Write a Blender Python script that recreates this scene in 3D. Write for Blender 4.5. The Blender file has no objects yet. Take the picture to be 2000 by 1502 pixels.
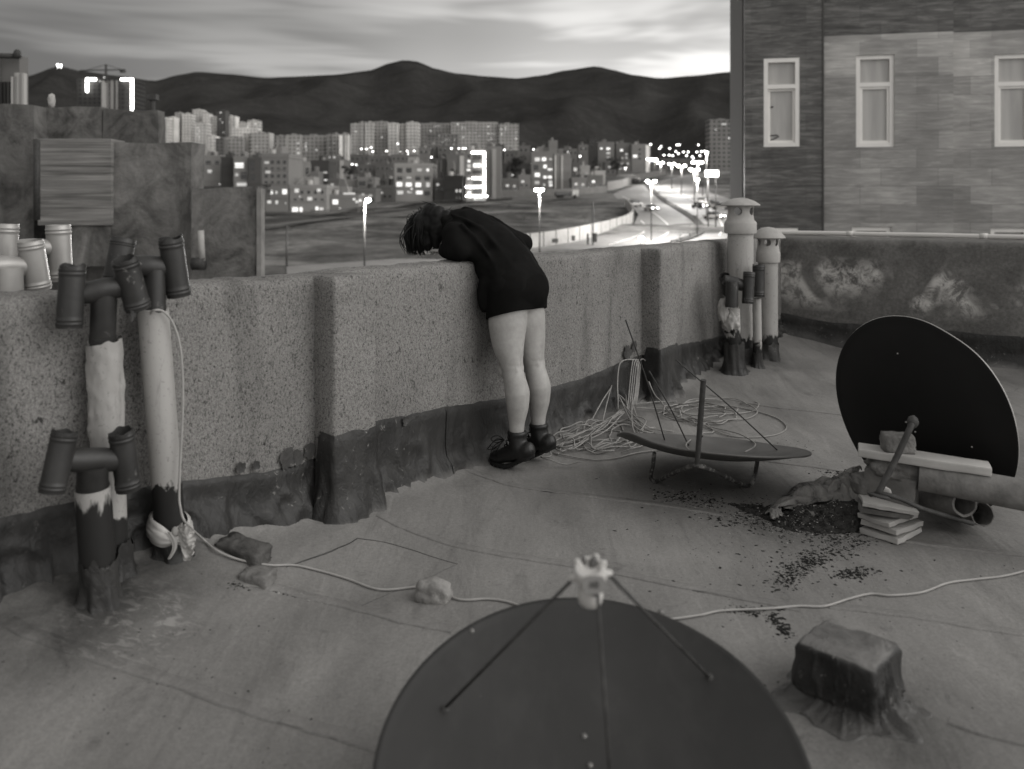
import bpy, bmesh, math, random
from mathutils import Vector, Matrix, noise
R = math.radians
random.seed(7)
SC = bpy.context.scene
COL = SC.collection
V = Vector

# ------------------------------------------------------------------ camera
FPX, HOR, CAMH = 1680.0, 403.0, 1.4          # focal length and horizon in photo pixels, eye height
cam_d = bpy.data.cameras.new('camera')
cam = bpy.data.objects.new('camera', cam_d); COL.objects.link(cam)
cam.location = (0, 0, CAMH); cam.rotation_euler = (R(90), 0, 0)
cam_d.sensor_width = 36.0; cam_d.lens = 36.0 * FPX / 2000.0
cam_d.shift_y = -(751.0 - HOR) / 2000.0
cam_d.clip_start = 0.05; cam_d.clip_end = 20000
cam_d.dof.use_dof = True; cam_d.dof.focus_distance = 4.7; cam_d.dof.aperture_fstop = 2.0
SC.camera = cam

# ------------------------------------------------------------------ sky, sun, exposure
SUN_EL, SUN_AZ = R(26), R(110)
world = bpy.data.worlds.new('World'); SC.world = world; world.use_nodes = True
def build_world():
    nt = world.node_tree; nt.nodes.clear()
    N, L = nt.nodes.new, nt.links.new
    out = N('ShaderNodeOutputWorld'); bg = N('ShaderNodeBackground')
    sky = N('ShaderNodeTexSky'); sky.sky_type = 'NISHITA'; sky.sun_disc = False
    sky.sun_elevation = SUN_EL; sky.sun_rotation = SUN_AZ
    bw = N('ShaderNodeRGBToBW'); L(sky.outputs[0], bw.inputs[0])
    tc = N('ShaderNodeTexCoord')
    sep = N('ShaderNodeSeparateXYZ'); L(tc.outputs['Generated'], sep.inputs[0])
    def math_(op, a, b=None, clamp=False):
        m = N('ShaderNodeMath'); m.operation = op; m.use_clamp = clamp
        for i, q in enumerate((a, b)):
            if q is None: continue
            if isinstance(q, (int, float)): m.inputs[i].default_value = q
            else: L(q, m.inputs[i])
        return m.outputs[0]
    def ramp(fac, stops, interp='EASE'):
        r = N('ShaderNodeValToRGB'); r.color_ramp.interpolation = interp
        el = r.color_ramp.elements
        while len(el) < len(stops): el.new(0.5)
        for e, (p, v) in zip(el, stops): e.position = p; e.color = (v, v, v, 1)
        L(fac, r.inputs[0]); return r.outputs[0]
    # streaky altocumulus, stretched along the horizon
    mp = N('ShaderNodeMapping'); mp.inputs['Scale'].default_value = (2.1, 2.1, 17.0)
    mp.inputs['Rotation'].default_value = (R(3), R(-2.5), 0)
    L(tc.outputs['Generated'], mp.inputs[0])
    n1 = N('ShaderNodeTexNoise'); n1.inputs['Scale'].default_value = 1.35; n1.inputs['Detail'].default_value = 3
    n1.inputs['Roughness'].default_value = 0.5; n1.inputs['Distortion'].default_value = 0.35
    L(mp.outputs[0], n1.inputs[0])
    cl = ramp(n1.outputs[0], [(0.34, 0.50), (0.52, 0.84), (0.66, 1.12)])
    # afterglow: brightest low in the sky to the right of the view
    elev = ramp(sep.outputs[2], [(0.0, 1.0), (0.15, 1.0), (0.20, 0.80), (0.26, 0.55), (0.4, 0.3), (1.0, 0.25)])
    az = math_('ADD', math_('MULTIPLY', sep.outputs[0], 0.9), math_('MULTIPLY', sep.outputs[1], -0.2))  # sky behind the camera also raised, unseen fill light for the right-hand facade
    azr = ramp(math_('ADD', math_('MULTIPLY', az, 0.5), 0.5), [(0.0, 0.36), (0.19, 0.40), (0.29, 0.68), (0.37, 1.15), (0.44, 1.55), (0.53, 1.55), (0.64, 1.2), (1.0, 1.3)])
    low = math_('MULTIPLY', math_('MULTIPLY', cl, elev), azr)
    high = ramp(sep.outputs[2], [(0.0, 0.0), (0.22, 0.0), (0.45, 1.0), (1.0, 1.0)])
    nish = math_('MULTIPLY', bw.outputs[0], HIGH_SKY)
    tot = math_('ADD', math_('MULTIPLY', low, LOW_SKY), math_('MULTIPLY', nish, high))
    tot = math_('MULTIPLY', tot, 1.0)
    tint = N('ShaderNodeMix'); tint.data_type = 'RGBA'; tint.blend_type = 'MULTIPLY'; tint.inputs[0].default_value = 1
    L(tot, tint.inputs[6]); tint.inputs[7].default_value = (1.0, 0.985, 0.96, 1)
    L(tint.outputs[2], bg.inputs[0]); bg.inputs[1].default_value = 0.1
    L(bg.outputs[0], out.inputs[0])
LOW_SKY, HIGH_SKY = 8.6, 2.2
build_world()
sun_d = bpy.data.lights.new('sun', 'SUN'); sun_d.energy = 1.1; sun_d.angle = R(70)
sun_d.color = (1.0, 0.985, 0.965)
sun = bpy.data.objects.new('sun', sun_d); COL.objects.link(sun)
sd = V((math.sin(SUN_AZ) * math.cos(SUN_EL), math.cos(SUN_AZ) * math.cos(SUN_EL), math.sin(SUN_EL)))
sun.rotation_euler = sd.to_track_quat('Z', 'Y').to_euler(); sun.location = (10, 0, 10)
SC.view_settings.view_transform = 'Standard'; SC.view_settings.look = 'None'
SC.view_settings.exposure = 0.0; SC.view_settings.gamma = 1.0
SC.cycles.use_denoising = True
SC.cycles.max_bounces = 6; SC.cycles.diffuse_bounces = 3; SC.cycles.glossy_bounces = 2
SC.cycles.transmission_bounces = 2; SC.cycles.sample_clamp_indirect = 4.0
SC.cycles.caustics_reflective = False; SC.cycles.caustics_refractive = False

# ------------------------------------------------------------------ geometry of the place
P0 = V((-1.637, 2.75)); U2 = V((0.596, 0.803)); N2 = V((0.803, -0.596))
def W(s, d, z=0.0):                      # along the parapet, out from its face, up
    return V((P0.x + U2.x * s + N2.x * d, P0.y + U2.y * s + N2.y * d, z))
def s_of(px, d=0.0):
    k = (px - 1000) / FPX
    return (P0.y * k - 0.596 * d * k - P0.x - 0.803 * d) / (0.596 - 0.803 * k)
def to_sd(x, y):
    a, b = x - P0.x, y - P0.y
    return a * U2.x + b * U2.y, a * N2.x + b * N2.y
def zat(py, Y): return CAMH - (py - HOR) / FPX * Y
def pix(px, py, Y): return V(((px - 1000) / FPX * Y, Y, zat(py, Y)))
def F(px, py, z=0.0):                    # point of the roof seen at that place
    Y = (CAMH - z) * FPX / (py - HOR)
    return V(((px - 1000) / FPX * Y, Y, z))
def WP(px, py, d):                       # point at distance d out from the parapet face
    s = s_of(px, d); p = W(s, d); p.z = zat(py, p.y); return p
def lerp(a, b, t): return a + (b - a) * t
def sstep(a, b, x):
    t = max(0.0, min(1.0, (x - a) / (b - a))); return t * t * (3 - 2 * t)
def nz(p, f=1.0, o=0.0): return noise.noise(V((p[0] * f + o, p[1] * f + o * 1.7, (p[2] if len(p) > 2 else 0) * f - o)))
def fbm(p, f, octs=4, o=0.0):
    a, t = 1.0, 0.0
    for i in range(octs):
        t += a * nz(p, f, o + i * 9.1); a *= 0.5; f *= 2.03
    return t
def floor_z(x, y):
    s, d = to_sd(x, y)
    A = 0.150 if s < 0.5 else (lerp(0.150, 0.05, sstep(0.5, 1.25, s)) if s < 1.25 else lerp(0.05, 0.0, sstep(1.25, 2.3, s)))
    z = A * math.exp(-(max(d, 0) / 0.42) ** 2)
    z += 0.035 * math.exp(-(max(d, 0) / 0.07) ** 2)            # coved edge under the flashing
    z += 0.120 * sstep(4.7, 6.0, s) * math.exp(-(max(d, 0) / 0.55) ** 2)
    t = 7.234 - s
    z += 0.03 * math.exp(-(max(t, 0) / 0.12) ** 2)
    z += 0.010 * fbm((x, y, 0), 0.9, 3) * sstep(0.0, 0.6, d)
    return z
def FF(px, py, up=0.0):
    p = F(px, py)
    for _ in range(5): p = F(px, py, floor_z(p.x, p.y))
    p.z += up; return p

# ------------------------------------------------------------------ object helpers
ROOTS = []
def link(o): COL.objects.link(o); return o
def obj(name, bm, m, parent=None, smooth=True, auto=None):
    me = bpy.data.meshes.new(name)
    bmesh.ops.recalc_face_normals(bm, faces=bm.faces)
    bm.to_mesh(me); bm.free()
    if smooth:
        for p in me.polygons: p.use_smooth = True
        if auto: me.set_sharp_from_angle(angle=R(auto))
    o = link(bpy.data.objects.new(name, me))
    for q in (m if isinstance(m, (list, tuple)) else [m]): me.materials.append(q)
    if parent is not None:
        o.parent = parent
        if parent.type == 'EMPTY': o.location = -parent.location
    else: ROOTS.append(o)
    return o
def tag(o, label=None, cat=None, group=None, kind=None):
    if label: o['label'] = label
    if cat: o['category'] = cat
    if group: o['group'] = group
    if kind: o['kind'] = kind
    return o
def thing(name, label, cat, loc, group=None):
    o = link(bpy.data.objects.new(name, None)); o.location = loc; o.empty_display_size = 0.1
    return tag(o, label, cat, group)
def struct(name, bm, m, smooth=True, auto=None):
    return tag(obj(name, bm, m, None, smooth, auto), kind='structure')
def copy_tree(o, parent=None):
    c = link(o.copy()); c.parent = parent
    for ch in list(o.children): copy_tree(ch, c)
    return c
def frames(pts, closed=False):
    n = len(pts); T = []
    for i in range(n):
        a = pts[(i - 1) % n] if (closed or i > 0) else pts[i]
        b = pts[(i + 1) % n] if (closed or i < n - 1) else pts[i]
        t = (b - a)
        T.append(t.normalized() if t.length > 1e-9 else V((0, 0, 1)))
    up = V((0, 0, 1)) if abs(T[0].z) < 0.9 else V((1, 0, 0))
    A = T[0].cross(up).normalized(); out = []
    for i in range(n):
        A = (A - T[i] * A.dot(T[i]))
        A = A.normalized() if A.length > 1e-6 else T[i].orthogonal().normalized()
        out.append((A.copy(), T[i].cross(A).normalized(), T[i]))
    return out
def tube(bm, pts, r, n=10, caps=True, squash=1.0, round_caps=False):
    pts = [V(p) for p in pts]
    rr = list(r) if isinstance(r, (list, tuple)) else [r] * len(pts)
    if round_caps:
        d0 = (pts[0] - pts[1]).normalized(); d1 = (pts[-1] - pts[-2]).normalized()
        a = [(pts[0] + d0 * rr[0] * math.sin(q), rr[0] * math.cos(q)) for q in (1.45, 1.0, 0.5)]
        b = [(pts[-1] + d1 * rr[-1] * math.sin(q), rr[-1] * math.cos(q)) for q in (0.5, 1.0, 1.45)]
        pts = [q[0] for q in a] + pts + [q[0] for q in b]; rr = [q[1] for q in a] + rr + [q[1] for q in b]
    rings = []
    for p, ra, (A, B, T) in zip(pts, rr, frames(pts)):
        rings.append([bm.verts.new(p + (A * math.cos(2 * math.pi * j / n) + B * math.sin(2 * math.pi * j / n) * squash) * ra) for j in range(n)])
    for a, b in zip(rings, rings[1:]):
        for j in range(n): bm.faces.new((a[j], a[(j + 1) % n], b[(j + 1) % n], b[j]))
    if caps:
        bm.faces.new(list(reversed(rings[0]))); bm.faces.new(rings[-1])
    return rings
def hollow(bm, a, b, r, th=0.004, n=28, rag=0.0, beads=(), seed=0, r2=None):
    """open pipe from a to b with wall thickness, bead rings and an optional ragged far end"""
    a, b = V(a), V(b); L = (b - a).length; T = (b - a).normalized()
    A, B, _ = frames([a, b])[0]
    st = sorted(set([0.0, 1.0] + [i / 10 for i in range(11)] + [q for bb in beads for q in (bb - 0.02, bb - 0.008, bb + 0.008, bb + 0.02)]))
    r2 = r2 or r
    def ring(t, rad, k):
        vs = []
        for j in range(n):
            an = 2 * math.pi * j / n
            e = 0.0
            if rag and t > 0.93: e = rag * (noise.noise(V((math.cos(an) * 1.6 + seed, math.sin(an) * 1.6, seed * 3.1))) - 0.1)
            w = 1 + 0.012 * noise.noise(V((math.cos(an) + seed, math.sin(an), t * 3)))
            vs.append(bm.verts.new(a + T * (L * t + e) + (A * math.cos(an) + B * math.sin(an)) * rad * w))
        return vs
    outer, inner = [], []
    for t in st:
        rad = lerp(r, r2, t)
        for bb in beads:
            if abs(t - bb) < 0.012: rad *= 1.055
        outer.append(ring(t, rad, 0))
    for t in st: inner.append(ring(t, lerp(r, r2, t) - th, 1))
    for rs in (outer, inner):
        for p, q in zip(rs, rs[1:]):
            for j in range(n): bm.faces.new((p[j], p[(j + 1) % n], q[(j + 1) % n], q[j]))
    for p, q in ((outer[0], inner[0]), (outer[-1], inner[-1])):
        for j in range(n): bm.faces.new((p[j], p[(j + 1) % n], q[(j + 1) % n], q[j]))
def lathe(bm, prof, c, n=32, axis=None):
    M = Matrix.Identity(3) if axis is None else V(axis).to_track_quat('Z', 'Y').to_matrix()
    c = V(c); rings = []
    for r, z in prof:
        rings.append([bm.verts.new(c + M @ V((r * math.cos(2 * math.pi * j / n), r * math.sin(2 * math.pi * j / n), z))) for j in range(n)])
    for a, b in zip(rings, rings[1:]):
        for j in range(n): bm.faces.new((a[j], a[(j + 1) % n], b[(j + 1) % n], b[j]))
    return rings
def box(bm, c, size, M=None, bev=0.0, seg=2, taper=0.0):
    c = V(c); M = M or Matrix.Identity(3); vs = []
    for sz in (-1, 1):
        for sx, sy in ((-1, -1), (1, -1), (1, 1), (-1, 1)):
            k = 1 - taper * (sz > 0)
            vs.append(bm.verts.new(c + M @ V((sx * size[0] / 2 * k, sy * size[1] / 2 * k, sz * size[2] / 2))))
    fs = [(3, 2, 1, 0), (4, 5, 6, 7), (0, 1, 5, 4), (1, 2, 6, 5), (2, 3, 7, 6), (3, 0, 4, 7)]
    F_ = [bm.faces.new([vs[i] for i in f]) for f in fs]
    if bev:
        es = list({e for f in F_ for e in f.edges})
        bmesh.ops.bevel(bm, geom=es, offset=bev, segments=seg, affect='EDGES', profile=0.6)
    return vs
def hexa(bm, pts):
    vs = [bm.verts.new(V(p)) for p in pts]
    for f in ((3, 2, 1, 0), (4, 5, 6, 7), (0, 1, 5, 4), (1, 2, 6, 5), (2, 3, 7, 6), (3, 0, 4, 7)):
        bm.faces.new([vs[i] for i in f])
def yaw(a): return Matrix.Rotation(a, 3, 'Z')
def rot3(ax, ay, az): return (Matrix.Rotation(az, 3, 'Z') @ Matrix.Rotation(ay, 3, 'Y') @ Matrix.Rotation(ax, 3, 'X'))
def ico(bm, c, size, sub=3, amp=0.1, f=2.0, seed=0.0, M=None, boxy=0.0):
    r = bmesh.ops.create_icosphere(bm, subdivisions=sub, radius=1.0)
    M = M or Matrix.Identity(3)
    for v in r['verts']:
        p = v.co.normalized()
        if boxy:
            m = max(abs(p.x), abs(p.y), abs(p.z)); p = p.lerp(p / m, boxy)
        k = 1 + amp * fbm(p, f, 4, seed)
        q = V((p.x * size[0], p.y * size[1], p.z * size[2])) * k
        v.co = V(c) + M @ q
def spline(pts, n=8):
    pts = [V(p) for p in pts]; out = []
    for i in range(len(pts) - 1):
        p0 = pts[max(i - 1, 0)]; p1 = pts[i]; p2 = pts[i + 1]; p3 = pts[min(i + 2, len(pts) - 1)]
        for j in range(n):
            t = j / n
            out.append(0.5 * ((2 * p1) + (p2 - p0) * t + (2 * p0 - 5 * p1 + 4 * p2 - p3) * t * t + (-p0 + 3 * p1 - 3 * p2 + p3) * t ** 3))
    out.append(pts[-1]); return out
def fuse(o, voxel, smooth_it=6, fac=0.5):
    """grow one continuous skin over overlapping volumes"""
    m = o.modifiers.new('r', 'REMESH'); m.mode = 'VOXEL'; m.voxel_size = voxel; m.use_smooth_shade = True
    if smooth_it:
        q = o.modifiers.new('s', 'SMOOTH'); q.iterations = smooth_it; q.factor = fac
    bpy.context.view_layer.update()
    me = bpy.data.meshes.new_from_object(o.evaluated_get(bpy.context.evaluated_depsgraph_get()))
    mats = list(o.data.materials); o.modifiers.clear(); o.data = me
    if not me.materials:
        for q in mats: me.materials.append(q)
    for p in me.polygons: p.use_smooth = True
    return o

# ------------------------------------------------------------------ materials
def g(v, a=1.0): return (v, v * 0.975, v * 0.94, a)
class NT:
    def __init__(s, name):
        s.m = bpy.data.materials.new(name); s.m.use_nodes = True
        s.t = s.m.node_tree; s.b = s.t.nodes['Principled BSDF']
        s.tc = s.t.nodes.new('ShaderNodeTexCoord'); s.geo = None
        s.co = s.tc.outputs['Object']
    def n(s, k): return s.t.nodes.new(k)
    def l(s, a, b): s.t.links.new(a, b)
    def world(s):
        if not s.geo: s.geo = s.n('ShaderNodeNewGeometry')
        return s.geo.outputs['Position']
    def map(s, scale=(1, 1, 1), rot=(0, 0, 0), loc=(0, 0, 0), src=None):
        m = s.n('ShaderNodeMapping'); s.l(src or s.world(), m.inputs[0])
        m.inputs['Scale'].default_value = scale; m.inputs['Rotation'].default_value = rot; m.inputs['Location'].default_value = loc
        return m.outputs[0]
    def noise(s, scale, detail=4, rough=0.55, dist=0.0, co=None):
        q = s.n('ShaderNodeTexNoise'); q.inputs['Scale'].default_value = scale; q.inputs['Detail'].default_value = detail
        q.inputs['Roughness'].default_value = rough; q.inputs['Distortion'].default_value = dist
        s.l(co if co is not None else s.co, q.inputs[0]); return q.outputs[0]
    def voro(s, scale, co=None, feature='F1', out='Distance', rnd=1.0):
        q = s.n('ShaderNodeTexVoronoi'); q.feature = feature; q.inputs['Scale'].default_value = scale
        q.inputs['Randomness'].default_value = rnd
        s.l(co if co is not None else s.co, q.inputs[0]); return q.outputs[out]
    def ramp(s, fac, stops, interp='LINEAR'):
        r = s.n('ShaderNodeValToRGB'); r.color_ramp.interpolation = interp; el = r.color_ramp.elements
        while len(el) < len(stops): el.new(0.5)
        for e, (p, v) in zip(el, stops): e.position = p; e.color = (v, v, v, 1)
        s.l(fac, r.inputs[0]); return r.outputs[0]
    def math(s, op, a, b=0.0, clamp=False):
        m = s.n('ShaderNodeMath'); m.operation = op; m.use_clamp = clamp
        for i, q in enumerate((a, b)):
            if isinstance(q, (int, float)): m.inputs[i].default_value = q
            else: s.l(q, m.inputs[i])
        return m.outputs[0]
    def mix(s, fac, a, b):
        m = s.n('ShaderNodeMix'); m.data_type = 'FLOAT'
        for i, q in ((0, fac), (2, a), (3, b)):
            if isinstance(q, (int, float)): m.inputs[i].default_value = q
            else: s.l(q, m.inputs[i])
        return m.outputs[0]
    def blob(s, c, rad, soft=0.5):
        """1 inside a ball at c, fading out"""
        v = s.n('ShaderNodeVectorMath'); v.operation = 'DISTANCE'; s.l(s.world(), v.inputs[0]); v.inputs[1].default_value = c
        return s.ramp(s.math('DIVIDE', v.outputs['Value'], rad), [(1 - soft, 1), (1, 0)])
    def color(s, val):
        m = s.n('ShaderNodeMix'); m.data_type = 'RGBA'; m.blend_type = 'MULTIPLY'; m.inputs[0].default_value = 1
        s.l(val, m.inputs[6]); m.inputs[7].default_value = (1, 0.975, 0.94, 1); s.l(m.outputs[2], s.b.inputs['Base Color'])
    def bump(s, h, strength=0.3, dist=0.01):
        b = s.n('ShaderNodeBump'); b.inputs['Strength'].default_value = strength; b.inputs['Distance'].default_value = dist
        s.l(h, b.inputs['Height'])
        if s.b.inputs['Normal'].links: s.l(s.b.inputs['Normal'].links[0].from_socket, b.inputs['Normal'])
        s.l(b.outputs[0], s.b.inputs['Normal'])
    def fin(s, rough=0.85, spec=0.25, metal=0.0):
        s.b.inputs['Roughness'].default_value = rough; s.b.inputs['Specular IOR Level'].default_value = spec
        s.b.inputs['Metallic'].default_value = metal; return s.m
def plain(name, v, var=0.2, scale=6.0, rough=0.8, spec=0.25, metal=0.0, bump=0.0, bscale=40.0, bdist=0.004):
    t = NT(name)
    t.color(t.ramp(t.noise(scale, 5, 0.6), [(0.25, v * (1 - var)), (0.75, v * (1 + var))]))
    if bump: t.bump(t.noise(bscale, 4), bump, bdist)
    return t.fin(rough, spec, metal)
def glow(name, strength, v=1.0):
    m = bpy.data.materials.new(name); m.use_nodes = True; b = m.node_tree.nodes['Principled BSDF']
    b.inputs['Base Color'].default_value = g(0.5); b.inputs['Emission Color'].default_value = (1, 0.985, 0.96, 1)
    b.inputs['Emission Strength'].default_value = strength
    m.cycles.emission_sampling = 'NONE'; return m

def mk_stucco():
    t = NT('rough stucco')
    big = t.ramp(t.noise(1.1, 4, 0.6), [(0.3, 0.205), (0.7, 0.300)])
    speck = t.ramp(t.noise(105, 5, 0.72, 0.2, t.map((1, 1, 0.8))), [(0.35, 0.22), (0.43, 0.76), (0.52, 1.0), (0.72, 1.16)])
    fl = t.ramp(t.noise(42, 5, 0.75, 0.8, t.map((1, 1, 0.6))), [(0.325, 0.22), (0.39, 1.0)]); speck = t.math('MULTIPLY', speck, fl)
    sm = t.ramp(t.noise(260, 3, 0.6), [(0.30, 0.50), (0.55, 1.10)])
    cl_ = t.ramp(t.noise(6, 3, 0.6), [(0.40, 0.0), (0.62, 1.0)])
    cracks = t.mix(cl_, 1.0, t.ramp(t.noise(34, 5, 0.78, 1.0, t.map((1, 1, 0.5))), [(0.34, 0.30), (0.43, 1.0)]))
    streak = t.ramp(t.noise(5, 3, 0.5, 0.3, t.map((1, 1, 0.16))), [(0.28, 0.62), (0.46, 1.0)])
    c = t.math('MULTIPLY', t.math('MULTIPLY', big, speck), t.math('MULTIPLY', t.math('MULTIPLY', sm, cracks), streak))
    t.color(c)
    t.bump(t.noise(105, 5, 0.72, 0.2, t.map((1, 1, 0.8))), 0.9, 0.009); t.bump(t.noise(9, 4), 0.4, 0.03)
    return t.fin(0.95, 0.1)
def mk_stained():
    t = NT('damp stained render')
    w = t.world()
    base = t.ramp(t.noise(2.6, 6, 0.65, 0.4, w), [(0.3, 0.10), (0.55, 0.17), (0.75, 0.25)])
    fine = t.ramp(t.noise(40, 4, 0.6, 0, w), [(0.3, 0.75), (0.7, 1.15)])
    sep = t.n('ShaderNodeSeparateXYZ'); t.l(w, sep.inputs[0])
    band = t.ramp(sep.outputs[2], [(0.38, 0.0), (0.52, 1.0), (0.78, 1.0), (0.93, 0.0)])
    blot = t.ramp(t.noise(2.1, 2, 0.5, 0.6, w), [(0.44, 0.0), (0.55, 1.0)])
    veins = t.ramp(t.noise(8.5, 8, 0.78, 0.5, w), [(0.42, 0.0), (0.56, 1.0)])
    eff = t.math('MULTIPLY', t.math('MULTIPLY', band, blot), veins)
    top = t.ramp(t.math('ADD', sep.outputs[2], t.math('MULTIPLY', t.noise(9, 5, 0.65, 0, w), 0.10)), [(1.085, 0.0), (1.12, 0.8)])
    # the ramp is clamped to 0..1, so shift the height down before using it
    hz = t.math('SUBTRACT', t.math('ADD', sep.outputs[2], t.math('MULTIPLY', t.noise(7, 5, 0.65, 0, w), 0.14)), 0.5)
    top = t.ramp(hz, [(0.615, 0.0), (0.66, 0.55)])
    c = t.math('MULTIPLY', base, fine)
    c = t.mix(eff, c, 0.58); c = t.mix(top, c, 0.27)
    t.color(c); t.bump(t.noise(30, 5, 0.6, 0, w), 0.5, 0.01); t.bump(eff, 0.2, 0.004)
    return t.fin(0.95, 0.1)
def mk_felt():
    t = NT('dusty roofing felt'); w = t.world()
    big = t.ramp(t.noise(0.8, 5, 0.6, 0.5, w), [(0.3, 0.175), (0.7, 0.262)])
    st = t.ramp(t.noise(3.0, 5, 0.6, 0.6, t.map((1.0, 0.28, 1), (0, 0, R(-52)))), [(0.3, 0.78), (0.7, 1.12)])
    scr = t.ramp(t.noise(7.0, 5, 0.7, 1.0, t.map((1.0, 0.16, 1), (0, 0, R(-60)))), [(0.34, 0.84), (0.45, 1.0), (0.58, 1.0), (0.72, 1.22)])
    fine = t.math('MULTIPLY', t.ramp(t.noise(70, 3, 0.6, 0, w), [(0.3, 0.88), (0.7, 1.10)]), t.ramp(t.noise(240, 2, 0.6, 0, w), [(0.3, 0.84), (0.7, 1.12)]))
    fine = t.math('MULTIPLY', fine, t.ramp(t.noise(11, 6, 0.75, 1.6, t.map((1.0, 0.14, 1), (0, 0, R(-66)))), [(0.27, 0.55), (0.33, 1.0)]))
    fine = t.math('MULTIPLY', fine, t.ramp(t.noise(4.5, 6, 0.75, 1.0, w), [(0.30, 0.70), (0.40, 1.0), (0.60, 1.0), (0.72, 1.15)]))
    dots = t.ramp(t.voro(9.0, w), [(0.02, 0.35), (0.045, 1.0)])
    dsel = t.ramp(t.noise(1.3, 2, 0.5, 0, w), [(0.48, 1.0), (0.56, 0.0)])
    dots = t.mix(dsel, dots, 1.0)
    c = t.math('MULTIPLY', t.math('MULTIPLY', big, st), t.math('MULTIPLY', t.math('MULTIPLY', fine, scr), dots))
    # flaked whitewash at the foot of the left-hand pipes
    p = FF(255, 1205)
    wh = t.math('MULTIPLY', t.blob(p, 0.26, 0.6), t.ramp(t.noise(13, 5, 0.7, 1.2, t.map((1, 2.2, 1), (0, 0, R(20)))), [(0.53, 0), (0.60, 1)]))
    c = t.mix(wh, c, 0.36)
    # darker felt: dirt round the pipe feet, contact shade painted under the raised dish
    for (px, py, rd, k) in ((190, 1140, 0.50, 0.72), (330, 1090, 0.30, 0.55), (1400, 905, 0.62, 0.6), (1850, 1000, 0.4, 0.5), (1680, 1400, 0.5, 0.35), (30, 1150, 0.5, 0.65), (1480, 700, 0.7, 0.55), (1700, 1390, 0.35, 0.4), (1560, 1030, 0.35, 0.3)):  # contact shade painted below the cement pipes too; darker round the wrapped block
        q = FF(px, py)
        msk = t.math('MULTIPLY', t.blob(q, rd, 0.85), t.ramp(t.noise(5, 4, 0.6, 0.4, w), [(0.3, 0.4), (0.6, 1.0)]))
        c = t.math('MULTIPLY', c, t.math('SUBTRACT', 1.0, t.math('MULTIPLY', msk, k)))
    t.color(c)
    t.bump(t.noise(3.2, 5, 0.62, 0.8, t.map((1.0, 0.45, 1), (0, 0, R(-50)))), 0.35, 0.03)
    t.bump(t.noise(8, 5, 0.65, 1.2, t.map((1.0, 0.3, 1), (0, 0, R(-58)))), 0.3, 0.012); t.bump(t.noise(26, 4, 0.6, 0.5, w), 0.2, 0.006); t.bump(t.noise(160, 2, 0.6, 0, w), 0.3, 0.0025)
    return t.fin(0.72, 0.25)
def mk_bitumen(name='weathered bitumen sheet', lo=0.022, hi=0.075, dust=0.0):
    t = NT(name); w = t.world()
    c = t.ramp(t.noise(5, 5, 0.65, 0.6, t.map((1, 1, 0.5))), [(0.3, lo), (0.72, hi)])
    wh = t.ramp(t.noise(26, 5, 0.75, 0.8, w), [(0.62, 0.0), (0.68, 0.8)])
    ws = t.ramp(t.noise(1.7, 2, 0.5, 0, w), [(0.48, 0.0), (0.58, 1.0)])
    c = t.mix(t.math('MULTIPLY', wh, ws), c, 0.26)
    sep = t.n('ShaderNodeSeparateXYZ'); t.l(w, sep.inputs[0])
    if dust:                                                       # grey dust settled on everything that faces up
        nn = t.n('ShaderNodeSeparateXYZ'); t.world(); t.l(t.geo.outputs['Normal'], nn.inputs[0])
        up = t.math('MULTIPLY', t.ramp(nn.outputs[2], [(0.55, 0.0), (0.95, 1.0)]), t.ramp(t.noise(9, 5, 0.65, 0.5, w), [(0.3, 0.25), (0.65, 1.0)]))
        c = t.mix(t.math('MULTIPLY', up, t.ramp(sep.outputs[2], [(0.05, 0.0), (0.12, 1.0)])), c, 0.15)
    if dust:
        h = t.math('ADD', sep.outputs[2], t.math('MULTIPLY', t.math('SUBTRACT', t.noise(6, 4, 0.6, 0.5, w), 0.5), 0.10))
        c = t.mix(t.ramp(h, [(0.005, 0.8 * dust), (0.06, 0.0)]), c, 0.17)
    t.color(c); t.bump(t.noise(7, 4, 0.6, 0.9, t.map((1, 1, 0.45))), 0.5, 0.03); t.bump(t.noise(17, 5, 0.6, 2.2), 0.35, 0.012); t.bump(t.noise(60, 3), 0.3, 0.004)
    return t.fin(0.55, 0.4)
def mk_whitepipe(name, v, zl, zh, dirt=0.4):
    """painted pipe whose foot is daubed with black bitumen up to a ragged line"""
    t = NT(name); w = t.world()
    c = t.ramp(t.noise(3, 5, 0.6, 0.4, t.map((1, 1, 0.35))), [(0.3, v * (1 - dirt * 0.5)), (0.7, v * 1.08)])
    gr = t.math('MULTIPLY', t.ramp(t.noise(18, 5, 0.75, 0.5, t.map((1, 1, 0.22))), [(0.30, 0.68), (0.44, 1.0)]), t.ramp(t.noise(60, 4, 0.7, 0.3, w), [(0.30, 0.55), (0.40, 1.0)]))
    c = t.math('MULTIPLY', c, gr)
    sep = t.n('ShaderNodeSeparateXYZ'); t.l(w, sep.inputs[0])
    h = t.math('ADD', sep.outputs[2], t.math('MULTIPLY', t.math('SUBTRACT', t.noise(15, 4, 0.65, 0.6, t.map((1, 1, 0.4))), 0.5), 0.30))
    k = t.ramp(t.math('DIVIDE', t.math('SUBTRACT', h, zl), max(zh - zl, 1e-3)), [(0.45, 1.0), (0.55, 0.0)])
    c = t.mix(k, c, 0.018)
    t.color(c); t.bump(t.noise(40, 4), 0.15, 0.004); t.bump(k, 0.3, 0.004)
    return t.fin(0.6, 0.3)
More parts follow.
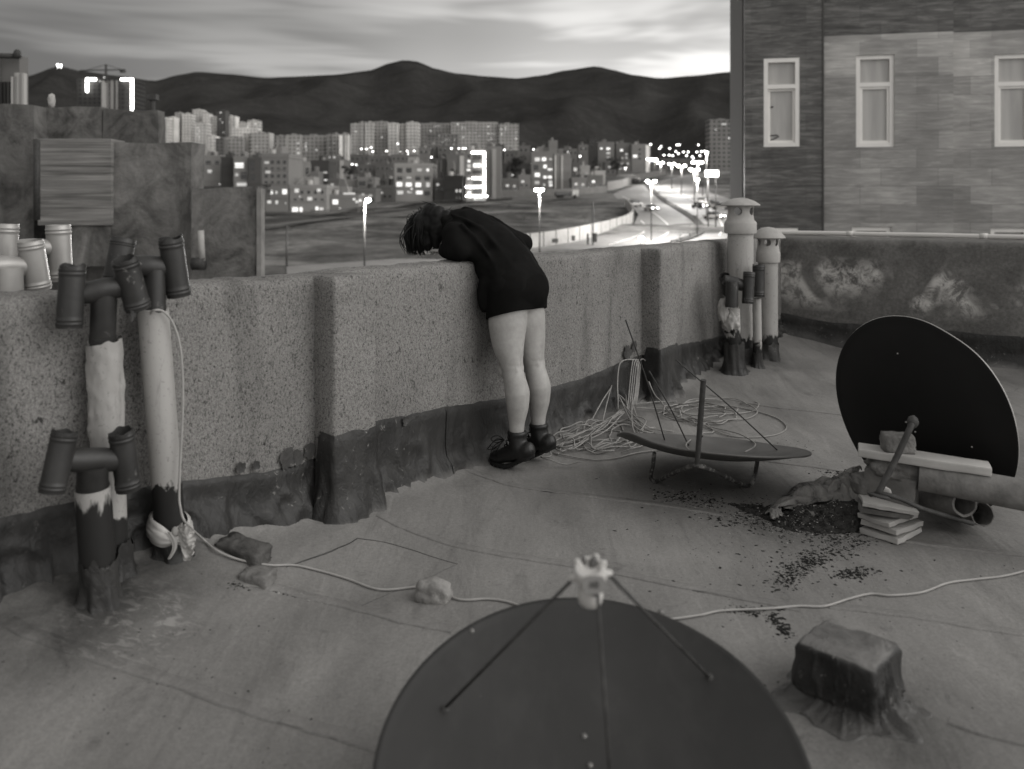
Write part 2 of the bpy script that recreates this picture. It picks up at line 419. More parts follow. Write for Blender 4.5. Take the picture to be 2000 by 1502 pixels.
def mk_stone(name, lo, hi, joint=0.75):
    t = NT(name)
    co = t.map((1, 1, 1), src=t.co)
    br = t.n('ShaderNodeTexBrick'); t.l(co, br.inputs[0])
    br.inputs['Scale'].default_value = 1.0; br.inputs['Brick Width'].default_value = 1.05; br.inputs['Row Height'].default_value = 0.36
    br.inputs['Mortar Size'].default_value = 0.006; br.inputs['Color1'].default_value = (0.74, 0.74, 0.74, 1); br.inputs['Color2'].default_value = (1.2, 1.2, 1.2, 1)
    br.inputs['Mortar'].default_value = (joint, joint, joint, 1); br.offset = 0.37; br.inputs['Bias'].default_value = 0.25
    bwn = t.n('ShaderNodeRGBToBW'); t.l(br.outputs[0], bwn.inputs[0])
    vein = t.ramp(t.noise(3.0, 6, 0.68, 0.7, t.map((0.6, 5.0, 1), src=t.co)), [(0.28, lo), (0.5, lerp(lo, hi, 0.5)), (0.62, hi), (0.76, hi * 1.35)])
    vein = t.math('MULTIPLY', vein, t.ramp(t.noise(6.0, 5, 0.7, 0.4, t.map((0.8, 16, 1), src=t.co)), [(0.3, 0.88), (0.7, 1.10)]))
    patch = t.ramp(t.noise(0.9, 2, 0.5, 0, t.co), [(0.35, 0.82), (0.65, 1.15)])
    t.color(t.math('MULTIPLY', t.math('MULTIPLY', bwn.outputs[0], vein), patch)); t.bump(bwn.outputs[0], 0.2, 0.01)
    return t.fin(0.55, 0.35)
def mk_render(name, lo, hi):
    t = NT(name); w = t.world()
    c = t.ramp(t.noise(1.5, 6, 0.72, 0.9, w), [(0.32, lo), (0.5, (lo + hi) / 2), (0.72, hi)])
    drip = t.ramp(t.noise(2.2, 5, 0.65, 0.6, t.map((1, 1, 0.3))), [(0.3, 0.62), (0.5, 1.0)])
    t.color(t.math('MULTIPLY', c, drip)); t.bump(t.noise(9, 5, 0.7, 0, w), 0.6, 0.05)
    return t.fin(0.95, 0.1)
def mk_tower(name, v, sx=0.32, sz=0.30, wv=0.35):
    """far tower wall whose rows of dark glazing are too small to be told apart"""
    t = NT(name)
    br = t.n('ShaderNodeTexBrick'); br.offset = 0.0
    mp = t.map((1, 1, 1), (R(90), 0, 0), src=t.co); t.l(mp, br.inputs[0])
    br.inputs['Brick Width'].default_value = 3.4; br.inputs['Row Height'].default_value = 3.1; br.inputs['Scale'].default_value = 1
    br.inputs['Mortar Size'].default_value = 0.85; br.inputs['Mortar Smooth'].default_value = 0.0; br.inputs['Bias'].default_value = 0
    for k_ in ('Color1', 'Color2'): br.inputs[k_].default_value = (wv, wv, wv, 1)
    br.inputs['Mortar'].default_value = (1, 1, 1, 1)
    b2 = t.n('ShaderNodeRGBToBW'); t.l(br.outputs[0], b2.inputs[0])
    t.color(t.math('MULTIPLY', b2.outputs[0], t.ramp(t.noise(0.06, 3), [(0.3, v * 0.8), (0.7, v * 1.15)])))
    return t.fin(0.8, 0.3)

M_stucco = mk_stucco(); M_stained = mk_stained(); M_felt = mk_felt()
M_bit = mk_bitumen(); M_flash = mk_bitumen('bitumen flashing', 0.012, 0.044, 1.0); M_wrapd = mk_bitumen('dusty bitumen wrapping', 0.012, 0.045, 0.45); M_wrap = mk_bitumen('bitumen wrapping', 0.012, 0.045)
def mk_tin():
    t = NT('painted dark tin')
    c = t.ramp(t.noise(8, 5, 0.65, 0.4), [(0.3, 0.017), (0.7, 0.036)])
    sc_ = t.math('MULTIPLY', t.ramp(t.noise(30, 5, 0.75, 0.8), [(0.60, 0.0), (0.66, 1.0)]), t.ramp(t.noise(5, 2), [(0.52, 0.0), (0.62, 1.0)]))
    t.color(t.mix(sc_, c, 0.2)); t.bump(t.noise(14, 4), 0.25, 0.008); t.bump(t.noise(70, 3), 0.15, 0.002)
    return t.fin(0.5, 0.45)
M_tin = mk_tin()
M_galv = plain('galvanised sheet', 0.34, 0.16, 7, 0.42, 0.5, 0.35)
M_asb = plain('fibre cement', 0.36, 0.18, 9, 0.75, 0.2, 0, 0.2, 50)
M_iron = plain('rusty iron', 0.045, 0.5, 25, 0.7, 0.35, 0, 0.4, 90)
M_ironw = NT('flaking painted iron'); M_ironw.color(M_ironw.ramp(M_ironw.noise(28, 5, 0.7), [(0.5, 0.05), (0.62, 0.25)])); M_ironw = M_ironw.fin(0.6, 0.3)
def mk_dish():
    t = NT('charcoal dish paint')
    c = t.ramp(t.noise(2.6, 5, 0.6, 0.5), [(0.3, 0.018), (0.7, 0.031)])
    st = t.ramp(t.noise(9, 5, 0.7, 0.3, t.map((1, 0.12, 1), (0, 0, R(8)))), [(0.5, 1.0), (0.72, 1.35)])
    sp = t.math('MULTIPLY', t.ramp(t.noise(95, 3, 0.7), [(0.70, 0.0), (0.74, 1.0)]), t.ramp(t.noise(4, 2), [(0.45, 0.0), (0.6, 0.5)]))
    t.color(t.mix(sp, t.math('MULTIPLY', c, st), 0.10)); t.bump(t.noise(3, 3), 0.1, 0.01)
    return t.fin(0.5, 0.4)
M_dish = mk_dish()
M_dishback = plain('black dish back', 0.011, 0.25, 3, 0.6, 0.2)
M_dishmid = plain('grey dish paint', 0.10, 0.35, 5, 0.5, 0.35)
M_lnb = plain('white plastic', 0.5, 0.06, 8, 0.45, 0.4)
M_lnbgrey = plain('grey plastic face', 0.2, 0.1, 8, 0.5, 0.3)
M_lnbink = plain('dark moulded lettering', 0.07, 0.1, 8, 0.5, 0.3)
M_cable1 = plain('pale dusty cable', 0.26, 0.3, 12, 0.6, 0.3); M_cable = plain('pale cable sheath', 0.33, 0.12, 20, 0.5, 0.35)
M_cable2 = plain('dusty cable sheath', 0.27, 0.3, 12, 0.6, 0.3)
M_brick = plain('old brick', 0.17, 0.5, 14, 0.95, 0.1, 0, 0.7, 45, 0.012)
M_brickd = plain('dark broken brick', 0.085, 0.75, 11, 0.95, 0.1, 0, 0.8, 40, 0.012)
M_stonep = plain('pale rubble', 0.26, 0.45, 12, 0.95, 0.1, 0, 0.8, 35, 0.012)
M_rubble = plain('rough concrete rubble', 0.15, 0.4, 14, 0.95, 0.1, 0, 0.9, 40, 0.014)
M_marble = plain('travertine slab', 0.40, 0.2, 7, 0.6, 0.3, 0, 0.15, 40)
M_slabd = plain('grey stone slab', 0.17, 0.4, 12, 0.9, 0.1, 0, 0.6, 40)
M_clay = plain('cement pipe', 0.18, 0.4, 14, 0.9, 0.15, 0, 0.6, 55, 0.006)
M_cloth = NT('dirty canvas'); M_cloth.color(M_cloth.ramp(M_cloth.noise(9, 5, 0.7, 0.6), [(0.36, 0.09), (0.46, 0.30), (0.62, 0.46)])); M_cloth.bump(M_cloth.noise(22, 5, 0.65, 0.5), 0.7, 0.015); M_cloth.bump(M_cloth.noise(140, 2), 0.25, 0.002); M_cloth = M_cloth.fin(0.95, 0.05)
M_clothp = plain('pale rag', 0.36, 0.22, 9, 0.95, 0.05, 0, 0.2, 90)
M_bag = plain('thin plastic bag', 0.48, 0.15, 20, 0.35, 0.45)
M_soil = plain('dry soil', 0.045, 0.6, 40, 1.0, 0.05, 0, 0.9, 120, 0.01)
M_chip = plain('black bitumen crumbs', 0.02, 0.5, 30, 0.9, 0.1)
M_skin = NT('skin'); M_skin.color(M_skin.math('MULTIPLY', M_skin.ramp(M_skin.noise(7, 4, 0.6), [(0.3, 0.31), (0.7, 0.40)]), M_skin.ramp(M_skin.noise(45, 4, 0.65), [(0.3, 0.90), (0.7, 1.06)]))); M_skin.bump(M_skin.noise(160, 3), 0.12, 0.002); M_skin.b.inputs['Subsurface Weight'].default_value = 0.0; M_skin = M_skin.fin(0.5, 0.4)
M_knit = plain('black sweatshirt', 0.0085, 0.2, 12, 0.95, 0.08, 0, 0.2, 180, 0.002)
M_short = plain('black shorts', 0.008, 0.2, 12, 0.95, 0.05)
M_hair = plain('black hair', 0.007, 0.3, 30, 0.5, 0.25)
M_boot = plain('black boot leather', 0.012, 0.3, 20, 0.42, 0.45, 0, 0.1, 80)
M_sole = plain('black rubber sole', 0.012, 0.3, 20, 0.7, 0.3)
M_white = plain('white painted frame', 0.80, 0.05, 4, 0.5, 0.35)
M_pane = NT('curtained glass'); M_pane.color(M_pane.ramp(M_pane.noise(2.2, 2, 0.5, 0.3, M_pane.map((3, 3, 0.35), src=M_pane.co)), [(0.3, 0.36), (0.7, 0.46)])); M_pane = M_pane.fin(0.12, 0.5)
M_darkglass = plain('dark glass', 0.03, 0.2, 1, 0.15, 0.5)

# ================================================================== THE SETTING
# ------- roof of our building
def build_roof():
    bm = bmesh.new(); ds = []; d = -0.02
    while d < 8.5:
        ds.append(d); d += 0.02 if d < 0.4 else (0.05 if d < 3.5 else 0.25)
    ss = []; s = -3.6
    while s < 7.25:
        ss.append(s); s += 0.05 if s < 6.9 else 0.02
    grid = []
    for s in ss:
        row = []
        for d in ds:
            p = W(s, d); p.z = floor_z(p.x, p.y); row.append(bm.verts.new(p))
        grid.append(row)
    for a, b in zip(grid, grid[1:]):
        for j in range(len(ds) - 1): bm.faces.new((a[j], a[j + 1], b[j + 1], b[j]))
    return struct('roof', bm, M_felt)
roof = build_roof()
def felt_seams():
    """overlap edges of the felt sheets: low wedges lying on the roof"""
    runs = [[(735, 1008), (790, 1035), (880, 1066), (1000, 1090), (1150, 1113), (1290, 1141), (1420, 1166), (1560, 1195)],
            [(895, 906), (935, 930), (1000, 950), (1120, 968), (1290, 988), (1420, 1010)],
            [(470, 1142), (560, 1160), (690, 1192), (790, 1219), (880, 1236)],
            [(690, 1192), (760, 1160), (830, 1132), (893, 1102)],
            [(560, 1108), (640, 1080), (700, 1052)], [(700, 1052), (770, 1064), (893, 1102)],
            [(1620, 1188), (1760, 1204), (1900, 1228), (2040, 1248)],
            [(1700, 1050), (1850, 1070), (2040, 1092)],
            [(1850, 1415), (1930, 1440), (2040, 1468)],
            [(1385, 772), (1480, 792), (1600, 806), (1700, 818)],
            [(1480, 900), (1600, 915), (1700, 930)],
            [(0, 1215), (60, 1240), (180, 1290), (330, 1340), (500, 1400), (640, 1440), (760, 1480)]]
    bm = bmesh.new()
    for k, r in enumerate(runs):
        if k in (3, 4, 5): continue
        pts = spline([FF(*q) for q in r], 14)
        fr = frames(pts); prev = None
        for i, (p, (A, B, T)) in enumerate(zip(pts, fr)):
            side = V((-T.y, T.x, 0)).normalized()
            w = 0.006 * nz(p, 14, k); p = p + side * w
            e = min(1, i / 6, (len(pts) - 1 - i) / 6)
            h = 0.0048 * (0.55 + 0.45 * e) * (0.8 + 0.5 * nz(p, 6, 3))
            def at(o, up):
                q = p + side * o; return bm.verts.new(V((q.x, q.y, floor_z(q.x, q.y) + up)))
            row = [at(-0.0045, -0.004), at(-0.003, h), at(0.012, h * 0.8), at(0.05, 0.0004), at(0.055, -0.004)]
            if prev:
                for j in range(4): bm.faces.new((prev[j], prev[j + 1], row[j + 1], row[j]))
            prev = row
    o = tag(obj('felt_seams', bm, M_felt), kind='structure')
    bm = bmesh.new()                                               # tarry line of dirt caught along each edge
    for k, r in enumerate(runs):
        pts = spline([FF(*q) for q in r], 14)
        for i, p in enumerate(pts):
            w = nz(p, 14, k) * 0.006; p.x += w; p.z = floor_z(p.x, p.y) + 0.0008
        tube(bm, pts, [0.0030 * max(0.12, 0.5 + 1.1 * nz(p, 2.2, k + 5)) for p in pts], 6)
    obj('tar_line', bm, M_bit, o)
    return o
felt_seams()

# ------- the parapets
def profile(t0, t1, step): 
    n = max(2, int(round((t1 - t0) / step))); return [lerp(t0, t1, i / n) for i in range(n + 1)]
PIL = [(1.288, 1.538, 0.13), (4.325, 4.599, 0.147)]
WALL_H, WALL_T = 1.10, 0.23
def wall_top(s): return WALL_H + 0.012 * nz((s, 0, 0), 1.3) + 0.009 * nz((s, 3, 0), 6) + 0.006 * nz((s, 5, 0), 21) - 0.02 * max(0, nz((s, 8, 0), 3.4) - 0.38)
def build_parapet():
    e = thing('parapet_wall', 'long rough stucco parapet wall the person leans over', 'wall', W(3, -0.1, 0))
    bm = bmesh.new(); ss = profile(-3.6, 7.46, 0.022); prev = None
    for s in ss:
        zt = wall_top(s); row = []
        sec = [(0, -0.06), (0, 0.15), (0, 0.3), (0, 0.45), (0, 0.6), (0, 0.75), (0, 0.9), (0, 1.0), (0, zt - 0.045), (-0.004, zt - 0.022), (-0.016, zt - 0.006), (-0.04, zt),
               (-0.10, zt + 0.006), (-0.17, zt + 0.004), (-0.205, zt - 0.002), (-WALL_T + 0.006, zt - 0.015), (-WALL_T, zt - 0.05), (-WALL_T, 0.0), (-WALL_T, -12)]
        for j, (d, z) in enumerate(sec):
            dd = d + (0.006 * nz((s, z, 2), 3.2) + 0.005 * nz((s, z, 7), 17)) * (1 if z > -1 else 0)
            zz = z + (0.004 * nz((s, d * 4, 3), 24) if 7 < j < 17 else 0)
            row.append(bm.verts.new(W(s, dd, zz)))
        if prev:
            for j in range(len(sec) - 1): bm.faces.new((prev[j], prev[j + 1], row[j + 1], row[j]))
        prev = row
    obj('wall_body', bm, M_stucco, e)
    for k, (s0, s1, pd) in enumerate(PIL):
        bm = bmesh.new(); r = 0.014
        loop = [(s0, -0.02), (s0, pd * 0.4), (s0, pd - r), (s0 + r * 0.3, pd - r * 0.3), (s0 + r, pd)] + [(lerp(s0 + r, s1 - r, i / 8), pd) for i in range(1, 8)] + \
               [(s1 - r, pd), (s1 - r * 0.3, pd - r * 0.3), (s1, pd - r), (s1, pd * 0.4), (s1, -0.02)]
        zs = profile(-0.06, WALL_H - 0.03, 0.025) + [WALL_H - 0.012, WALL_H - 0.004]; prev = None
        for i, z in enumerate(zs):
            ins = 0.006 if i == len(zs) - 2 else (0.02 if i == len(zs) - 1 else 0)
            row = []
            for (s, d) in loop:
                c = (s0 + s1) / 2; s_ = c + (s - c) * (1 - ins * 6); d_ = min(d, d - ins * 1.2) if d > 0 else d
                j1 = 0.007 * nz((s * 3, d * 3, z), 4, k) + 0.005 * nz((s, d, z), 22, k)
                row.append(bm.verts.new(W(s_ + j1 * (1 if s > c else -1) * 0.8, d_ + (j1 if d > 0 else 0), z + (0.006 * nz((s, d, 1), 18) if ins else 0))))
            if prev:
                for j in range(len(loop) - 1): bm.faces.new((prev[j], prev[j + 1], row[j + 1], row[j]))
            prev = row
        bm.faces.new(prev)
        obj('pilaster', bm, M_stucco, e)
    # bitumen upstand, wrapped round the pilasters, in lapped lengths of uneven height
    path = [(-3.6, 0.0)]
    for (s0, s1, pd) in PIL: path += [(s0, 0.0), (s0, pd), (s1, pd), (s1, 0.0)]
    path += [(7.234, 0.0)]
    def top_h(s, d):
        if d > 0.02: 
            a, b = (PIL[0] if s < 3 else PIL[1])[:2]
            return (0.41 if s < 3 else 0.385) + 0.02 * nz((s, d, 0), 9) 
        ks = [(-3.6, 0.43), (0.0, 0.405), (0.55, 0.37), (1.0, 0.30), (1.285, 0.29), (1.54, 0.39), (2.2, 0.35), (2.8, 0.30), (3.5, 0.285), (4.3, 0.33), (4.6, 0.34), (5.3, 0.30), (7.3, 0.28)]
        for (a, va), (b, vb) in zip(ks, ks[1:]):
            if a <= s <= b: return lerp(va, vb, (s - a) / (b - a)) + 0.012 * nz((s, 1, 0), 4) + 0.006 * nz((s, 4, 0), 17)
        return 0.3
    lengths = [(-3.6, 0.72, 0.012), (0.70, 2.16, 0.010), (2.14, 3.35, 0.015), (3.33, 5.0, 0.011), (4.97, 7.236, 0.013)]
    for (la, lb, off) in lengths:
        bm = bmesh.new(); prev = None
        cols = []
        for (sa, da), (sb, db) in zip(path, path[1:]):
            Lg = math.hypot(sb - sa, db - da); n = max(2, int(Lg / 0.018))
            nrm = (0, 1) if abs(db - da) < 1e-6 else ((-1, 0) if db > da else (1, 0))
            for i in range(n + 1):
                t = i / n; cols.append((lerp(sa, sb, t), lerp(da, db, t), nrm))
        for (s, d, (ns, nd)) in cols:
            if not (la - 1e-6 <= s <= lb + 1e-6): continue
            h = top_h(s, d); row = []
            corner = 0
            for j in range(13):
                t = j / 12
                z = h * (1 - t) + 0.012 * t
                flare = 0.035 * max(0, (t - 0.62) / 0.38) ** 2.2
                fold = abs(nz((s * 7, d * 7, t * 1.3), 1.0, 4.2)); fold = max(0, 0.16 - fold) / 0.16
                w = 0.014 * nz((s, d, z), 5, 8) + 0.034 * fold * sstep(0.15, 0.8, t) + 0.008 * nz((s * 1.6, d, z * .5), 16, 2)
                o = off + w * (0.25 + t) + flare
                if j == 0: o = 0.002
                p = W(s + ns * o, d + nd * o)
                fz = floor_z(p.x, p.y)
                z2 = max(z, fz + 0.005 * (1 - t)) if j < 12 else fz - 0.006
                z2 = lerp(z + fz * t, z2, 0.0) if j < 12 else z2
                row.append(bm.verts.new(V((p.x, p.y, z2))))
            if prev:
                for j in range(12): bm.faces.new((prev[j], prev[j + 1], row[j + 1], row[j]))
            prev = row
        obj('flashing', bm, M_flash, e)
    # tarry daubs above the flashing
    bm = bmesh.new()
    for (px, py, r, k) in ((562, 895, 0.045, 1), (582, 893, 0.030, 2), (604, 880, 0.03, 3), (470, 912, 0.022, 4), (500, 908, 0.018, 5), (1225, 690, 0.05, 6), (1238, 676, 0.035, 7), (790, 822, .02, 8)):
        s = s_of(px, 0.012); p = WP(px, py, 0.012); c = bm.verts.new(p); ring = []
        for i in range(26):
            a = 2 * math.pi * i / 26; rr = r * (1 + 0.55 * noise.noise(V((math.cos(a) * 1.7, math.sin(a) * 1.7, k * 4))))
            ring.append(bm.verts.new(W(s + math.cos(a) * rr, 0.0125 + 0.001 * k, p.z + math.sin(a) * rr * 1.1)))
        for i in range(26): bm.faces.new((c, ring[i], ring[(i + 1) % 26]))
    obj('tar_daub', bm, M_bit, e)
    return e
build_parapet()
CORNER = W(7.234, 0)
def RW(t, o, z): return V((CORNER.x + N2.x * t - U2.x * o, CORNER.y + N2.y * t - U2.y * o, z))
def build_end_wall():
    e = thing('parapet_wall', 'low damp stained parapet wall behind the leaning black dish', 'wall', RW(2, -0.1, 0))
    bm = bmesh.new(); prev = None
    for t in profile(0.0, 7.0, 0.03):
        zt = 1.108 + 0.010 * nz((t, 9, 0), 2) + 0.008 * nz((t, 2, 0), 11); row = []
        for j, (o, z) in enumerate([(0, -0.06), (0, 0.2), (0, 0.4), (0, 0.6), (0, 0.8), (0, 1.0), (0, zt - 0.03), (-0.012, zt - 0.006), (-0.035, zt), (-0.19, zt + 0.004), (-0.215, zt - 0.02), (-0.22, 0), (-0.22, -12)]):
            oo = o + (0.008 * nz((t, z, 3), 3) + 0.004 * nz((t, z, 5), 15) if z > -1 else 0)
            row.append(bm.verts.new(RW(t, oo, z)))
        if prev:
            for j in range(len(row) - 1): bm.faces.new((prev[j], prev[j + 1], row[j + 1], row[j]))
        prev = row
    obj('wall_body', bm, M_stained, e)
    bm = bmesh.new(); prev = None
    for t in profile(0.0, 7.0, 0.03):
        h = 0.29 + 0.012 * nz((t, 1, 0), 3) + 0.05 * math.exp(-(t / 0.25) ** 2); row = []
        for j in range(10):
            q = j / 9; o = 0.012 + 0.012 * nz((t, q, 0), 4) * (0.3 + q) + 0.07 * max(0, (q - 0.6) / 0.4) ** 2
            if j == 0: o = 0.003
            p = RW(t, o, 0); fz = floor_z(p.x, p.y)
            row.append(bm.verts.new(V((p.x, p.y, h * (1 - q) + fz * q - (0.006 if j == 9 else 0)))))
        if prev:
            for j in range(9): bm.faces.new((prev[j], prev[j + 1], row[j + 1], row[j]))
        prev = row
    obj('flashing', bm, M_flash, e)
build_end_wall()
bm = bmesh.new()
pts = [RW(t, -0.06 + 0.006 * nz((t, 0, 0), 1.2), 1.138 + 0.004 * nz((t, 3, 0), 1.5)) for t in profile(-0.12, 7.0, 0.1)]
tube(bm, pts, 0.022, 12)
for t in (0.62, 1.75, 2.6): tube(bm, [RW(t, -0.06, 1.138), RW(t + 0.06, -0.06, 1.138)], 0.0255, 12)
tag(obj('pipe', bm, plain('white plastic conduit', 0.62, 0.06, 3, 0.5, 0.3)), 'thin white pipe lying along the top of the stained end wall', 'pipe')

# ------- terrain below and beyond
SLOPE, G0 = 0.064, -12.04
def gz(x, y):
    z = G0 + SLOPE * y
    m = sstep(95, 130, y) * (1 - sstep(205, 260, y)) * (1 - sstep(20, 42, x))
    z += m * (1.6 * noise.noise(V((x * 0.022, y * 0.05, 0))) + 0.7 * noise.noise(V((x * 0.07, y * 0.14, 3))))
    return z
def gplane(px, py, up=0.0):
    D = 13.44 / (SLOPE + (py - HOR) / FPX)
    return V(((px - 1000) / FPX * D, D, G0 + SLOPE * D + up))
def build_ground():
    t = NT('dry scrub ground'); w = t.world()
    c = t.ramp(t.noise(0.05, 6, 0.65, 0.5, t.map((1, 1.6, 1))), [(0.34, 0.03), (0.48, 0.085), (0.56, 0.135), (0.7, 0.23)])
    t.color(t.math('MULTIPLY', c, t.ramp(t.noise(0.5, 5, 0.6, 0, w), [(0.3, 0.7), (0.7, 1.2)])))
    t.bump(t.noise(0.4, 5, 0.6, 0, w), 0.6, 0.6); m = t.fin(1.0, 0.05)
    bm = bmesh.new(); ys = [-60, -20, 5, 20, 40, 60, 80]
    y = 90
    while y < 300: ys.append(y); y += 4
    ys += [330, 370, 420, 500, 600, 750, 950, 1200, 1500, 2000]
    grid = []
    for y in ys:
        W_ = max(90, abs(y) * 0.95 + 40); row = []
        for i in range(97):
            x = lerp(-W_, W_, i / 96); row.append(bm.verts.new((x, y, gz(x, y))))
        grid.append(row)
    for a, b in zip(grid, grid[1:]):
        for j in range(96): bm.faces.new((a[j], a[j + 1], b[j + 1], b[j]))
    struct('ground', bm, m)
build_ground()
RIDGE = [(-700, 190), (-300, 170), (-60, 160), (50, 150), (115, 129), (160, 139), (230, 148), (302, 158), (350, 146), (385, 140), (450, 145), (520, 152), (560, 150), (650, 146), (720, 138), (765, 122), (790, 117), (815, 120), (850, 134),
         (890, 143), (950, 149), (1010, 153), (1060, 147), (1100, 138), (1165, 129), (1200, 137), (1235, 146), (1290, 153), (1350, 148), (1430, 140), (1550, 132), (1750, 150), (2000, 140), (2400, 160), (2900, 190)]
def ridge(px):
    for (a, va), (b, vb) in zip(RIDGE, RIDGE[1:]):
        if a <= px <= b: return lerp(va, vb, sstep(0, 1, (px - a) / (b - a)) * 0.5 + 0.5 * (px - a) / (b - a))
    return 190
def build_hills():
    t = NT('dark bare hillside'); w = t.world()
    c = t.ramp(t.noise(0.004, 6, 0.65, 0.6, w), [(0.3, 0.024), (0.7, 0.050)])
    tr = t.ramp(t.noise(0.012, 4, 0.6, 2.0, w), [(0.47, 1.0), (0.5, 1.3), (0.53, 1.0)])
    t.color(t.math('MULTIPLY', c, tr)); m = t.fin(1.0, 0.0)
    bm = bmesh.new(); grid = []
    DB, DR = 1250.0, 3600.0
    nd = 46
    for i in range(241):
        px = lerp(-700, 2900, i / 240); k = (px - 1000) / FPX; row = []
        zr = CAMH + (HOR - ridge(px)) / FPX * DR
        for j in range(nd + 8):
            q = j / nd; D = lerp(DB, DR, q)
            zb = G0 + SLOPE * D - 4
            sh = sstep(0.05, 1.0, q) if q <= 1 else 1 - 0.6 * (q - 1) * 8
            z = zb + (zr - zb) * (0.25 * min(q, 1) + 0.75 * sh if q <= 1 else sh)
            x = k * D
            rv = abs(noise.noise(V((x * 0.0022 + 0.4 * noise.noise(V((x * .003, D * .003, 1))), D * 0.0007, 4)))) 
            rv2 = abs(noise.noise(V((x * 0.007, D * 0.002, 9))))
            env = math.sin(min(max(q, 0), 1) * math.pi) ** 0.8
            z += env * (150 * (0.25 - rv) + 45 * (0.25 - rv2))
            lim = CAMH + (HOR - ridge(px) - 5) / FPX * D            # spurs stay below the skyline
            if q < 1: z = min(z, lim)
            row.append(bm.verts.new((x, D, z)))
        grid.append(row)
    for a, b in zip(grid, grid[1:]):
        for j in range(len(a) - 1): bm.faces.new((a[j], a[j + 1], b[j + 1], b[j]))
    struct('hills', bm, m)
build_hills()
# ================================================================== ROADS
M_road = plain('worn asphalt', 0.16, 0.2, 0.6, 0.75, 0.3)
M_paint = plain('road paint', 0.6, 0.1, 1, 0.6, 0.3)
M_kerb = plain('kerb concrete', 0.22, 0.2, 1, 0.9, 0.1)
M_field = plain('bare verge', 0.07, 0.4, 1, 1, 0.05)
def ribbon(pts, w, up, name, m, th=0.0):
    pts = spline(pts, 8); fr = frames(pts); bm = bmesh.new(); prev = None
    for p, (A, B, T) in zip(pts, fr):
        s = V((-T.y, T.x, 0)).normalized()
        a, b = p + s * w / 2 + V((0, 0, up)), p - s * w / 2 + V((0, 0, up))
        row = [bm.verts.new(q) for q in ([a - V((0, 0, th)), a, b, b - V((0, 0, th))] if th else [a, b])]
        if prev:
            for j in range(len(row) - 1): bm.faces.new((prev[j], prev[j + 1], row[j + 1], row[j]))
        prev = row
    return struct(name, bm, m, False)
def poly(pxs, up, name, m):
    bm = bmesh.new(); vs = [bm.verts.new(gplane(x, y, up)) for x, y in pxs]
    f = bm.faces.new(vs); bmesh.ops.triangulate(bm, faces=[f]); return struct(name, bm, m, False)
LEFT = [(560, 522), (700, 512), (820, 503), (1035, 487), (1120, 474), (1200, 455), (1238, 438), (1247, 420), (1232, 402), (1205, 389), (1192, 382), (1217, 371), (1252, 361), (1300, 351), (1345, 341), (1400, 331), (1450, 325)]
RIGHT = [(1450, 337), (1400, 342), (1375, 350), (1366, 362), (1392, 378), (1440, 394), (1520, 430), (1540, 520), (560, 560)]
poly(LEFT + RIGHT, 0.10, 'road', M_road)
poly([(1000, 381), (1196, 378), (1206, 390), (1196, 391), (1000, 392)], 0.14, 'side_road', plain('dirt track', 0.12, 0.3, 0.5, 1, 0.05))
MED = [(1246, 352), (1262, 362), (1276, 375), (1296, 392), (1326, 410), (1354, 428), (1369, 444), (1366, 456), (1346, 466), (1318, 474)]
ribbon([gplane(*q) for q in MED], 1.5, 0.30, 'median', M_field, 0.22)
for k, ln in enumerate([[(1252, 432), (1262, 445), (1256, 456), (1230, 468), (1190, 480)], [(1215, 384), (1262, 408), (1296, 432), (1308, 450), (1290, 466), (1262, 478)], [(1290, 356), (1320, 349), (1360, 341)], [(1320, 372), (1352, 392), (1390, 414), (1410, 440), (1405, 462)]]):
    ribbon([gplane(*q) for q in ln], 0.22, 0.16, 'lane_line', M_paint)

ribbon([gplane(*q) for q in [(520, 452), (640, 436), (780, 424), (900, 408), (1010, 398), (1120, 391)]], 2.2, 0.9, 'field_track', plain('trodden earth', 0.15, 0.3, 0.5, 1, 0.05))
ribbon([gplane(*q) for q in [(520, 424), (640, 420), (760, 404), (900, 397), (1000, 390)]], 3.0, 0.9, 'field_track', plain('trodden earth', 0.13, 0.3, 0.5, 1, 0.05))
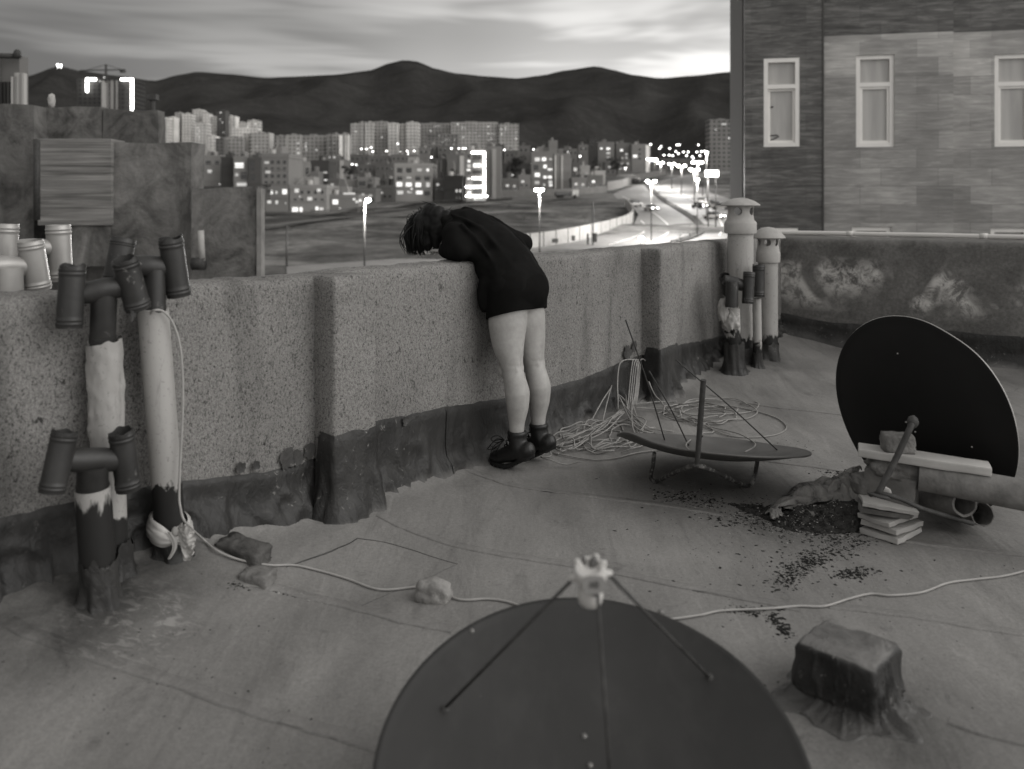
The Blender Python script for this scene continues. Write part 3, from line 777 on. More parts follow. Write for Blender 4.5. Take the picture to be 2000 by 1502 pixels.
# ================================================================== STREET LAMPS
def lamp_mesh(h, r, twin, arm):
    bm = bmesh.new(); tube(bm, [V((0, 0, -0.5)), V((0, 0, h * 0.5)), V((0, 0, h))], [r * 1.3, r, r * 0.7], 10); return bm
M_pole = plain('galvanised pole', 0.07, 0.15, 1, 0.5, 0.4, 0.4); M_lampglow = glow('lit lamp glass', 38.0); M_lampfar = glow('distant lamp glass', 9.0)
LAMPS = []
def lamp(px, py, label, twin=False, hd=None, power=0, D=None, H=9.0, size=1.0, group='street lamps along the road', mat=None):
    D = D or (4.44 + (9.0 - H)) / (SLOPE - (HOR - py) / FPX)
    x = (px - 1000) / FPX * D; z0 = G0 + SLOPE * D
    e = thing('street_lamp', label, 'street lamp', (x, D, z0), group)
    r = 0.075 * size; bm = bmesh.new(); tube(bm, [V((x, D, z0 - 0.5)), V((x, D, z0 + H * 0.5)), V((x, D, z0 + H))], [r * 1.3, r, r * 0.8], 10); obj('pole', bm, M_pole, e)
    off = hd or ((-0.55, 0.55) if twin else (0.30,))
    for o in off:
        bm = bmesh.new(); tube(bm, spline([V((x, D, z0 + H - 0.3)), V((x + o * 0.5, D, z0 + H + 0.1)), V((x + o, D, z0 + H + 0.12))], 4), r * 0.6, 8); obj('arm', bm, M_pole, e)
        bm = bmesh.new(); ico(bm, V((x + o, D, z0 + H)), (0.26 * size, 0.26 * size, 0.18 * size), 2); obj('lamp_head', bm, mat or M_lampglow, e)
    if power:
        ld = bpy.data.lights.new('lamp_light', 'POINT'); ld.energy = power * LAMP_K; ld.shadow_soft_size = 0.4; ld.color = (1, 0.985, 0.96)
        lo = bpy.data.objects.new('lamp_light', ld); link(lo); lo.parent = e; lo.location = (sum(off) / len(off), 0, H - 0.35)
LAMP_K = 2.7
lamp(712, 391, 'tall single street lamp left of the bent person', hd=(0.32,), power=4500)
lamp(1054, 371, 'single street lamp with a doubled glow, right of the bent person', hd=(-0.35, 0.25), power=4500)
lamp(1252, 466, 'street lamp whose bright head just clears the parapet beside the second pilaster', hd=(0.02,), power=900, size=0.55)
lamp(1272, 354, 'twin-headed street lamp standing at the near end of the road median', True, (-0.55, 0.55), 6000)
lamp(1362, 341, 'street lamp with four lights high beside the bright billboard', True, (-0.75, 0.0, 0.75), 5000, D=150, H=11.5)
lamp(1380, 330, 'tall street lamp right of the billboard top', False, (0.0,), 3500, D=165, H=13.2)
lamp(1362, 357, 'low street lamp head in front of the billboard', False, (0.0,), 2500, D=135)
for i, (px, py, sp, lb) in enumerate([(1312, 320, .9, 'first twin lamp back along the median from the near twin lamp'), (1331, 324, 1.0, 'second twin lamp back along the median, just left of the billboard'), (1290, 318, .9, 'twin lamp among the bright row left of the median row'), (1279, 311, .9, 'leftmost twin lamp of the bright row where the road turns'), (1268, 311, 1.0, 'lamp at the road bend beside the pale tall wall end'), (1356, 331, .9, 'twin lamp above the left corner of the billboard')]):
    lamp(px, py, lb, True, (-sp, sp), 9000, size=1.6)
rnd = random.Random(5)
for (px, py) in [(1288, 290), (1291, 286), (1297, 303), (1307, 303), (1314, 304), (1320, 296), (1322, 283), (1327, 283), (1325, 300), (1335, 297), (1344, 297), (1341, 304), (1361, 297), (1367, 304), (1370, 296), (1376, 295), (1384, 302), (1389, 300), (1393, 303), (1396, 298), (1412, 294), (1415, 298), (1419, 291), (1423, 301), (1271, 282), (1308, 290), (1364, 283), (1380, 292), (1393, 289), (1354, 309), (1352, 306), (1404, 296), (1410, 305), (1427, 292)]:
    lamp(px, py, 'tiny glowing lamp in the crowded cluster of lights over the far highway', False, (0.0,), 0, D=620, H=max(4.0, (CAMH + (HOR - py) / FPX * 620) - (G0 + SLOPE * 620)), size=2.3, group='lights over the far highway', mat=M_lampfar)
for (px, py, lb) in [(725, 288, ''), (706, 291, ''), (716, 291, ''), (728, 296, ''), (755, 295, ''), (782, 296, ''), (795, 295, ''), (809, 295, ''), (777, 281, ''), (797, 301, ''), (882, 290, ''), (889, 295, ''), (896, 290, ''), (904, 290, ''), (909, 290, ''), (978, 291, ''), (985, 293, ''), (1042, 292, ''), (1008, 300, ''), (731, 312, ''), (680, 321, ''), (688, 321, ''), (696, 322, ''), (1002, 325, ''), (1109, 297, ''), (1133, 305, ''), (1036, 320, ''), (843, 307, '')]:
    lamp(px, py, 'tiny glowing lamp dotted among the mid distance roofs below the slab towers', False, (0.0,), 0, D=520, H=max(4.0, (CAMH + (HOR - py) / FPX * 520) - (G0 + SLOPE * 520)), size=1.8, group='lights among the roofs', mat=M_lampfar)
bm = None
for px, lb in ((560, 'bare thin grey pole in the field behind the left wall end'), ):
    bm = bmesh.new(); p = gplane(px, 520); tube(bm, [p - V((0, 0, .5)), V((p.x, p.y, zat(440, p.y)))], 0.11, 8)
    for zz in (.2, .5): box(bm, V((p.x, p.y, zat(440, p.y) - zz)), (.9, .06, .06))
    tag(obj('utility_pole', bm, M_pole), lb, 'utility pole')
bm = bmesh.new(); p = gplane(1158, 480); tube(bm, [p - V((0, 0, .5)), V((p.x, p.y, zat(395, p.y)))], 0.10, 8); tag(obj('utility_pole', bm, M_iron), 'dark slim pole rising by the pale roadside wall', 'utility pole')

# billboard
e = thing('billboard', 'brightly lit blank billboard beside the far road', 'billboard', (((1390 - 1000) / FPX * 150), 150, G0 + SLOPE * 150))
bm = bmesh.new(); a, b = pix(1378, 345, 150), pix(1403, 333, 150); box(bm, (a + b) / 2, (b.x - a.x, 0.3, b.z - a.z)); obj('panel', bm, glow('lit billboard face', 9.0), e, False)
for px in (1383, 1398):
    bm = bmesh.new(); q = pix(px, 345, 150.3); tube(bm, [V((q.x, 150.3, G0 + SLOPE * 150 - .5)), q], 0.12, 8); obj('post', bm, M_pole, e)

# pale roadside wall with posts, between road and field
M_pale = plain('whitewashed wall', 0.34, 0.15, 0.8, 0.9, 0.1)
e = thing('boundary_wall', 'long pale panelled wall between the curving road and the dark field', 'boundary wall', gplane(1120, 470))
WPX = [(820, 500), (930, 494), (1035, 484), (1120, 470), (1190, 453), (1226, 440), (1236, 428), (1232, 416), (1222, 404)]
pts = spline([gplane(*q) for q in WPX], 7); bm = bmesh.new(); prev = None
for p, (A, B, T) in zip(pts, frames(pts)):
    s = V((-T.y, T.x, 0)).normalized() * 0.12
    row = [bm.verts.new(p + s + V((0, 0, -.8))), bm.verts.new(p + s + V((0, 0, 2.0))), bm.verts.new(p - s + V((0, 0, 2.0))), bm.verts.new(p - s + V((0, 0, -.8)))]
    if prev:
        for j in range(4): bm.faces.new((prev[j], prev[(j + 1) % 4], row[(j + 1) % 4], row[j]))
    prev = row
obj('wall_panel', bm, M_pale, e, False)
M_post = plain('dark wall post', 0.10, 0.2, 1, 0.9, 0.1)
for i in range(2, len(pts) - 1, 2):
    bm = bmesh.new(); p = pts[i]; box(bm, p + V((0.02, -0.16, 0.7)), (0.16, 0.12, 3.0)); obj('post', bm, M_post, e, False)
for (x0, x1, y0, y1) in ((1078, 1090, 466, 474), (1116, 1123, 460, 470), (1146, 1150, 456, 480), (1156, 1166, 455, 473), (1040, 1062, 478, 482)):
    bm = bmesh.new(); D = gplane((x0 + x1) / 2, 478).y - 0.6; a, b = pix(x0, y1, D), pix(x1, y0, D); box(bm, (a + b) / 2, (b.x - a.x, .08, b.z - a.z)); obj('painted_panel', bm, M_post, e, False)
def lowwall(name, label, pxs, h, m, cat='boundary wall'):
    pts = spline([gplane(*q) for q in pxs], 5); bm = bmesh.new(); prev = None
    for p, (A, B, T) in zip(pts, frames(pts)):
        s = V((-T.y, T.x, 0)).normalized() * 0.12
        row = [bm.verts.new(p + s + V((0, 0, -.8))), bm.verts.new(p + s + V((0, 0, h))), bm.verts.new(p - s + V((0, 0, h))), bm.verts.new(p - s + V((0, 0, -.8)))]
        if prev:
            for j in range(4): bm.faces.new((prev[j], prev[(j + 1) % 4], row[(j + 1) % 4], row[j]))
        prev = row
    tag(obj(name, bm, m, smooth=False), label, cat)
lowwall('boundary_wall', 'low grey wall in front of the lit four storey blocks', [(960, 386), (1060, 384), (1130, 381), (1185, 376)], 2.2, plain('grey wall', 0.13, 0.2, 0.6, 0.9, 0.1))
lowwall('boundary_wall', 'grey retaining wall rising beside the far road bend', [(1186, 372), (1215, 366), (1250, 352), (1300, 342)], 3.0, plain('retaining wall', 0.17, 0.2, 0.6, 0.9, 0.1))

# ================================================================== VEHICLES
M_carp = plain('silver car paint', 0.35, 0.05, 1, 0.3, 0.5, 0.3); M_card = plain('dark car paint', 0.04, 0.05, 1, 0.3, 0.5); M_tyre = plain('tyre', 0.02, 0.1, 1, 0.8, 0.2)
M_head = glow('headlight', 30.0)
def car_proto(m, lights):
    e = link(bpy.data.objects.new('car', None)); e['category'] = 'car'
    bm = bmesh.new(); box(bm, (0, 0, .55), (4.3, 1.75, .62), None, .14); bmesh.ops.translate(bm, verts=[], vec=(0, 0, 0)); o = obj('body', bm, m, e); 
    bm = bmesh.new(); box(bm, (-.2, 0, 1.10), (2.5, 1.5, .58), None, .1, 2, .22); obj('cabin', bm, M_darkglass, e)
    for x in (-1.35, 1.35):
        for y in (-.82, .82):
            bm = bmesh.new(); tube(bm, [V((x, y - .1, .32)), V((x, y + .1, .32))], .32, 16); obj('wheel', bm, M_tyre, e)
    for y in (-.6, .6):
        bm = bmesh.new(); ico(bm, (2.14, y, .62), (.08, .17, .11), 2); obj('headlight', bm, M_head if lights else M_lnb, e)
    return e
pa, pb, pc = car_proto(M_carp, True), car_proto(M_carp, False), car_proto(M_card, True)
used = set()
for (px, py, yw, pr, lb) in [(1272, 413, -75, pa, 'car with headlights on driving down the near carriageway'), (1367, 408, -65, pc, 'car with headlights on the far side of the median'), (1394, 429, -50, pa, 'car with headlights nearest the mushroom vent'), (1238, 405, -150, pb, 'unlit car at the mouth of the side road by the field corner'),
        (1374, 398, -28, pb, 'leftmost of the pale cars parked along the far kerb'), (1386, 402, -28, pb, 'second from the left of the pale cars parked along the far kerb'), (1397, 406, -28, pb, 'third from the left of the pale cars parked along the far kerb'), (1408, 410, -28, pb, 'rightmost of the pale cars parked along the far kerb')]:
    o = pr if pr.name not in used else copy_tree(pr)
    used.add(pr.name); p = gplane(px, py); o.location = (p.x, p.y, p.z + .16); o.rotation_euler = (math.atan(SLOPE) * 0.5, 0, R(yw)); o['label'] = lb; o['group'] = 'cars on the road below'
def truck(label, px, py, yw):
    e = link(bpy.data.objects.new('truck', None)); p = gplane(px, py); e.location = (p.x, p.y, p.z + .16); e.rotation_euler = (0, 0, R(yw)); tag(e, label, 'truck')
    for nm, c, s, m in (('cargo_bed', (-1.2, 0, 1.2), (4.6, 2.1, 1.1), M_card), ('cab', (2.3, 0, 1.45), (1.9, 2.0, 1.9), M_carp)):
        bm = bmesh.new(); box(bm, c, s, None, .08); o = obj(nm, bm, m, e); o.location = (0, 0, 0)
    for x in (-2.4, -1.4, 2.2):
        for y in (-.9, .9):
            bm = bmesh.new(); tube(bm, [V((x, y - .15, .45)), V((x, y + .15, .45))], .45, 14); o = obj('wheel', bm, M_tyre, e); o.location = (0, 0, 0)
truck('dark flatbed truck with a pale cab on the track past the field', 1107, 388, 5)
truck('dark truck seen end on near the far road bend', 1243, 358, 70)
for pr in (pa, pb, pc):
    pass

# ================================================================== TREES AND SHRUBS
M_leaf = plain('dark foliage', 0.035, 0.5, 2, 0.9, 0.1); M_bark = plain('bark', 0.05, 0.3, 4, 1, 0.05)
def tree(label, px, py_base, py_top, D, wpx, name='tree', seed=1, group='trees among the houses', nleaf=900):
    x = (px - 1000) / FPX * D; z0 = zat(py_base, D); z1 = zat(py_top, D); h = z1 - z0; w = wpx / FPX * D; rnd = random.Random(seed)
    e = thing(name, label, 'tree' if name == 'tree' else 'shrub', (x, D, z0), group)
    bm = bmesh.new(); tube(bm, [V((x, D, z0 - 1)), V((x + .03 * h, D, z0 + h * .35)), V((x - .02 * h, D, z0 + h * .75))], [h * .035, h * .025, h * .008], 8)
    for i in range(5):
        a = rnd.random() * 6.3; tube(bm, [V((x + .03 * h, D, z0 + h * (.3 + .06 * i))), V((x + math.cos(a) * w * .35, D + math.sin(a) * w * .35, z0 + h * (.55 + .07 * i)))], [h * .014, h * .005], 6)
    obj('trunk', bm, M_bark, e)
    bm = bmesh.new(); cl = [(rnd.gauss(0, .22) * w, rnd.gauss(0, .22) * w, rnd.uniform(.25, .92) * h, rnd.uniform(.10, .22)) for _ in range(16)]
    for _ in range(nleaf):
        c = rnd.choice(cl); d = V((rnd.gauss(0, 1), rnd.gauss(0, 1), rnd.gauss(0, 1))).normalized() * rnd.random() ** .4
        p = V((x + c[0] + d.x * c[3] * w, D + c[1] + d.y * c[3] * w, z0 + c[2] + d.z * c[3] * h * .8)); s = w * rnd.uniform(.02, .045)
        A = V((rnd.gauss(0, 1), rnd.gauss(0, 1), rnd.gauss(0, 1))).normalized(); B = A.orthogonal().normalized()
        bm.faces.new([bm.verts.new(p + A * s), bm.verts.new(p + B * s * .6), bm.verts.new(p - A * s), bm.verts.new(p - B * s * .6)])
    obj('crown', bm, M_leaf, e, False)
tree('dark leafy tree just past the edge of the rough neighbouring wall', 516, 402, 358, 60, 26, seed=3)
tree('dark tree behind the low houses left of the neon framed block', 683, 345, 322, 300, 30, seed=4)
tree('dark bushy tree between the neon framed block and the lit windows block', 1005, 345, 305, 330, 46, seed=5, nleaf=1300)
tree('dark tree among the houses left of the road bend', 1163, 345, 305, 420, 22, seed=6)
tree('low dark tree on the rise above the road bend', 1205, 338, 306, 430, 40, seed=7)
tree('dark tree under the billboard by the far road', 1372, 372, 346, 165, 30, seed=8)
tree('dark round tree left of the third lit block', 860, 330, 300, 360, 30, seed=9)
rnd = random.Random(3)
for i in range(13):
    t = (i + .5) / 13; k = t * (len(MED) - 1); j = int(k); q = (lerp(MED[j][0], MED[j + 1][0], k - j), lerp(MED[j][1], MED[j + 1][1], k - j)); p = gplane(*q)
    h = rnd.uniform(.8, 1.5) * FPX / p.y
    tree('small round shrub in the row planted down the road median', q[0], q[1] - 1, q[1] - h, p.y, h * 1.1, 'shrub', 20 + i, 'shrubs down the median', 160)

rnd = random.Random(33)
for i in range(22):
    px, py = rnd.uniform(530, 1190), rnd.uniform(398, 452); p = gplane(px, py)
    if 1040 < px and py > 435: continue
    h = rnd.uniform(.5, 1.3) * FPX / p.y; tree('low dark scrub bush growing in the rough field', px, py, py - h, p.y, h * rnd.uniform(1.6, 2.8), 'shrub', 60 + i, 'scrub bushes in the rough field', 110)
# ================================================================== THE CITY
LIT = {1: glow('dim lit window', 0.22), 2: glow('lit window', 0.42), 3: glow('bright lit window', 1.0)}
WIN_MESH = {}
def win_mesh(k):
    if k not in WIN_MESH:
        bm = bmesh.new(); box(bm, (0, 0, 0), (1, 1, 1)); me = bpy.data.meshes.new('window'); bm.to_mesh(me); bm.free(); me.materials.append(M_darkglass if k == 0 else LIT[k]); WIN_MESH[k] = me
    return WIN_MESH[k]
TONES = {}
def tone(v): 
    if v not in TONES: TONES[v] = plain('render %.2f' % v, v * 1.6, 0.12, 0.12, 0.9, 0.1)
    return TONES[v]
def ttone(v):
    k = ('t', v)
    if k not in TONES: TONES[k] = mk_tower('tower wall %.2f' % v, min(0.75, v * 1.6))
    return TONES[k]
def bld(label, x0, x1, yt, D, v, lit=(), grid=None, far=False, group=None, depth=13.0, ybase=None, stripes=(), roofbox=None, name='apartment_building', cat='building', dark=()):
    if ybase is not None: D = 13.44 / (SLOPE + (ybase - HOR) / FPX)
    X0, X1 = (x0 - 1000) / FPX * D, (x1 - 1000) / FPX * D; zt = zat(yt, D); zb = min(G0 + SLOPE * D, zt - 6) - 3 if ybase is None else zat(ybase, D) - 3
    e = thing(name, label, cat, ((X0 + X1) / 2, D + depth / 2, zb + 3), group)
    bm = bmesh.new(); box(bm, ((X0 + X1) / 2, D + depth / 2, (zt + zb) / 2), (X1 - X0, depth, zt - zb))
    zf = zt - 3.0
    while not far and zf > zb + 4: box(bm, ((X0 + X1) / 2, D - .03, zf), (X1 - X0 - .3, .2, .22)); zf -= 3.1
    m = ttone(v) if far else tone(v); w = obj('wall', bm, m, e, False)
    bm = bmesh.new(); hb = 0.9 if not far else 1.6                       # roof parapet and stair head
    for (a0, a1, b0, b1) in ((X0 - .1, X1 + .1, D - .1, D + .2), (X0 - .1, X1 + .1, D + depth - .2, D + depth + .1), (X0 - .1, X0 + .2, D + .2, D + depth - .2), (X1 - .2, X1 + .1, D + .2, D + depth - .2)):
        box(bm, ((a0 + a1) / 2, (b0 + b1) / 2, zt + hb / 2 - .3), (a1 - a0, b1 - b0, hb))
    rb = roofbox if roofbox is not None else (0.3, 0.55)
    box(bm, (lerp(X0, X1, sum(rb) / 2), D + depth * .5, zt + 1.2), ((X1 - X0) * (rb[1] - rb[0]), depth * .4, 2.6)); obj('roof', bm, m, e, False)
    if not far and X1 - X0 > 4:                                          # floor bands, tanks and aerials of the nearer houses
        rr = random.Random(int(x0 * 7 + yt))
        bm = bmesh.new(); tx = rr.uniform(X0 + 1, X1 - 1); tube(bm, [V((tx, D + 3, zt)), V((tx, D + 3, zt + 1.7))], .65, 12); tube(bm, [V((X0 + (X1 - X0) * rr.random(), D + 2, zt))] * 1 + [V((X0 + (X1 - X0) * .5, D + 2, zt + rr.uniform(2.5, 4.5)))], .05, 5); obj('roof_tank', bm, tone(rr.choice((.05, .16, .28))), e, False)
    def win(xa, xb, ya, yb, k, proud=0.0):
        o = link(bpy.data.objects.new('window', win_mesh(k))); a, b = pix(xa, yb, D), pix(xb, ya, D)
        o.scale = (b.x - a.x, .24, b.z - a.z); o.parent = e; o.location = V(((a.x + b.x) / 2, D + .06 - proud, (a.z + b.z) / 2)) - e.location
    if grid:
        nx, ny, (gx0, gx1), (gy0, gy1), fx, fy = grid
        for i in range(nx):
            for j in range(ny):
                cx, cy = lerp(gx0, gx1, (i + .5) / nx), lerp(gy0, gy1, (j + .5) / ny); hw, hh = (gx1 - gx0) / nx * fx / 2, (gy1 - gy0) / ny * fy / 2
                if any(abs((q[0] + q[1]) / 2 - cx) < hw * 1.6 and abs((q[2] + q[3]) / 2 - cy) < hh * 1.7 for q in lit): continue
                win(cx - hw, cx + hw, cy - hh, cy + hh, 0)
    for q in lit:
        ix, iy = (q[1] - q[0]) * 0.06, (q[3] - q[2]) * 0.08; win(q[0] + ix, q[1] - ix, q[2] + iy, q[3] - iy, q[4] if len(q) > 4 else 2, 0.03)
    for q in dark: win(*q, 0)
    for (xa, xb, sv) in stripes:
        bm = bmesh.new(); a, b = pix(xa, yt, D), pix(xb, yt, D); box(bm, ((a.x + b.x) / 2, D - .22, (zt + zb) / 2), (b.x - a.x, .5, zt - zb - .2)); obj('pier', bm, tone(sv), e, False)
    return e
def dot(x, y, s=1.6, k=3): s *= 0.62; return (x - s, x + s, y - s * .85, y + s * .85, k)
GH = 'pale blocks climbing the left hillside'  # floodlighting on these blocks is put into their pale wall tones
for (x0, x1, yt, D, v, lit, lb) in [(311, 329, 233, 900, .50, (), 'pale block at the far left foot of the hillside cluster'), (329, 341, 231, 910, .62, (dot(334, 272),), 'bright narrow block with one low light, second from left in the hillside cluster'), (342, 354, 222, 930, .28, (), 'grey slim block, third from left in the hillside cluster'),
        (355, 374, 224, 925, .42, (), 'mid grey block with a stepped top, fourth from left in the hillside cluster'), (376, 395, 216, 960, .36, (), 'tallest rounded looking block of the hillside cluster'), (395, 408, 223, 950, .46, (), 'pale block on the right shoulder of the tallest hillside block'), (410, 422, 230, 930, .30, (), 'grey slim block left of the dark lamp dotted tower'),
        (423, 440, 218, 900, .06, (dot(431, 220, 2.2), dot(430, 233), dot(434, 239), dot(437, 259), dot(437, 274, 3), dot(437, 286, 2.4), dot(437, 297, 2.2)), 'dark tower dotted with a column of lights on the hillside'), (441, 460, 229, 920, .52, (dot(447, 240, 2.6),), 'pale tower with one bright light near its top'), (461, 483, 241, 930, .34, (dot(482, 248, 1.8),), 'grey block sloping down right of the pale lit tower'), (484, 505, 237, 940, .40, (dot(499, 242, 2),), 'rightmost block of the hillside cluster with a light on its roof'),
        (452, 503, 252, 880, .60, (), 'broad floodlit pale block below the right end of the hillside cluster'), (381, 404, 243, 860, .40, tuple(dot(q, r, 1.5) for q, r in ((386, 250), (389, 256), (386, 262), (389, 268), (387, 285))), 'pale tower with a wavering column of small lights'), (405, 421, 268, 840, .50, (), 'pale block in front of the lamp dotted tower')]:
    bld(lb, x0, x1, yt, D, v, lit, far=True, group=GH)
GM = 'grey blocks below the hillside'
for (x0, x1, yt, D, v, lit, lb) in [(421, 438, 273, 720, .10, (dot(420, 275, 1.4),), 'dark block left of the windowed grey pair'), (438, 474, 271, 730, .22, (dot(468, 280, 1.3, 2),), 'plain grey block between the dark block and the windowed pair'), (474, 488, 264, 740, .34, (), 'slim pale block beside the windowed wide block'), (489, 527, 262, 735, .30, (dot(501, 286, 2, 2), dot(516, 285, 1.3, 2)), 'wide pale block with rows of windows, below the hillside cluster'),
        (537, 558, 268, 700, .20, (dot(543, 276, 1.4, 2), (541, 550, 286, 289, 1)), 'grey block right of a gap, first of the long grey row'), (559, 587, 266, 705, .23, (dot(560, 287, 1.8), (580, 585, 278, 281, 2), (580, 585, 290, 292, 2), (580, 586, 297, 301, 2)), 'grey block with stacked lit windows in the long grey row'), (589, 635, 267, 710, .20, (dot(597, 286, 2.4), (595, 600, 279, 281, 2), (597, 600, 291, 294, 2), dot(618, 293, 2.2)), 'widest block of the long grey row with three lights'),
        (637, 648, 266, 700, .17, (dot(644, 290, 1.4, 2), dot(644, 307, 1.8)), 'slim dark grey block near the right end of the long grey row'), (649, 661, 264, 700, .26, (dot(652, 279, 1.4, 2), (650, 658, 305, 309, 2)), 'slim pale block second from the right end of the long grey row')]:
    bld(lb, x0, x1, yt, D, v, lit, far=True, group=GM)
bld('tall white striped block closing the long grey row on the right', 662, 682, 264, 690, .20, (), far=False, group=GM, stripes=((662.5, 669, .62), (674, 677, .45), (679, 682, .62)))
GT = 'towers under the hills'
for (x0, x1, yt, D, v, lit, lb) in [(685, 700, 244, 800, .27, (dot(695, 257, 2),), 'leftmost slim tower under the hills, one light high on it'), (701, 711, 241, 800, .25, (), 'second slim tower from the left under the hills'), (713, 731, 241, 800, .38, (dot(717, 257, 1.5, 2),), 'pale tower with dense windows, third from left under the hills'), (732, 756, 240, 805, .26, (dot(746, 268, 1.9),), 'banded grey tower left of the white crested one'), (757, 777, 243, 790, .34, (dot(777, 281, 2.2),), 'tower with a flat white crest in the tower row'), (778, 792, 245, 800, .30, (dot(786, 261, 1.1, 2), dot(786, 270, 1.1, 2)), 'slim tower with two faint lights left of the wide slabs'), (793, 817, 241, 795, .36, (dot(809, 287, 1.6),), 'pale tower just left of the wide dotted slabs'),
        (819, 879, 243, 830, .18, (dot(841, 256, 1.9), dot(853, 246, 1.4), dot(858, 246, 1.4), dot(849, 247, 1.2)), 'long dark slab block, left one of the wide slabs'), (881, 972, 241, 820, .25, tuple(dot(q, r, s) for q, r, s in ((894, 242, 3), (903, 250, 1.8), (908, 250, 1.4), (927, 241, 2), (932, 241, 2), (954, 247, 2.2), (954, 261, 2.2), (905, 268, 2), (928, 259, 1.2), (936, 265, 1.2), (961, 262, 1.2), (966, 262, 1.2), (960, 271, 1.8), (955, 274, 1.2), (918, 260, 1.1))), 'longest lamp dotted slab block in the middle of the tower row'), (974, 1013, 244, 815, .25, tuple(dot(q, r, s) for q, r, s in ((979, 252, 1.8), (988, 249, 1.6), (988, 253, 1.6), (980, 262, 1.9), (1008, 258, 1.6), (1008, 271, 2.2), (981, 281, 1.5))), 'right end slab block of the tower row, paler and square'),
        (833, 895, 264, 760, .13, tuple(dot(q, r, s) for q, r, s in ((858, 265, 1.4), (871, 264, 1.8), (888, 264, 1.3), (891, 264, 1.2), (870, 273, 1.3), (876, 273, 1.3), (888, 273, 1.3), (848, 278, 1.6), (864, 278, 1.4), (886, 282, 1.2))), 'darker dotted slab standing in front of the wide slabs')]:
    bld(lb, x0, x1, yt, D, v, lit, far=True, group=GT, depth=16)
bld('tower block right of the road lights, against the stone clad house', 1386, 1445, 237, 600, .13, (dot(1398, 253, 2), dot(1424, 270, 2.6), (1409, 1419, 241, 244, 2)), far=True)
# nearer blocks
bld('small dark roofed house behind the stepped rough wall', 384, 431, 306, 330, .17, ((405, 414, 331, 339, 2), (386, 392, 338, 349, 3)), dark=((388, 397, 311, 329), (420, 428, 314, 322), (402, 412, 314, 322)))
bld('plain dark slab house next to the big lit window', 432, 455, 309, 322, .05, (dot(429, 360, 1.8),))
bld('grey house with one big bright window, above the rough wall top', 456, 484, 308, 318, .16, ((458, 477, 317, 329, 3), (459, 466, 338, 344, 2), (461, 483, 355, 364, 2)), dark=((470, 482, 336, 350),))
bld('dim house with dark tall windows beside the four storey block', 485, 510, 310, 316, .07, (), dark=((488, 497, 313, 333), (490, 498, 340, 352)))
bld('plain grey four storey block with lit ground floors, left of the street lamp', 512, 564, 305, 290, .125, ((526, 533, 371, 380, 3), (538, 542, 373, 379, 2), (551, 561, 369, 380, 3), (522, 530, 391, 398, 2), (538, 543, 391, 399, 2), dot(558, 397, 1.5), (518, 529, 333, 339, 1), (516, 526, 315, 320, 1)), (4, 4, (514, 562), (310, 364), .5, .5), ybase=414)
bld('pale narrow house with a dark doorway behind the two storey villa', 565, 606, 318, 335, .20, ((566, 580, 346, 354, 3), dot(577, 347, 2.0), dot(567, 309, 2.4)), dark=((581, 592, 322, 346), (597, 604, 328, 345)))
bld('dark shadowed house left of the plain brown block', 607, 642, 316, 345, .05, ((629, 640, 335, 339, 1), (633, 639, 349, 353, 3)), ybase=370)
bld('plain brown block with a pale edge among the low houses', 643, 671, 313, 340, .11, (), stripes=((664, 671, .30),))
bld('two storey villa with glowing arched windows behind the street lamp', 566, 638, 366, 300, .16, ((575, 584, 367, 377, 2), (619, 627, 366, 375, 2), (600, 610, 384, 394, 2), (570, 583, 404, 415, 3), (585, 591, 404, 415, 3), (616, 622, 403, 411, 3), (623, 632, 405, 411, 2), dot(586, 384, 1.8)), (5, 2, (570, 636), (368, 398), .4, .4), ybase=414)
bld('low lit shop row right of the villa', 640, 700, 385, 290, .14, ((649, 661, 389, 400, 3), (669, 695, 376, 382, 2), (689, 694, 387, 391, 3), (701, 706, 389, 394, 3), dot(664, 407, 2.2), (694, 700, 391, 397, 2)), ybase=412)
bld('pale flat roofed house above the shop row', 661, 697, 353, 320, .18, (), dark=((700, 714, 357, 366),))
bld('narrow pale house with a framed front next to the first lit block', 698, 732, 349, 318, .16, ((708, 716, 370, 375, 2),), dark=((701, 714, 354, 363), (719, 727, 352, 376)))
bld('low dark house left of the first lit block', 733, 768, 352, 330, .06, (dot(755, 359, 1.2, 2),), dark=((738, 744, 352, 358),))
bld('four storey block with rows of lit windows, behind the bowed head', 771, 845, 323, 300, .20, ((774, 786, 355, 365, 3), (792, 805, 356, 365, 3), (811, 823, 356, 366, 3), (832, 840, 356, 366, 2), (775, 788, 372, 380, 2), (812, 826, 372, 380, 3), (814, 824, 329, 335, 1), (833, 838, 329, 335, 3), (793, 804, 344, 349, 1), dot(804, 369, 3), dot(797, 374, 1.6), (795, 805, 374, 378, 1)), (4, 4, (772, 843), (325, 385), .58, .60), ybase=392)
bld('dim block with vertical ribs right of the first lit block', 846, 872, 313, 312, .07, ((847, 859, 367, 377, 2), dot(861, 369, 1.8)), stripes=((852, 855, .12), (860, 863, .12)))
bld('grey block with one pale pillar left of the neon framed block', 873, 907, 304, 310, .10, (dot(895, 341, 1.2, 2),), stripes=((898, 906, .32),))
bld('black unlit house with two tiny windows below the pillared block', 867, 904, 347, 292, .025, ((890, 894, 368, 376, 2), (897, 901, 368, 376, 2), dot(892, 386, 1.2, 1), dot(898, 386, 1.2, 1)), ybase=396)
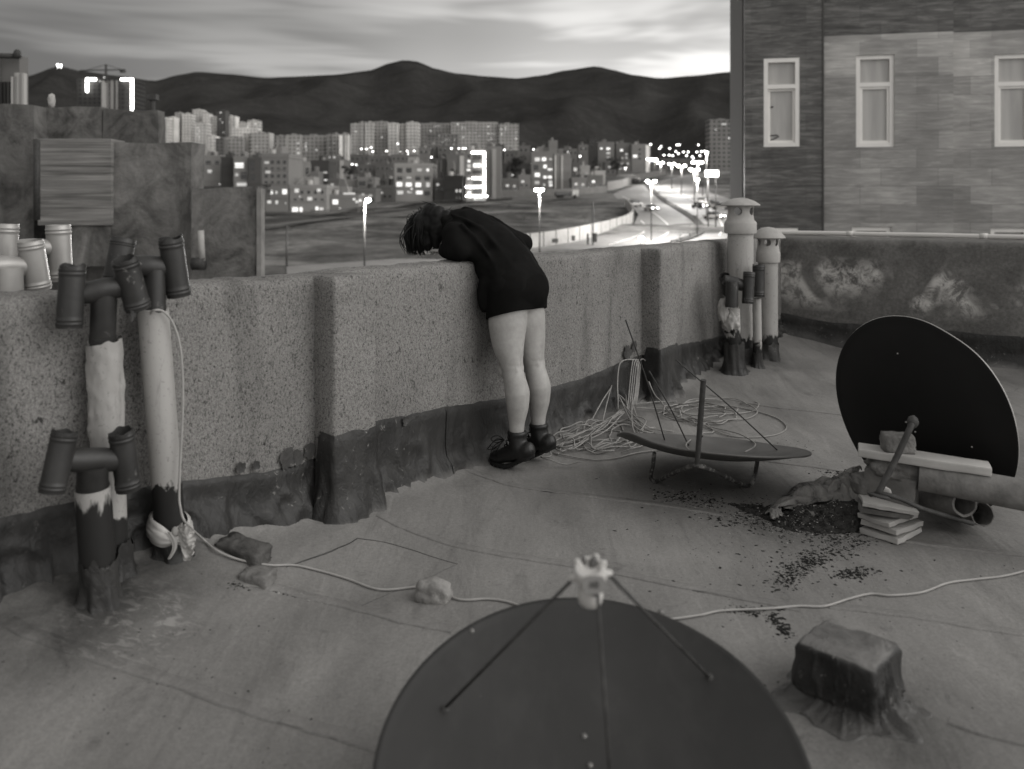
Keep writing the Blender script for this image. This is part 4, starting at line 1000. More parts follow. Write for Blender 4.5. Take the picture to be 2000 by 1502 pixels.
nb = bld('block with a bright neon framed front, above the bowed head', 909, 948, 296, 282, .10, ((911, 920, 293, 297, 3), (913, 919, 312, 318, 3), (912, 920, 320, 328, 1), (911, 919, 330, 334, 3), (912, 919, 347, 351, 3), (923, 940, 318, 328, 3), (913, 920, 373, 386, 3), (941, 944, 318, 328, 2), (924, 950, 387, 392, 2)), dark=((923, 941, 301, 311), (923, 941, 333, 343), (923, 941, 352, 361), (923, 941, 369, 379), (914, 919, 302, 308), (914, 919, 337, 342)), ybase=394)
M_neon = glow('neon tube', 14.0)
def neon(parent, D, segs, wpx=3.6):
    for (xa, ya, xb, yb) in segs:
        bm = bmesh.new(); a, b = pix(xa, ya, D - .5), pix(xb, yb, D - .5); tube(bm, [a, b], wpx / FPX * D / 2, 10, round_caps=True); obj('neon_tube', bm, M_neon, parent)
neon(nb, 13.44 / (SLOPE - 9 / FPX), [(946, 298, 946, 383), (922, 298, 946, 298), (923, 348, 946, 348), (911, 365, 946, 365), (911, 383, 951, 383)])
bld('grey side block with a pale rib joined to the neon framed block', 950, 979, 290, 284, .115, (), stripes=((961, 969, .20),), ybase=388, roofbox=(.0, .3))
bld('dark low house behind the trees right of the neon block', 981, 1036, 322, 340, .05, (dot(1001, 342, 2.6), (1018, 1026, 338, 342, 1)), dark=((988, 996, 345, 352),))
bld('four storey block with a grid of lit windows, right of the lamp with doubled glow', 1038, 1081, 299, 300, .12, ((1044, 1055, 307, 316, 2), (1058, 1067, 307, 315, 3), (1061, 1068, 321, 329, 3), (1044, 1055, 337, 346, 3), (1044, 1054, 353, 360, 1), (1069, 1079, 329, 334, 3), (1061, 1068, 343, 349, 3), (1070, 1078, 343, 349, 3), (1071, 1079, 352, 360, 2), dot(1063, 361, 2.4), (1072, 1079, 360, 364, 3), (1073, 1078, 309, 313, 1)), (3, 4, (1040, 1081), (303, 367), .7, .6), ybase=370)
bld('ribbed grey block leaning against the grid of lit windows', 1083, 1114, 303, 302, .13, (dot(1109, 297, 2.2),), stripes=((1083, 1086, .34), (1096, 1099, .34)), ybase=370)
bld('plain slim tower rising behind the ribbed block', 1072, 1089, 276, 500, .13, ())
bld('plain grey house with a dark door right of the ribbed block', 1100, 1116, 312, 330, .13, ())
bld('low dark house with two small windows left of the road bend', 1117, 1132, 321, 335, .06, ((1120, 1127, 327, 335, 1),), dark=((1119, 1129, 340, 352),))
bld('pale gabled house above the low wall near the road bend', 1133, 1152, 326, 340, .15, (dot(1146, 338, 1.6, 1),))
bld('pale small house with a flat roof close to the road bend', 1158, 1182, 336, 345, .17, ())
bld('unfinished dark frame building on the skyline', 1150, 1169, 272, 600, .05, (), dark=((1153, 1158, 275, 281), (1161, 1166, 275, 281), (1153, 1158, 284, 290)))
bld('block with three stacked lit windows near the road bend', 1168, 1200, 279, 560, .11, ((1172, 1177, 288, 292, 3), (1184, 1192, 287, 293, 3), (1184, 1192, 297, 301, 2), (1184, 1192, 305, 310, 2)))
bld('dim block with one bright window left of the white ended block', 1203, 1233, 281, 565, .10, ((1211, 1217, 291, 296, 3), (1221, 1226, 299, 303, 2), (1221, 1226, 306, 310, 2)))
bld('grey block with a bright white end wall by the road lights', 1234, 1262, 283, 555, .13, ((1236, 1245, 302, 308, 3),), dark=((1247, 1252, 290, 294), (1247, 1252, 299, 303), (1247, 1252, 308, 312)), stripes=((1261, 1269, .55),))
rnd = random.Random(21)
for i, (x0, x1, yt, D, v, lb) in enumerate([(527, 537, 292, 600, .08, 'small dark house in the gap before the long grey row'), (684, 720, 303, 520, .09, 'long dim roof below the leftmost slim towers'), (722, 762, 306, 500, .10, 'dim flat roofed house below the banded tower'), (764, 815, 303, 490, .11, 'wide dim house below the slim lit towers'), (818, 838, 290, 520, .13, 'grey cube house below the dark front slab'), (839, 853, 284, 530, .12, 'slim grey house under the dark front slab'), (855, 880, 286, 525, .09, 'dim house right of the slim grey house'), (884, 906, 300, 480, .12, 'grey house directly left behind the neon framed block'), (950, 985, 283, 520, .07, 'dark roof block just behind the neon side block'), (986, 1012, 296, 510, .08, 'dim house below the right end slab'), (1013, 1036, 286, 540, .10, 'pale roofed cube left of the slim tower'), (1092, 1128, 292, 540, .08, 'dim low house row right of the slim tower'), (1130, 1149, 284, 560, .10, 'small grey house left of the unfinished frame'), (733, 769, 322, 420, .09, 'dim house behind the low dark house'), (700, 732, 324, 430, .10, 'grey house behind the framed front house'), (1056, 1071, 290, 520, .09, 'dim house peeping over the grid of lit windows')]):
    bld(lb, x0, x1, yt, D, v, (dot(rnd.uniform(x0 + 3, x1 - 3), yt + rnd.uniform(5, 12), 1.1, 2),), dark=tuple((q, q + 4, yt + 5, yt + 9) for q in range(int(x0) + 3, int(x1) - 5, 9)))
for (x0, x1, yt, yb, v, lit, lb) in [(702, 734, 372, 398, .10, ((706, 712, 378, 383, 2), (720, 727, 380, 385, 1)), 'low house with two dim lights just above the left street lamp'), (736, 768, 366, 394, .07, ((742, 748, 374, 379, 1),), 'low dark house between the left street lamp and the first lit block'), (848, 868, 352, 392, .08, ((852, 858, 358, 363, 2),), 'narrow house tucked against the right side of the first lit block'), (982, 1012, 352, 384, .09, ((988, 994, 360, 365, 2), (1002, 1007, 361, 366, 1)), 'low house right of the grey side block of the neon framed block'), (1013, 1036, 345, 382, .12, ((1018, 1024, 352, 357, 2),), 'small pale house left of the grid of lit windows'), (1117, 1146, 350, 378, .11, ((1122, 1128, 357, 362, 2), (1136, 1141, 358, 363, 1)), 'low house behind the low grey wall, left of the road bend'), (1147, 1178, 345, 374, .08, ((1156, 1162, 352, 357, 3),), 'dim house with one bright window nearest the road bend'),
        (640, 662, 352, 378, .09, ((646, 652, 358, 363, 1),), 'dim house squeezed behind the lit shop row'), (604, 622, 338, 372, .12, ((609, 614, 345, 350, 2),), 'slim house peeping over the two storey villa'), (868, 905, 300, 330, .08, ((876, 881, 306, 310, 2), (893, 897, 307, 311, 2)), 'house with two lit windows behind the pillared block'), (1182, 1204, 318, 345, .10, ((1188, 1193, 324, 328, 2),), 'small house on the rise left of the retaining wall'), (1206, 1232, 312, 338, .07, ((1213, 1218, 318, 322, 2), (1224, 1228, 318, 322, 1)), 'dark house on the rise above the retaining wall')]:
    bld(lb, x0, x1, yt, 300, v, lit, ybase=yb, dark=tuple((q, q + 5, yt + 15, yt + 20) for q in range(int(x0) + 3, int(x1) - 6, 10)))
# unfinished tall tower with light strips and a crane, on the left
tw = bld('tall unfinished tower edged by glowing strips above the rough walls', 150, 258, 157, 620, .030, (dot(188, 157, 2.4), dot(195, 158, 2.4), dot(200, 156, 2.8), dot(204, 151, 3)), far=True, depth=22, stripes=((199, 208, .24), (216, 222, .18), (209, 213, .14), (226, 230, .14)), roofbox=(.45, .6))
neon(tw, 619, [(170, 155, 170, 178), (170, 155, 186, 155), (238, 155, 257, 155), (258, 155, 258, 214)], 4.6)
bm = bmesh.new(); c = 619
def strut(a, b, r=.35): tube(bm, [pix(*a, c), pix(*b, c)], r, 6)
strut((207, 160), (207, 126), .8); strut((156, 138), (244, 136), .5); strut((207, 126), (165, 138), .2); strut((207, 126), (238, 136), .2); strut((156, 138), (168, 139), .5)
box(bm, pix(240, 139, c), (3.5, 2, 2.2)); tag(obj('tower_crane', bm, M_iron), 'tower crane on top of the unfinished tower', 'crane')
for px, py, lb in ((113, 127, 'left of two small beacon lights on the hill crest'), (119, 128, 'right of two small beacon lights on the hill crest')):
    bm = bmesh.new(); p = pix(px, py, 3570); tube(bm, [p - V((0, 0, 16)), p], 0.8, 6); ico(bm, p, (4.5, 4.5, 4.5), 2); tag(obj('beacon_light', bm, glow('beacon', 8.0)), lb, 'beacon light')

# ================================================================== NEIGHBOUR ON THE LEFT
M_r1 = mk_render('rough dark plaster', .05, .20); M_r2 = mk_render('patchy grey plaster', .06, .24)
def mk_slats():
    t = NT('weathered boards'); w = t.world()
    c = t.ramp(t.noise(1.6, 5, .6, .3, t.map((.5, 1, 9))), [(.3, .10), (.5, .20), (.7, .28)]); t.color(c); t.bump(t.noise(1.2, 3, .5, 0, t.map((.2, 1, 14))), .6, .05); return t.fin(.9, .1)
def rough_box(bm, x0, x1, yt, yb, Y, depth, amp=.05, seed=0):
    a, b = pix(x0, yb, Y), pix(x1, yt, Y); nx, nz_ = max(3, int((b.x - a.x) / .22)), max(3, int((b.z - a.z) / .22)); rows = []
    for j in range(nz_ + 1):
        row = []
        for i in range(nx + 1):
            x, z = lerp(a.x, b.x, i / nx), lerp(a.z, b.z, j / nz_); e = nz((x, z, seed), 1.1) * amp + nz((x, z, seed + 4), 3.3) * amp * .5
            row.append(bm.verts.new((x + (e if i in (0, nx) else 0), Y - e, z + (e * .8 if j == nz_ else 0))))
        rows.append(row)
    for p, q in zip(rows, rows[1:]):
        for i in range(nx): bm.faces.new((p[i], p[i + 1], q[i + 1], q[i]))
    back = [bm.verts.new((v.co.x, Y + depth, v.co.z)) for v in rows[-1]]
    for i in range(nx): bm.faces.new((rows[-1][i], rows[-1][i + 1], back[i + 1], back[i]))
    rb = [bm.verts.new((r[-1].co.x, Y + depth, r[-1].co.z)) for r in rows[:-1]] + [back[-1]]
    for j in range(nz_): bm.faces.new((rows[j][-1], rb[j], rb[j + 1], rows[j + 1][-1]))
e = thing('neighbouring_house', 'stepped windowless rough plastered house walls rising behind the left parapet', 'house', pix(250, 700, 15))
for (x0, x1, yt, Y, dp, m, sd) in ((-260, 66, 205, 14.6, .5, M_r1, 1), (66, 200, 207, 15.0, .4, M_r2, 2), (200, 309, 214, 15.0, .3, M_r1, 3), (205, 374, 278, 14.3, .62, M_r2, 5), (374, 500, 368, 13.8, .4, M_r2, 7)):
    bm = bmesh.new(); rough_box(bm, x0, x1, yt, 900, Y, dp, .05, sd); obj('wall', bm, m, e, auto=60)
bm = bmesh.new(); a, b = pix(500, 900, 13.72), pix(509, 368, 13.72); box(bm, ((a.x + b.x) / 2, 13.85, (a.z + b.z) / 2), (b.x - a.x, .2, b.z - a.z)); obj('corner_strip', bm, plain('pale render edge', .22, .3, 3, .9, .1, 0, .4, 9, .03), e, False)
bm = bmesh.new(); a, b = pix(74, 440, 14.2), pix(217, 271, 14.2); box(bm, ((a.x + b.x) / 2, 14.45, (a.z + b.z) / 2), (b.x - a.x, .5, b.z - a.z))
obj('boarded_panel', bm, mk_slats(), e, False)
bm = bmesh.new(); a, b = pix(90, 520, 14.25), pix(215, 441, 14.25); box(bm, ((a.x + b.x) / 2, 14.55, (a.z + b.z) / 2), (b.x - a.x, .6, b.z - a.z)); obj('wall', bm, M_r2, e, False)
for (xa, ya, xb, yb, m, w) in ((374, 380, 374, 520, M_r1, 0), (392, 450, 395, 510, M_asb, .05), (376, 515, 400, 515, M_iron, .10), (72, 272, 72, 430, M_iron, .05)):
    if w: bm = bmesh.new(); tube(bm, [pix(xa, ya, 13.6), pix(xb, yb, 13.6)], w, 10); obj('downpipe', bm, m, e)
bm = bmesh.new(); p = pix(298, 214, 15.2); tube(bm, [p - V((0, 0, .1)), pix(298, 193, 15.2)], .045, 10); box(bm, pix(298, 190, 15.2), (.17, .14, .10)); obj('chimney_pot', bm, M_iron, e, auto=50)
bm = bmesh.new(); ico(bm, pix(101, 197, 15.2), (.06, .06, .13), 3, .3, 2, 4); obj('chimney_pot', bm, M_asb, e)
e = thing('apartment_building', 'ribbed house top with a small finial at the left picture edge', 'building', pix(0, 400, 19))
for (x0, x1, yt, v, Y) in ((-120, 38, 108, .09, 19.2), (28, 34, 142, .20, 19.0), (-120, -2, 105, .07, 19.1)):
    bm = bmesh.new(); a, b = pix(x0, 500, Y), pix(x1, yt, Y); box(bm, ((a.x + b.x) / 2, Y + .175, (a.z + b.z) / 2), (b.x - a.x, .35, b.z - a.z)); obj('wall', bm, tone(v), e, False)
for i, (px, yt, v) in enumerate(((3, 160, .02), (10, 160, .02), (17, 160, .03), (25, 150, .24), (31, 150, .14), (36, 145, .22), (41, 143, .16), (46, 143, .24))):
    bm = bmesh.new(); a, b = pix(px - 2.2, 206, 18.92), pix(px + 2.2, yt, 18.92); box(bm, ((a.x + b.x) / 2, 18.95, (a.z + b.z) / 2), (b.x - a.x, .12, b.z - a.z)); obj('rib', bm, tone(v), e, False)
bm = bmesh.new(); tube(bm, [pix(-60, 107, 19.0), pix(38, 110, 19.0)], .06, 8); tube(bm, [pix(33, 112, 19), pix(34, 100, 19), pix(34, 97, 19)], [.10, .07, .04], 10); obj('cornice', bm, M_iron, e)

# ================================================================== STONE CLAD HOUSE ON THE RIGHT
M_stl = mk_stone('pale cladding', .28, .42, .85); M_stm = mk_stone('mid cladding', .21, .34, .80); M_std = mk_stone('dark cladding', .045, .16, .85)
FD, FN = V((.978, -.205, 0)), V((-.205, -.978, 0)); FB = V((7.29, 17, 0))
def t_of(px): k = (px - 1000) / FPX; return (17 * k - 7.29) / (.978 + .205 * k)
def fz_at(px, py): t = t_of(px); Y = 17 - .205 * t; return zat(py, Y)
def fbox(bm, t0, t1, o0, o1, z0, z1, uv=False):
    P = [FB + FD * t + FN * o for t, o in ((t0, o1), (t1, o1), (t1, o0), (t0, o0))]
    hexa(bm, [V((p.x, p.y, z0)) for p in P] + [V((p.x, p.y, z1)) for p in P])
def fobj(name, bm, m, parent):
    """cladding pieces keep their own frame so that the courses run along the wall"""
    o = obj(name, bm, m, parent, False)
    Mx = Matrix(((FD.x, 0, FD.y if False else -FN.x, FB.x), (FD.y, 0, -FN.y, FB.y), (0, 1, 0, 0), (0, 0, 0, 1)))
    o.data.transform(Mx.inverted()); o.matrix_local = Matrix.Translation(-parent.location) @ Mx
    return o
def house():
    e = thing('stone_clad_house', 'tall house clad in dark and pale stone with white windows, filling the upper right', 'house', FB + V((0, 0, -8)))
    zl, zh = -10.0, 9.5
    ta, tb, tc, td = t_of(1453), t_of(1605), t_of(1862), 7.0
    z1 = fz_at(1605, 71); z2 = fz_at(1605, 147)
    def panel(t0, t1, o, z0, z1_, m, holes=()):
        bm = bmesh.new(); zs = sorted({z0, z1_} | {q for h in holes for q in (h[2], h[3]) if z0 < q < z1_}); ts = sorted({t0, t1} | {q for h in holes for q in (h[0], h[1])})
        for za, zb in zip(zs, zs[1:]):
            for a, b in zip(ts, ts[1:]):
                if any(h[0] - 1e-6 <= a and b <= h[1] + 1e-6 and h[2] - 1e-6 <= za and zb <= h[3] + 1e-6 for h in holes): continue
                fbox(bm, a, b, o - .3, o, za, zb)
        bmesh.ops.remove_doubles(bm, verts=bm.verts[:], dist=1e-5)
        fobj('cladding', bm, m, e)
    WIN = [(1490, 1559, 117, 288, .22), (1672, 1747, 107, 287, .0), (1953, 2030, 100, 284, -.30), (1484, 1556, 445, 620, .22), (1664, 1741, 443, 620, .0), (1945, 2022, 446, 620, -.30)]
    H = []
    for (x0, x1, y0, y1, o) in WIN:
        H.append((t_of(x0) , t_of(x1), fz_at((x0 + x1) / 2, y1), fz_at((x0 + x1) / 2, y0), o))
    hs = lambda o: [h for h in H if h[4] == o]
    panel(ta, tb, .22, zl, zh, M_std, hs(.22))
    zz = fz_at(1480, 73)
    panel(tb, tc, .0, z1, zh, M_std); panel(tb, tc, .0, z2, z1, M_stl, hs(.0)); panel(tb, tc, .0, zl, z2, M_stm, hs(.0))
    panel(tc, td, -.30, z1 + .03, zh, M_std); panel(tc, td, -.30, z2 - .05, z1 + .03, M_stl, hs(-.30)); panel(tc, td, -.30, zl, z2 - .05, M_stm, hs(-.30))
    bm = bmesh.new(); fbox(bm, ta, td, -6.6, -.61, zl, zh); obj('wall', bm, tone(.09), e, False)
    for q in (tb + .03, ):
        bm = bmesh.new(); fbox(bm, q - .05, q - .02, .22, .235, zl, zh); obj('edge_trim', bm, tone(.05), e, False)
    for (t0, t1, z0, z3, o) in H:
        f = .082; zm = lerp(z0, z3, .68)
        bm = bmesh.new()
        for (a, b, c, d) in ((t0, t0 + f, z0, z3), (t1 - f, t1, z0, z3), (t0 + f, t1 - f, z3 - f, z3), (t0 + f, t1 - f, z0, z0 + f), (t0 + f, t1 - f, zm - f * .5, zm + f * .5)):
            fbox(bm, a, b, o - .14, o - .005 if o > .1 else o - .035, c, d)
        w = obj('window', bm, M_white, e, False)
        bm = bmesh.new(); s = .048                                          # opening sash in the lower light
        for (a, b, c, d) in ((t0 + f, t0 + f + s, z0 + f, zm - f * .5), (t1 - f - s, t1 - f, z0 + f, zm - f * .5), (t0 + f + s, t1 - f - s, zm - f * .5 - s, zm - f * .5), (t0 + f + s, t1 - f - s, z0 + f, z0 + f + s)):
            fbox(bm, a, b, o - .12, o - .06, c, d)
        obj('sash', bm, M_white, w, False)
        bm = bmesh.new(); fbox(bm, t0 + f * .9, t1 - f * .9, o - .13, o - .10, z0 + f * .9, z3 - f * .9); obj('pane', bm, M_pane, w, False)
    t0, t1, z0, z3, o = H[0]                                                # stay hooks showing in the first pane
    bm = bmesh.new(); P = lambda t, z: FB + FD * t + FN * (o - .09) + V((0, 0, z))
    tube(bm, [P(t0 + .10, z0 + .12), P(t0 + .30, z0 + .21), P(t0 + .27, z0 + .24), P(t0 + .10, z0 + .23)], .012, 6); tube(bm, [P(t0 + .10, z0 + .80), P(t0 + .19, z0 + .81)], .016, 6); obj('window_stay', bm, M_iron, e)
house()

# ================================================================== VENTS ON THE ROOF
def collar(parent, top, base, r, seed, flare=1.3, m=None):
    """bitumen sheet wrapped round a pipe foot, puckered and spreading on to the roof"""
    top, base = V(top), V(base); bm = bmesh.new(); prev = None; n = 56
    for i in range(19):
        t = i / 18; row = []
        c = top.lerp(base, t); rad = r * (1.06 + (flare - 1.06) * max(0, (t - 0.45) / 0.55) ** 2.6)
        for j in range(n):
            a = 2 * math.pi * j / n
            fold = 1 + (0.07 + 0.20 * t) * noise.noise(V((math.cos(a) * 2.4 + seed, math.sin(a) * 2.4, t * 1.2))) + 0.10 * t * max(0, noise.noise(V((math.cos(a) * 5 + seed, math.sin(a) * 5, 3))))
            p = c + V((math.cos(a), math.sin(a), 0)) * rad * fold
            if i == 0: p.z += 0.05 * noise.noise(V((math.cos(a) * 2 + seed, math.sin(a) * 2, 7)))
            if t > 0.72: p.z = lerp(p.z, floor_z(p.x, p.y) + 0.004, (t - 0.72) / 0.28)
            if i == 18: p.z -= 0.008
            row.append(bm.verts.new(p))
        if prev:
            for j in range(n): bm.faces.new((prev[j], prev[(j + 1) % n], row[(j + 1) % n], row[j]))
        prev = row
    return obj('bitumen_collar', bm, m or M_wrap, parent)
def cowl(parent, tubes, bar, stub, m, rag=0.02, seed=1, rivets=False):
    """tin H-cowl: a stub carrying a crossbar with an open tube at each end"""
    bm = bmesh.new()
    tube(bm, [stub[0], stub[1]], stub[2], 26); 
    d = (V(stub[1]) - V(stub[0])).normalized()
    for k in (0.10, 0.17):
        c = V(stub[0]).lerp(V(stub[1]), k); tube(bm, [c - d * 0.004, c + d * 0.004], stub[2] * 1.05, 26)
    a, b, r = bar; bk = V((0, 0.012, 0))
    tube(bm, spline([V(a) + bk, V(a).lerp(V(b), 0.25) + bk, V(a).lerp(V(b), 0.5) + V((0, 0.006, 0.003)), V(a).lerp(V(b), 0.75) + bk, V(b) + bk], 6), [r * lerp(0.80, 1.0, min(1, 4 * min(i, 24 - i) / 24)) for i in range(25)], 26)
    c = obj('cowl', bm, m, parent, auto=50)
    for i, (t0, t1, r_) in enumerate(tubes):
        bm = bmesh.new(); hollow(bm, t1 - V((0, 0.006, 0)), t0 - V((0, 0.006, 0)), r_, 0.003, 30, rag * 0.45, (0.07, 0.13, 0.86, 0.92), seed + i * 3.3)
        T = (V(t0) - V(t1)).normalized(); A, B, _ = frames([V(t1), V(t0)])[0]
        s = (A * 0.4 - V((0, 1.1, 0))); s = (s - T * s.dot(T)).normalized()
        tube(bm, [V(t1) + s * (r_ + 0.0015), V(t0) + s * (r_ + 0.0015)], 0.0022, 6)
        if rivets:
            for q in (0.35, 0.42, 0.49, 0.56):
                p = V(t1).lerp(V(t0), q) + s * r_; box(bm, p, (0.005, 0.005, 0.005))
        obj('end_tube', bm, m, c, auto=50)
    return c
def vent(label, px_top, py_top, px_bot, d, r, m, rag, seed, group='vent pipes by the left end of the parapet', th=0.006, n=30):
    s0 = s_of(px_bot, d); base = W(s0, d); base.z = floor_z(base.x, base.y) - 0.01
    top = WP(px_top, py_top, d)
    e = thing('vent_pipe', label, 'vent pipe', (base.x, base.y, base.z + 0.01), group)
    bm = bmesh.new(); hollow(bm, base, top, r, th, n, rag, (), seed)
    obj('pipe', bm, m, e, auto=60)
    return e, base, top
# thick plastered pipe
e, b, t = vent('thick plaster coated white vent pipe with tall two tube cowl, left of the tied pipe', 203, 668, 221, 0.085, 0.051, mk_whitepipe('plastered pipe', 0.36, 0.25, 0.41, 0.5), 0.06, 2)
bm = bmesh.new(); prev = None                                     # torn coat of plaster with a ragged lower edge
for i in range(34):
    q = i / 33; c = t.lerp(b, 0.52 * q); row = []
    for j in range(44):
        a = 2 * math.pi * j / 44; w = noise.noise(V((math.cos(a) * 1.5, math.sin(a) * 1.5, q * 2.2)))
        lump = 0.0045 + 0.007 * max(0, noise.noise(V((math.cos(a) * 2.5, math.sin(a) * 2.5, q * 7)))) + 0.004 * noise.noise(V((math.cos(a) * 6, math.sin(a) * 6, q * 18)))
        if q > 0.55: lump *= max(0.0, 1 - ((q - 0.55) / 0.45 + 0.9 * w))
        p = c + V((math.cos(a), math.sin(a), 0)) * (0.0515 + max(-0.002, lump))
        if i == 0: p.z += 0.02 * noise.noise(V((math.cos(a) * 2, math.sin(a) * 2, 1))) + 0.012 * math.cos(a - 0.2)
        row.append(bm.verts.new(p))
    if prev:
        for j in range(44): bm.faces.new((prev[j], prev[(j + 1) % 44], row[(j + 1) % 44], row[j]))
    prev = row
obj('plaster_coat', bm, mk_whitepipe('lumpy white plaster', 0.37, -9, -8, 0.7), e)
cowl(e, [(WP(144, 517, .10), WP(137, 640, .10), .0405), (WP(244, 505, .17), WP(272, 603, .17), .042)],
     (WP(141, 578, .10), WP(257, 556, .165), .037), (WP(200, 676, .088), WP(203, 572, .12), .0415), M_tin, 0.035, 4)
bm = bmesh.new(); p = WP(264, 600, .175)                           # torn flap of tin under the right-hand tube
fl = [WP(254, 585, .19), WP(262, 596, .20), WP(270, 600, .20), WP(256, 629, .20)]
vs = [bm.verts.new(q) for q in fl] + [bm.verts.new(q + V((0.004, 0.004, 0.003))) for q in fl]
for f in ((0, 1, 2, 3), (7, 6, 5, 4), (0, 1, 5, 4), (1, 2, 6, 5), (2, 3, 7, 6), (3, 0, 4, 7)): bm.faces.new([vs[i] for i in f])
obj('torn_flap', bm, M_tin, e, False)
collar(e, W(s_of(222, .085), .085, 0.24), b, 0.058, 3, 1.3)
# short pipe in front
e, b, t = vent('short white vent pipe with low dark two tube cowl, in front of the plastered pipe', 181, 953, 196, 0.20, 0.0545, mk_whitepipe('daubed white pipe', 0.36, 0.28, 0.60, 0.5), 0.0, 5)
cowl(e, [(WP(130, 840, .22), WP(103, 961, .22), .0395), (WP(238, 840, .24), WP(253, 955, .24), .0395)],
     (WP(117, 901, .22), WP(246, 900, .24), .038), (WP(181, 958, .20), WP(181, 906, .22), .0475), M_tin, 0.025, 11)
collar(e, W(s_of(192, .20), .20, 0.25), b, 0.056, 8, 1.28)
# right-hand tied pipe
e, b, t = vent('tall bare white vent pipe with two tube cowl, tied with a plastic bag', 299, 606, 336, 0.10, 0.0525, mk_whitepipe('bare white pipe', 0.36, 0.32, 0.50, 0.35), 0.02, 9)
cowl(e, [(WP(243, 467, .04), WP(226, 552, .04), .0425), (WP(334, 464, .12), WP(351, 578, .12), .042)],
     (WP(236, 520, .05), WP(342, 524, .12), .040), (WP(301, 612, .10), WP(303, 528, .09), .0385), M_tin, 0.035, 15)
collar(e, W(s_of(333, .10), .10, 0.21), b, 0.058, 13, 1.3)
p3b, p3t = b, t
# galvanised vents standing behind the parapet
def galv(label, tubes, bar, stub, seed):
    e = thing('vent_pipe', label, 'vent pipe', (stub[0].x, stub[0].y, -1.0), 'galvanised vents behind the parapet')
    cowl(e, tubes, bar, stub, M_galv, 0.0, seed, True)
    bm = bmesh.new(); hollow(bm, V((stub[0].x, stub[0].y, -3.0)), V((stub[0].x, stub[0].y, stub[0].z + 0.02)), stub[2] * 0.97, 0.004, 26); obj('pipe', bm, M_galv, e, auto=50)
    return e
galv('shiny galvanised two tube vent cowl behind the wall, its tubes rising higher', [(WP(13, 437, -.60), WP(8, 545, -.60), .046), (WP(115, 439, -.60), WP(120, 548, -.60), .046)],
     (WP(12, 484, -.60), WP(116, 484, -.60), .034), (WP(64, 580, -.60), WP(64, 486, -.60), .046), 21)
galv('shiny galvanised two tube vent cowl sitting lower, just behind the wall edge', [(WP(-52, 470, -.38), WP(-62, 566, -.38), .048), (WP(61, 470, -.38), WP(77, 566, -.38), .0445)],
     (WP(-52, 521, -.38), WP(68, 521, -.38), .037), (WP(16, 600, -.38), WP(16, 523, -.38), .050), 27)
# ---- plastic bag knotted round the tied pipe
def bag():
    bm = bmesh.new(); c = p3b.lerp(p3t, (0.235 - p3b.z) / (p3t.z - p3b.z))
    prev = None; n = 60
    for i in range(n + 1):
        a = 2 * math.pi * i / n; row = []
        pinch = 1 - 0.55 * math.exp(-(min(abs(a - 5.35), 2 * math.pi - abs(a - 5.35)) / 0.5) ** 2)
        for j in range(12):
            q = j / 11 - 0.5
            rad = 0.062 + 0.016 * (1 - 4 * q * q) + 0.004 * math.sin(j * 2.6 + 3 * noise.noise(V((a, j * .3, 0)))) * pinch
            z = q * 0.085 * pinch + 0.022 * math.cos(a - 2.6)
            row.append(bm.verts.new(c + V((math.cos(a) * rad, math.sin(a) * rad, z))))
        if prev:
            for j in range(11): bm.faces.new((prev[j], prev[j + 1], row[j + 1], row[j]))
        prev = row
    k = c + V((math.cos(5.35) * 0.082, math.sin(5.35) * 0.082, 0.012))
    ico(bm, k, (0.016, 0.014, 0.017), 3, 0.35, 3, 5)
    ex, ez, en = V((0.95, -0.22, 0.0)), V((0.06, 0.05, -1)), V((-0.22, -0.96, 0.06))   # loose corner spread out to the right
    prev = None
    for i in range(30):
        t = i / 29; row = []
        for j in range(36):
            q = j / 35; sp = sstep(0, 0.55, t)
            wd = lerp(0.016, 0.135, sp) * (1 - 0.25 * max(0, t - 0.7) / 0.3)
            ed = 0.10 * noise.noise(V((q * 4, t * 2, 1)))
            rg = abs(noise.noise(V((q * 5 + t * 1.5, t * 2.2, 4)))); rg2 = abs(noise.noise(V((q * 9, t * 6, 11))))
            p = k + ex * (0.088 * t * (1 + ed) * (1 - 0.35 * abs(q - 0.45))) + ez * ((q - lerp(0.5, 0.26, sp)) * wd) + en * (sp * (0.030 * (0.3 - rg) + 0.014 * (0.25 - rg2)) + 0.012 * math.sin(t * 2.4))
            row.append(bm.verts.new(p))
        if prev:
            for j in range(35): bm.faces.new((prev[j], prev[j + 1], row[j + 1], row[j]))
        prev = row
    prev = None
    for i in range(14):
        t = i / 13; row = []
        for j in range(5):
            q = j / 4 - 0.5; row.append(bm.verts.new(k + V((-0.022 + 0.02 * math.sin(t * 3.2), -0.01, -0.095 * t)) + V((q * (0.022 - 0.012 * t), 0.004 * math.sin(j * 2), 0))))
        if prev:
            for j in range(4): bm.faces.new((prev[j], prev[j + 1], row[j + 1], row[j]))
        prev = row
    tag(obj('plastic_bag', bm, M_bag), 'pale plastic bag knotted round the tall bare vent pipe', 'plastic bag')
bag()
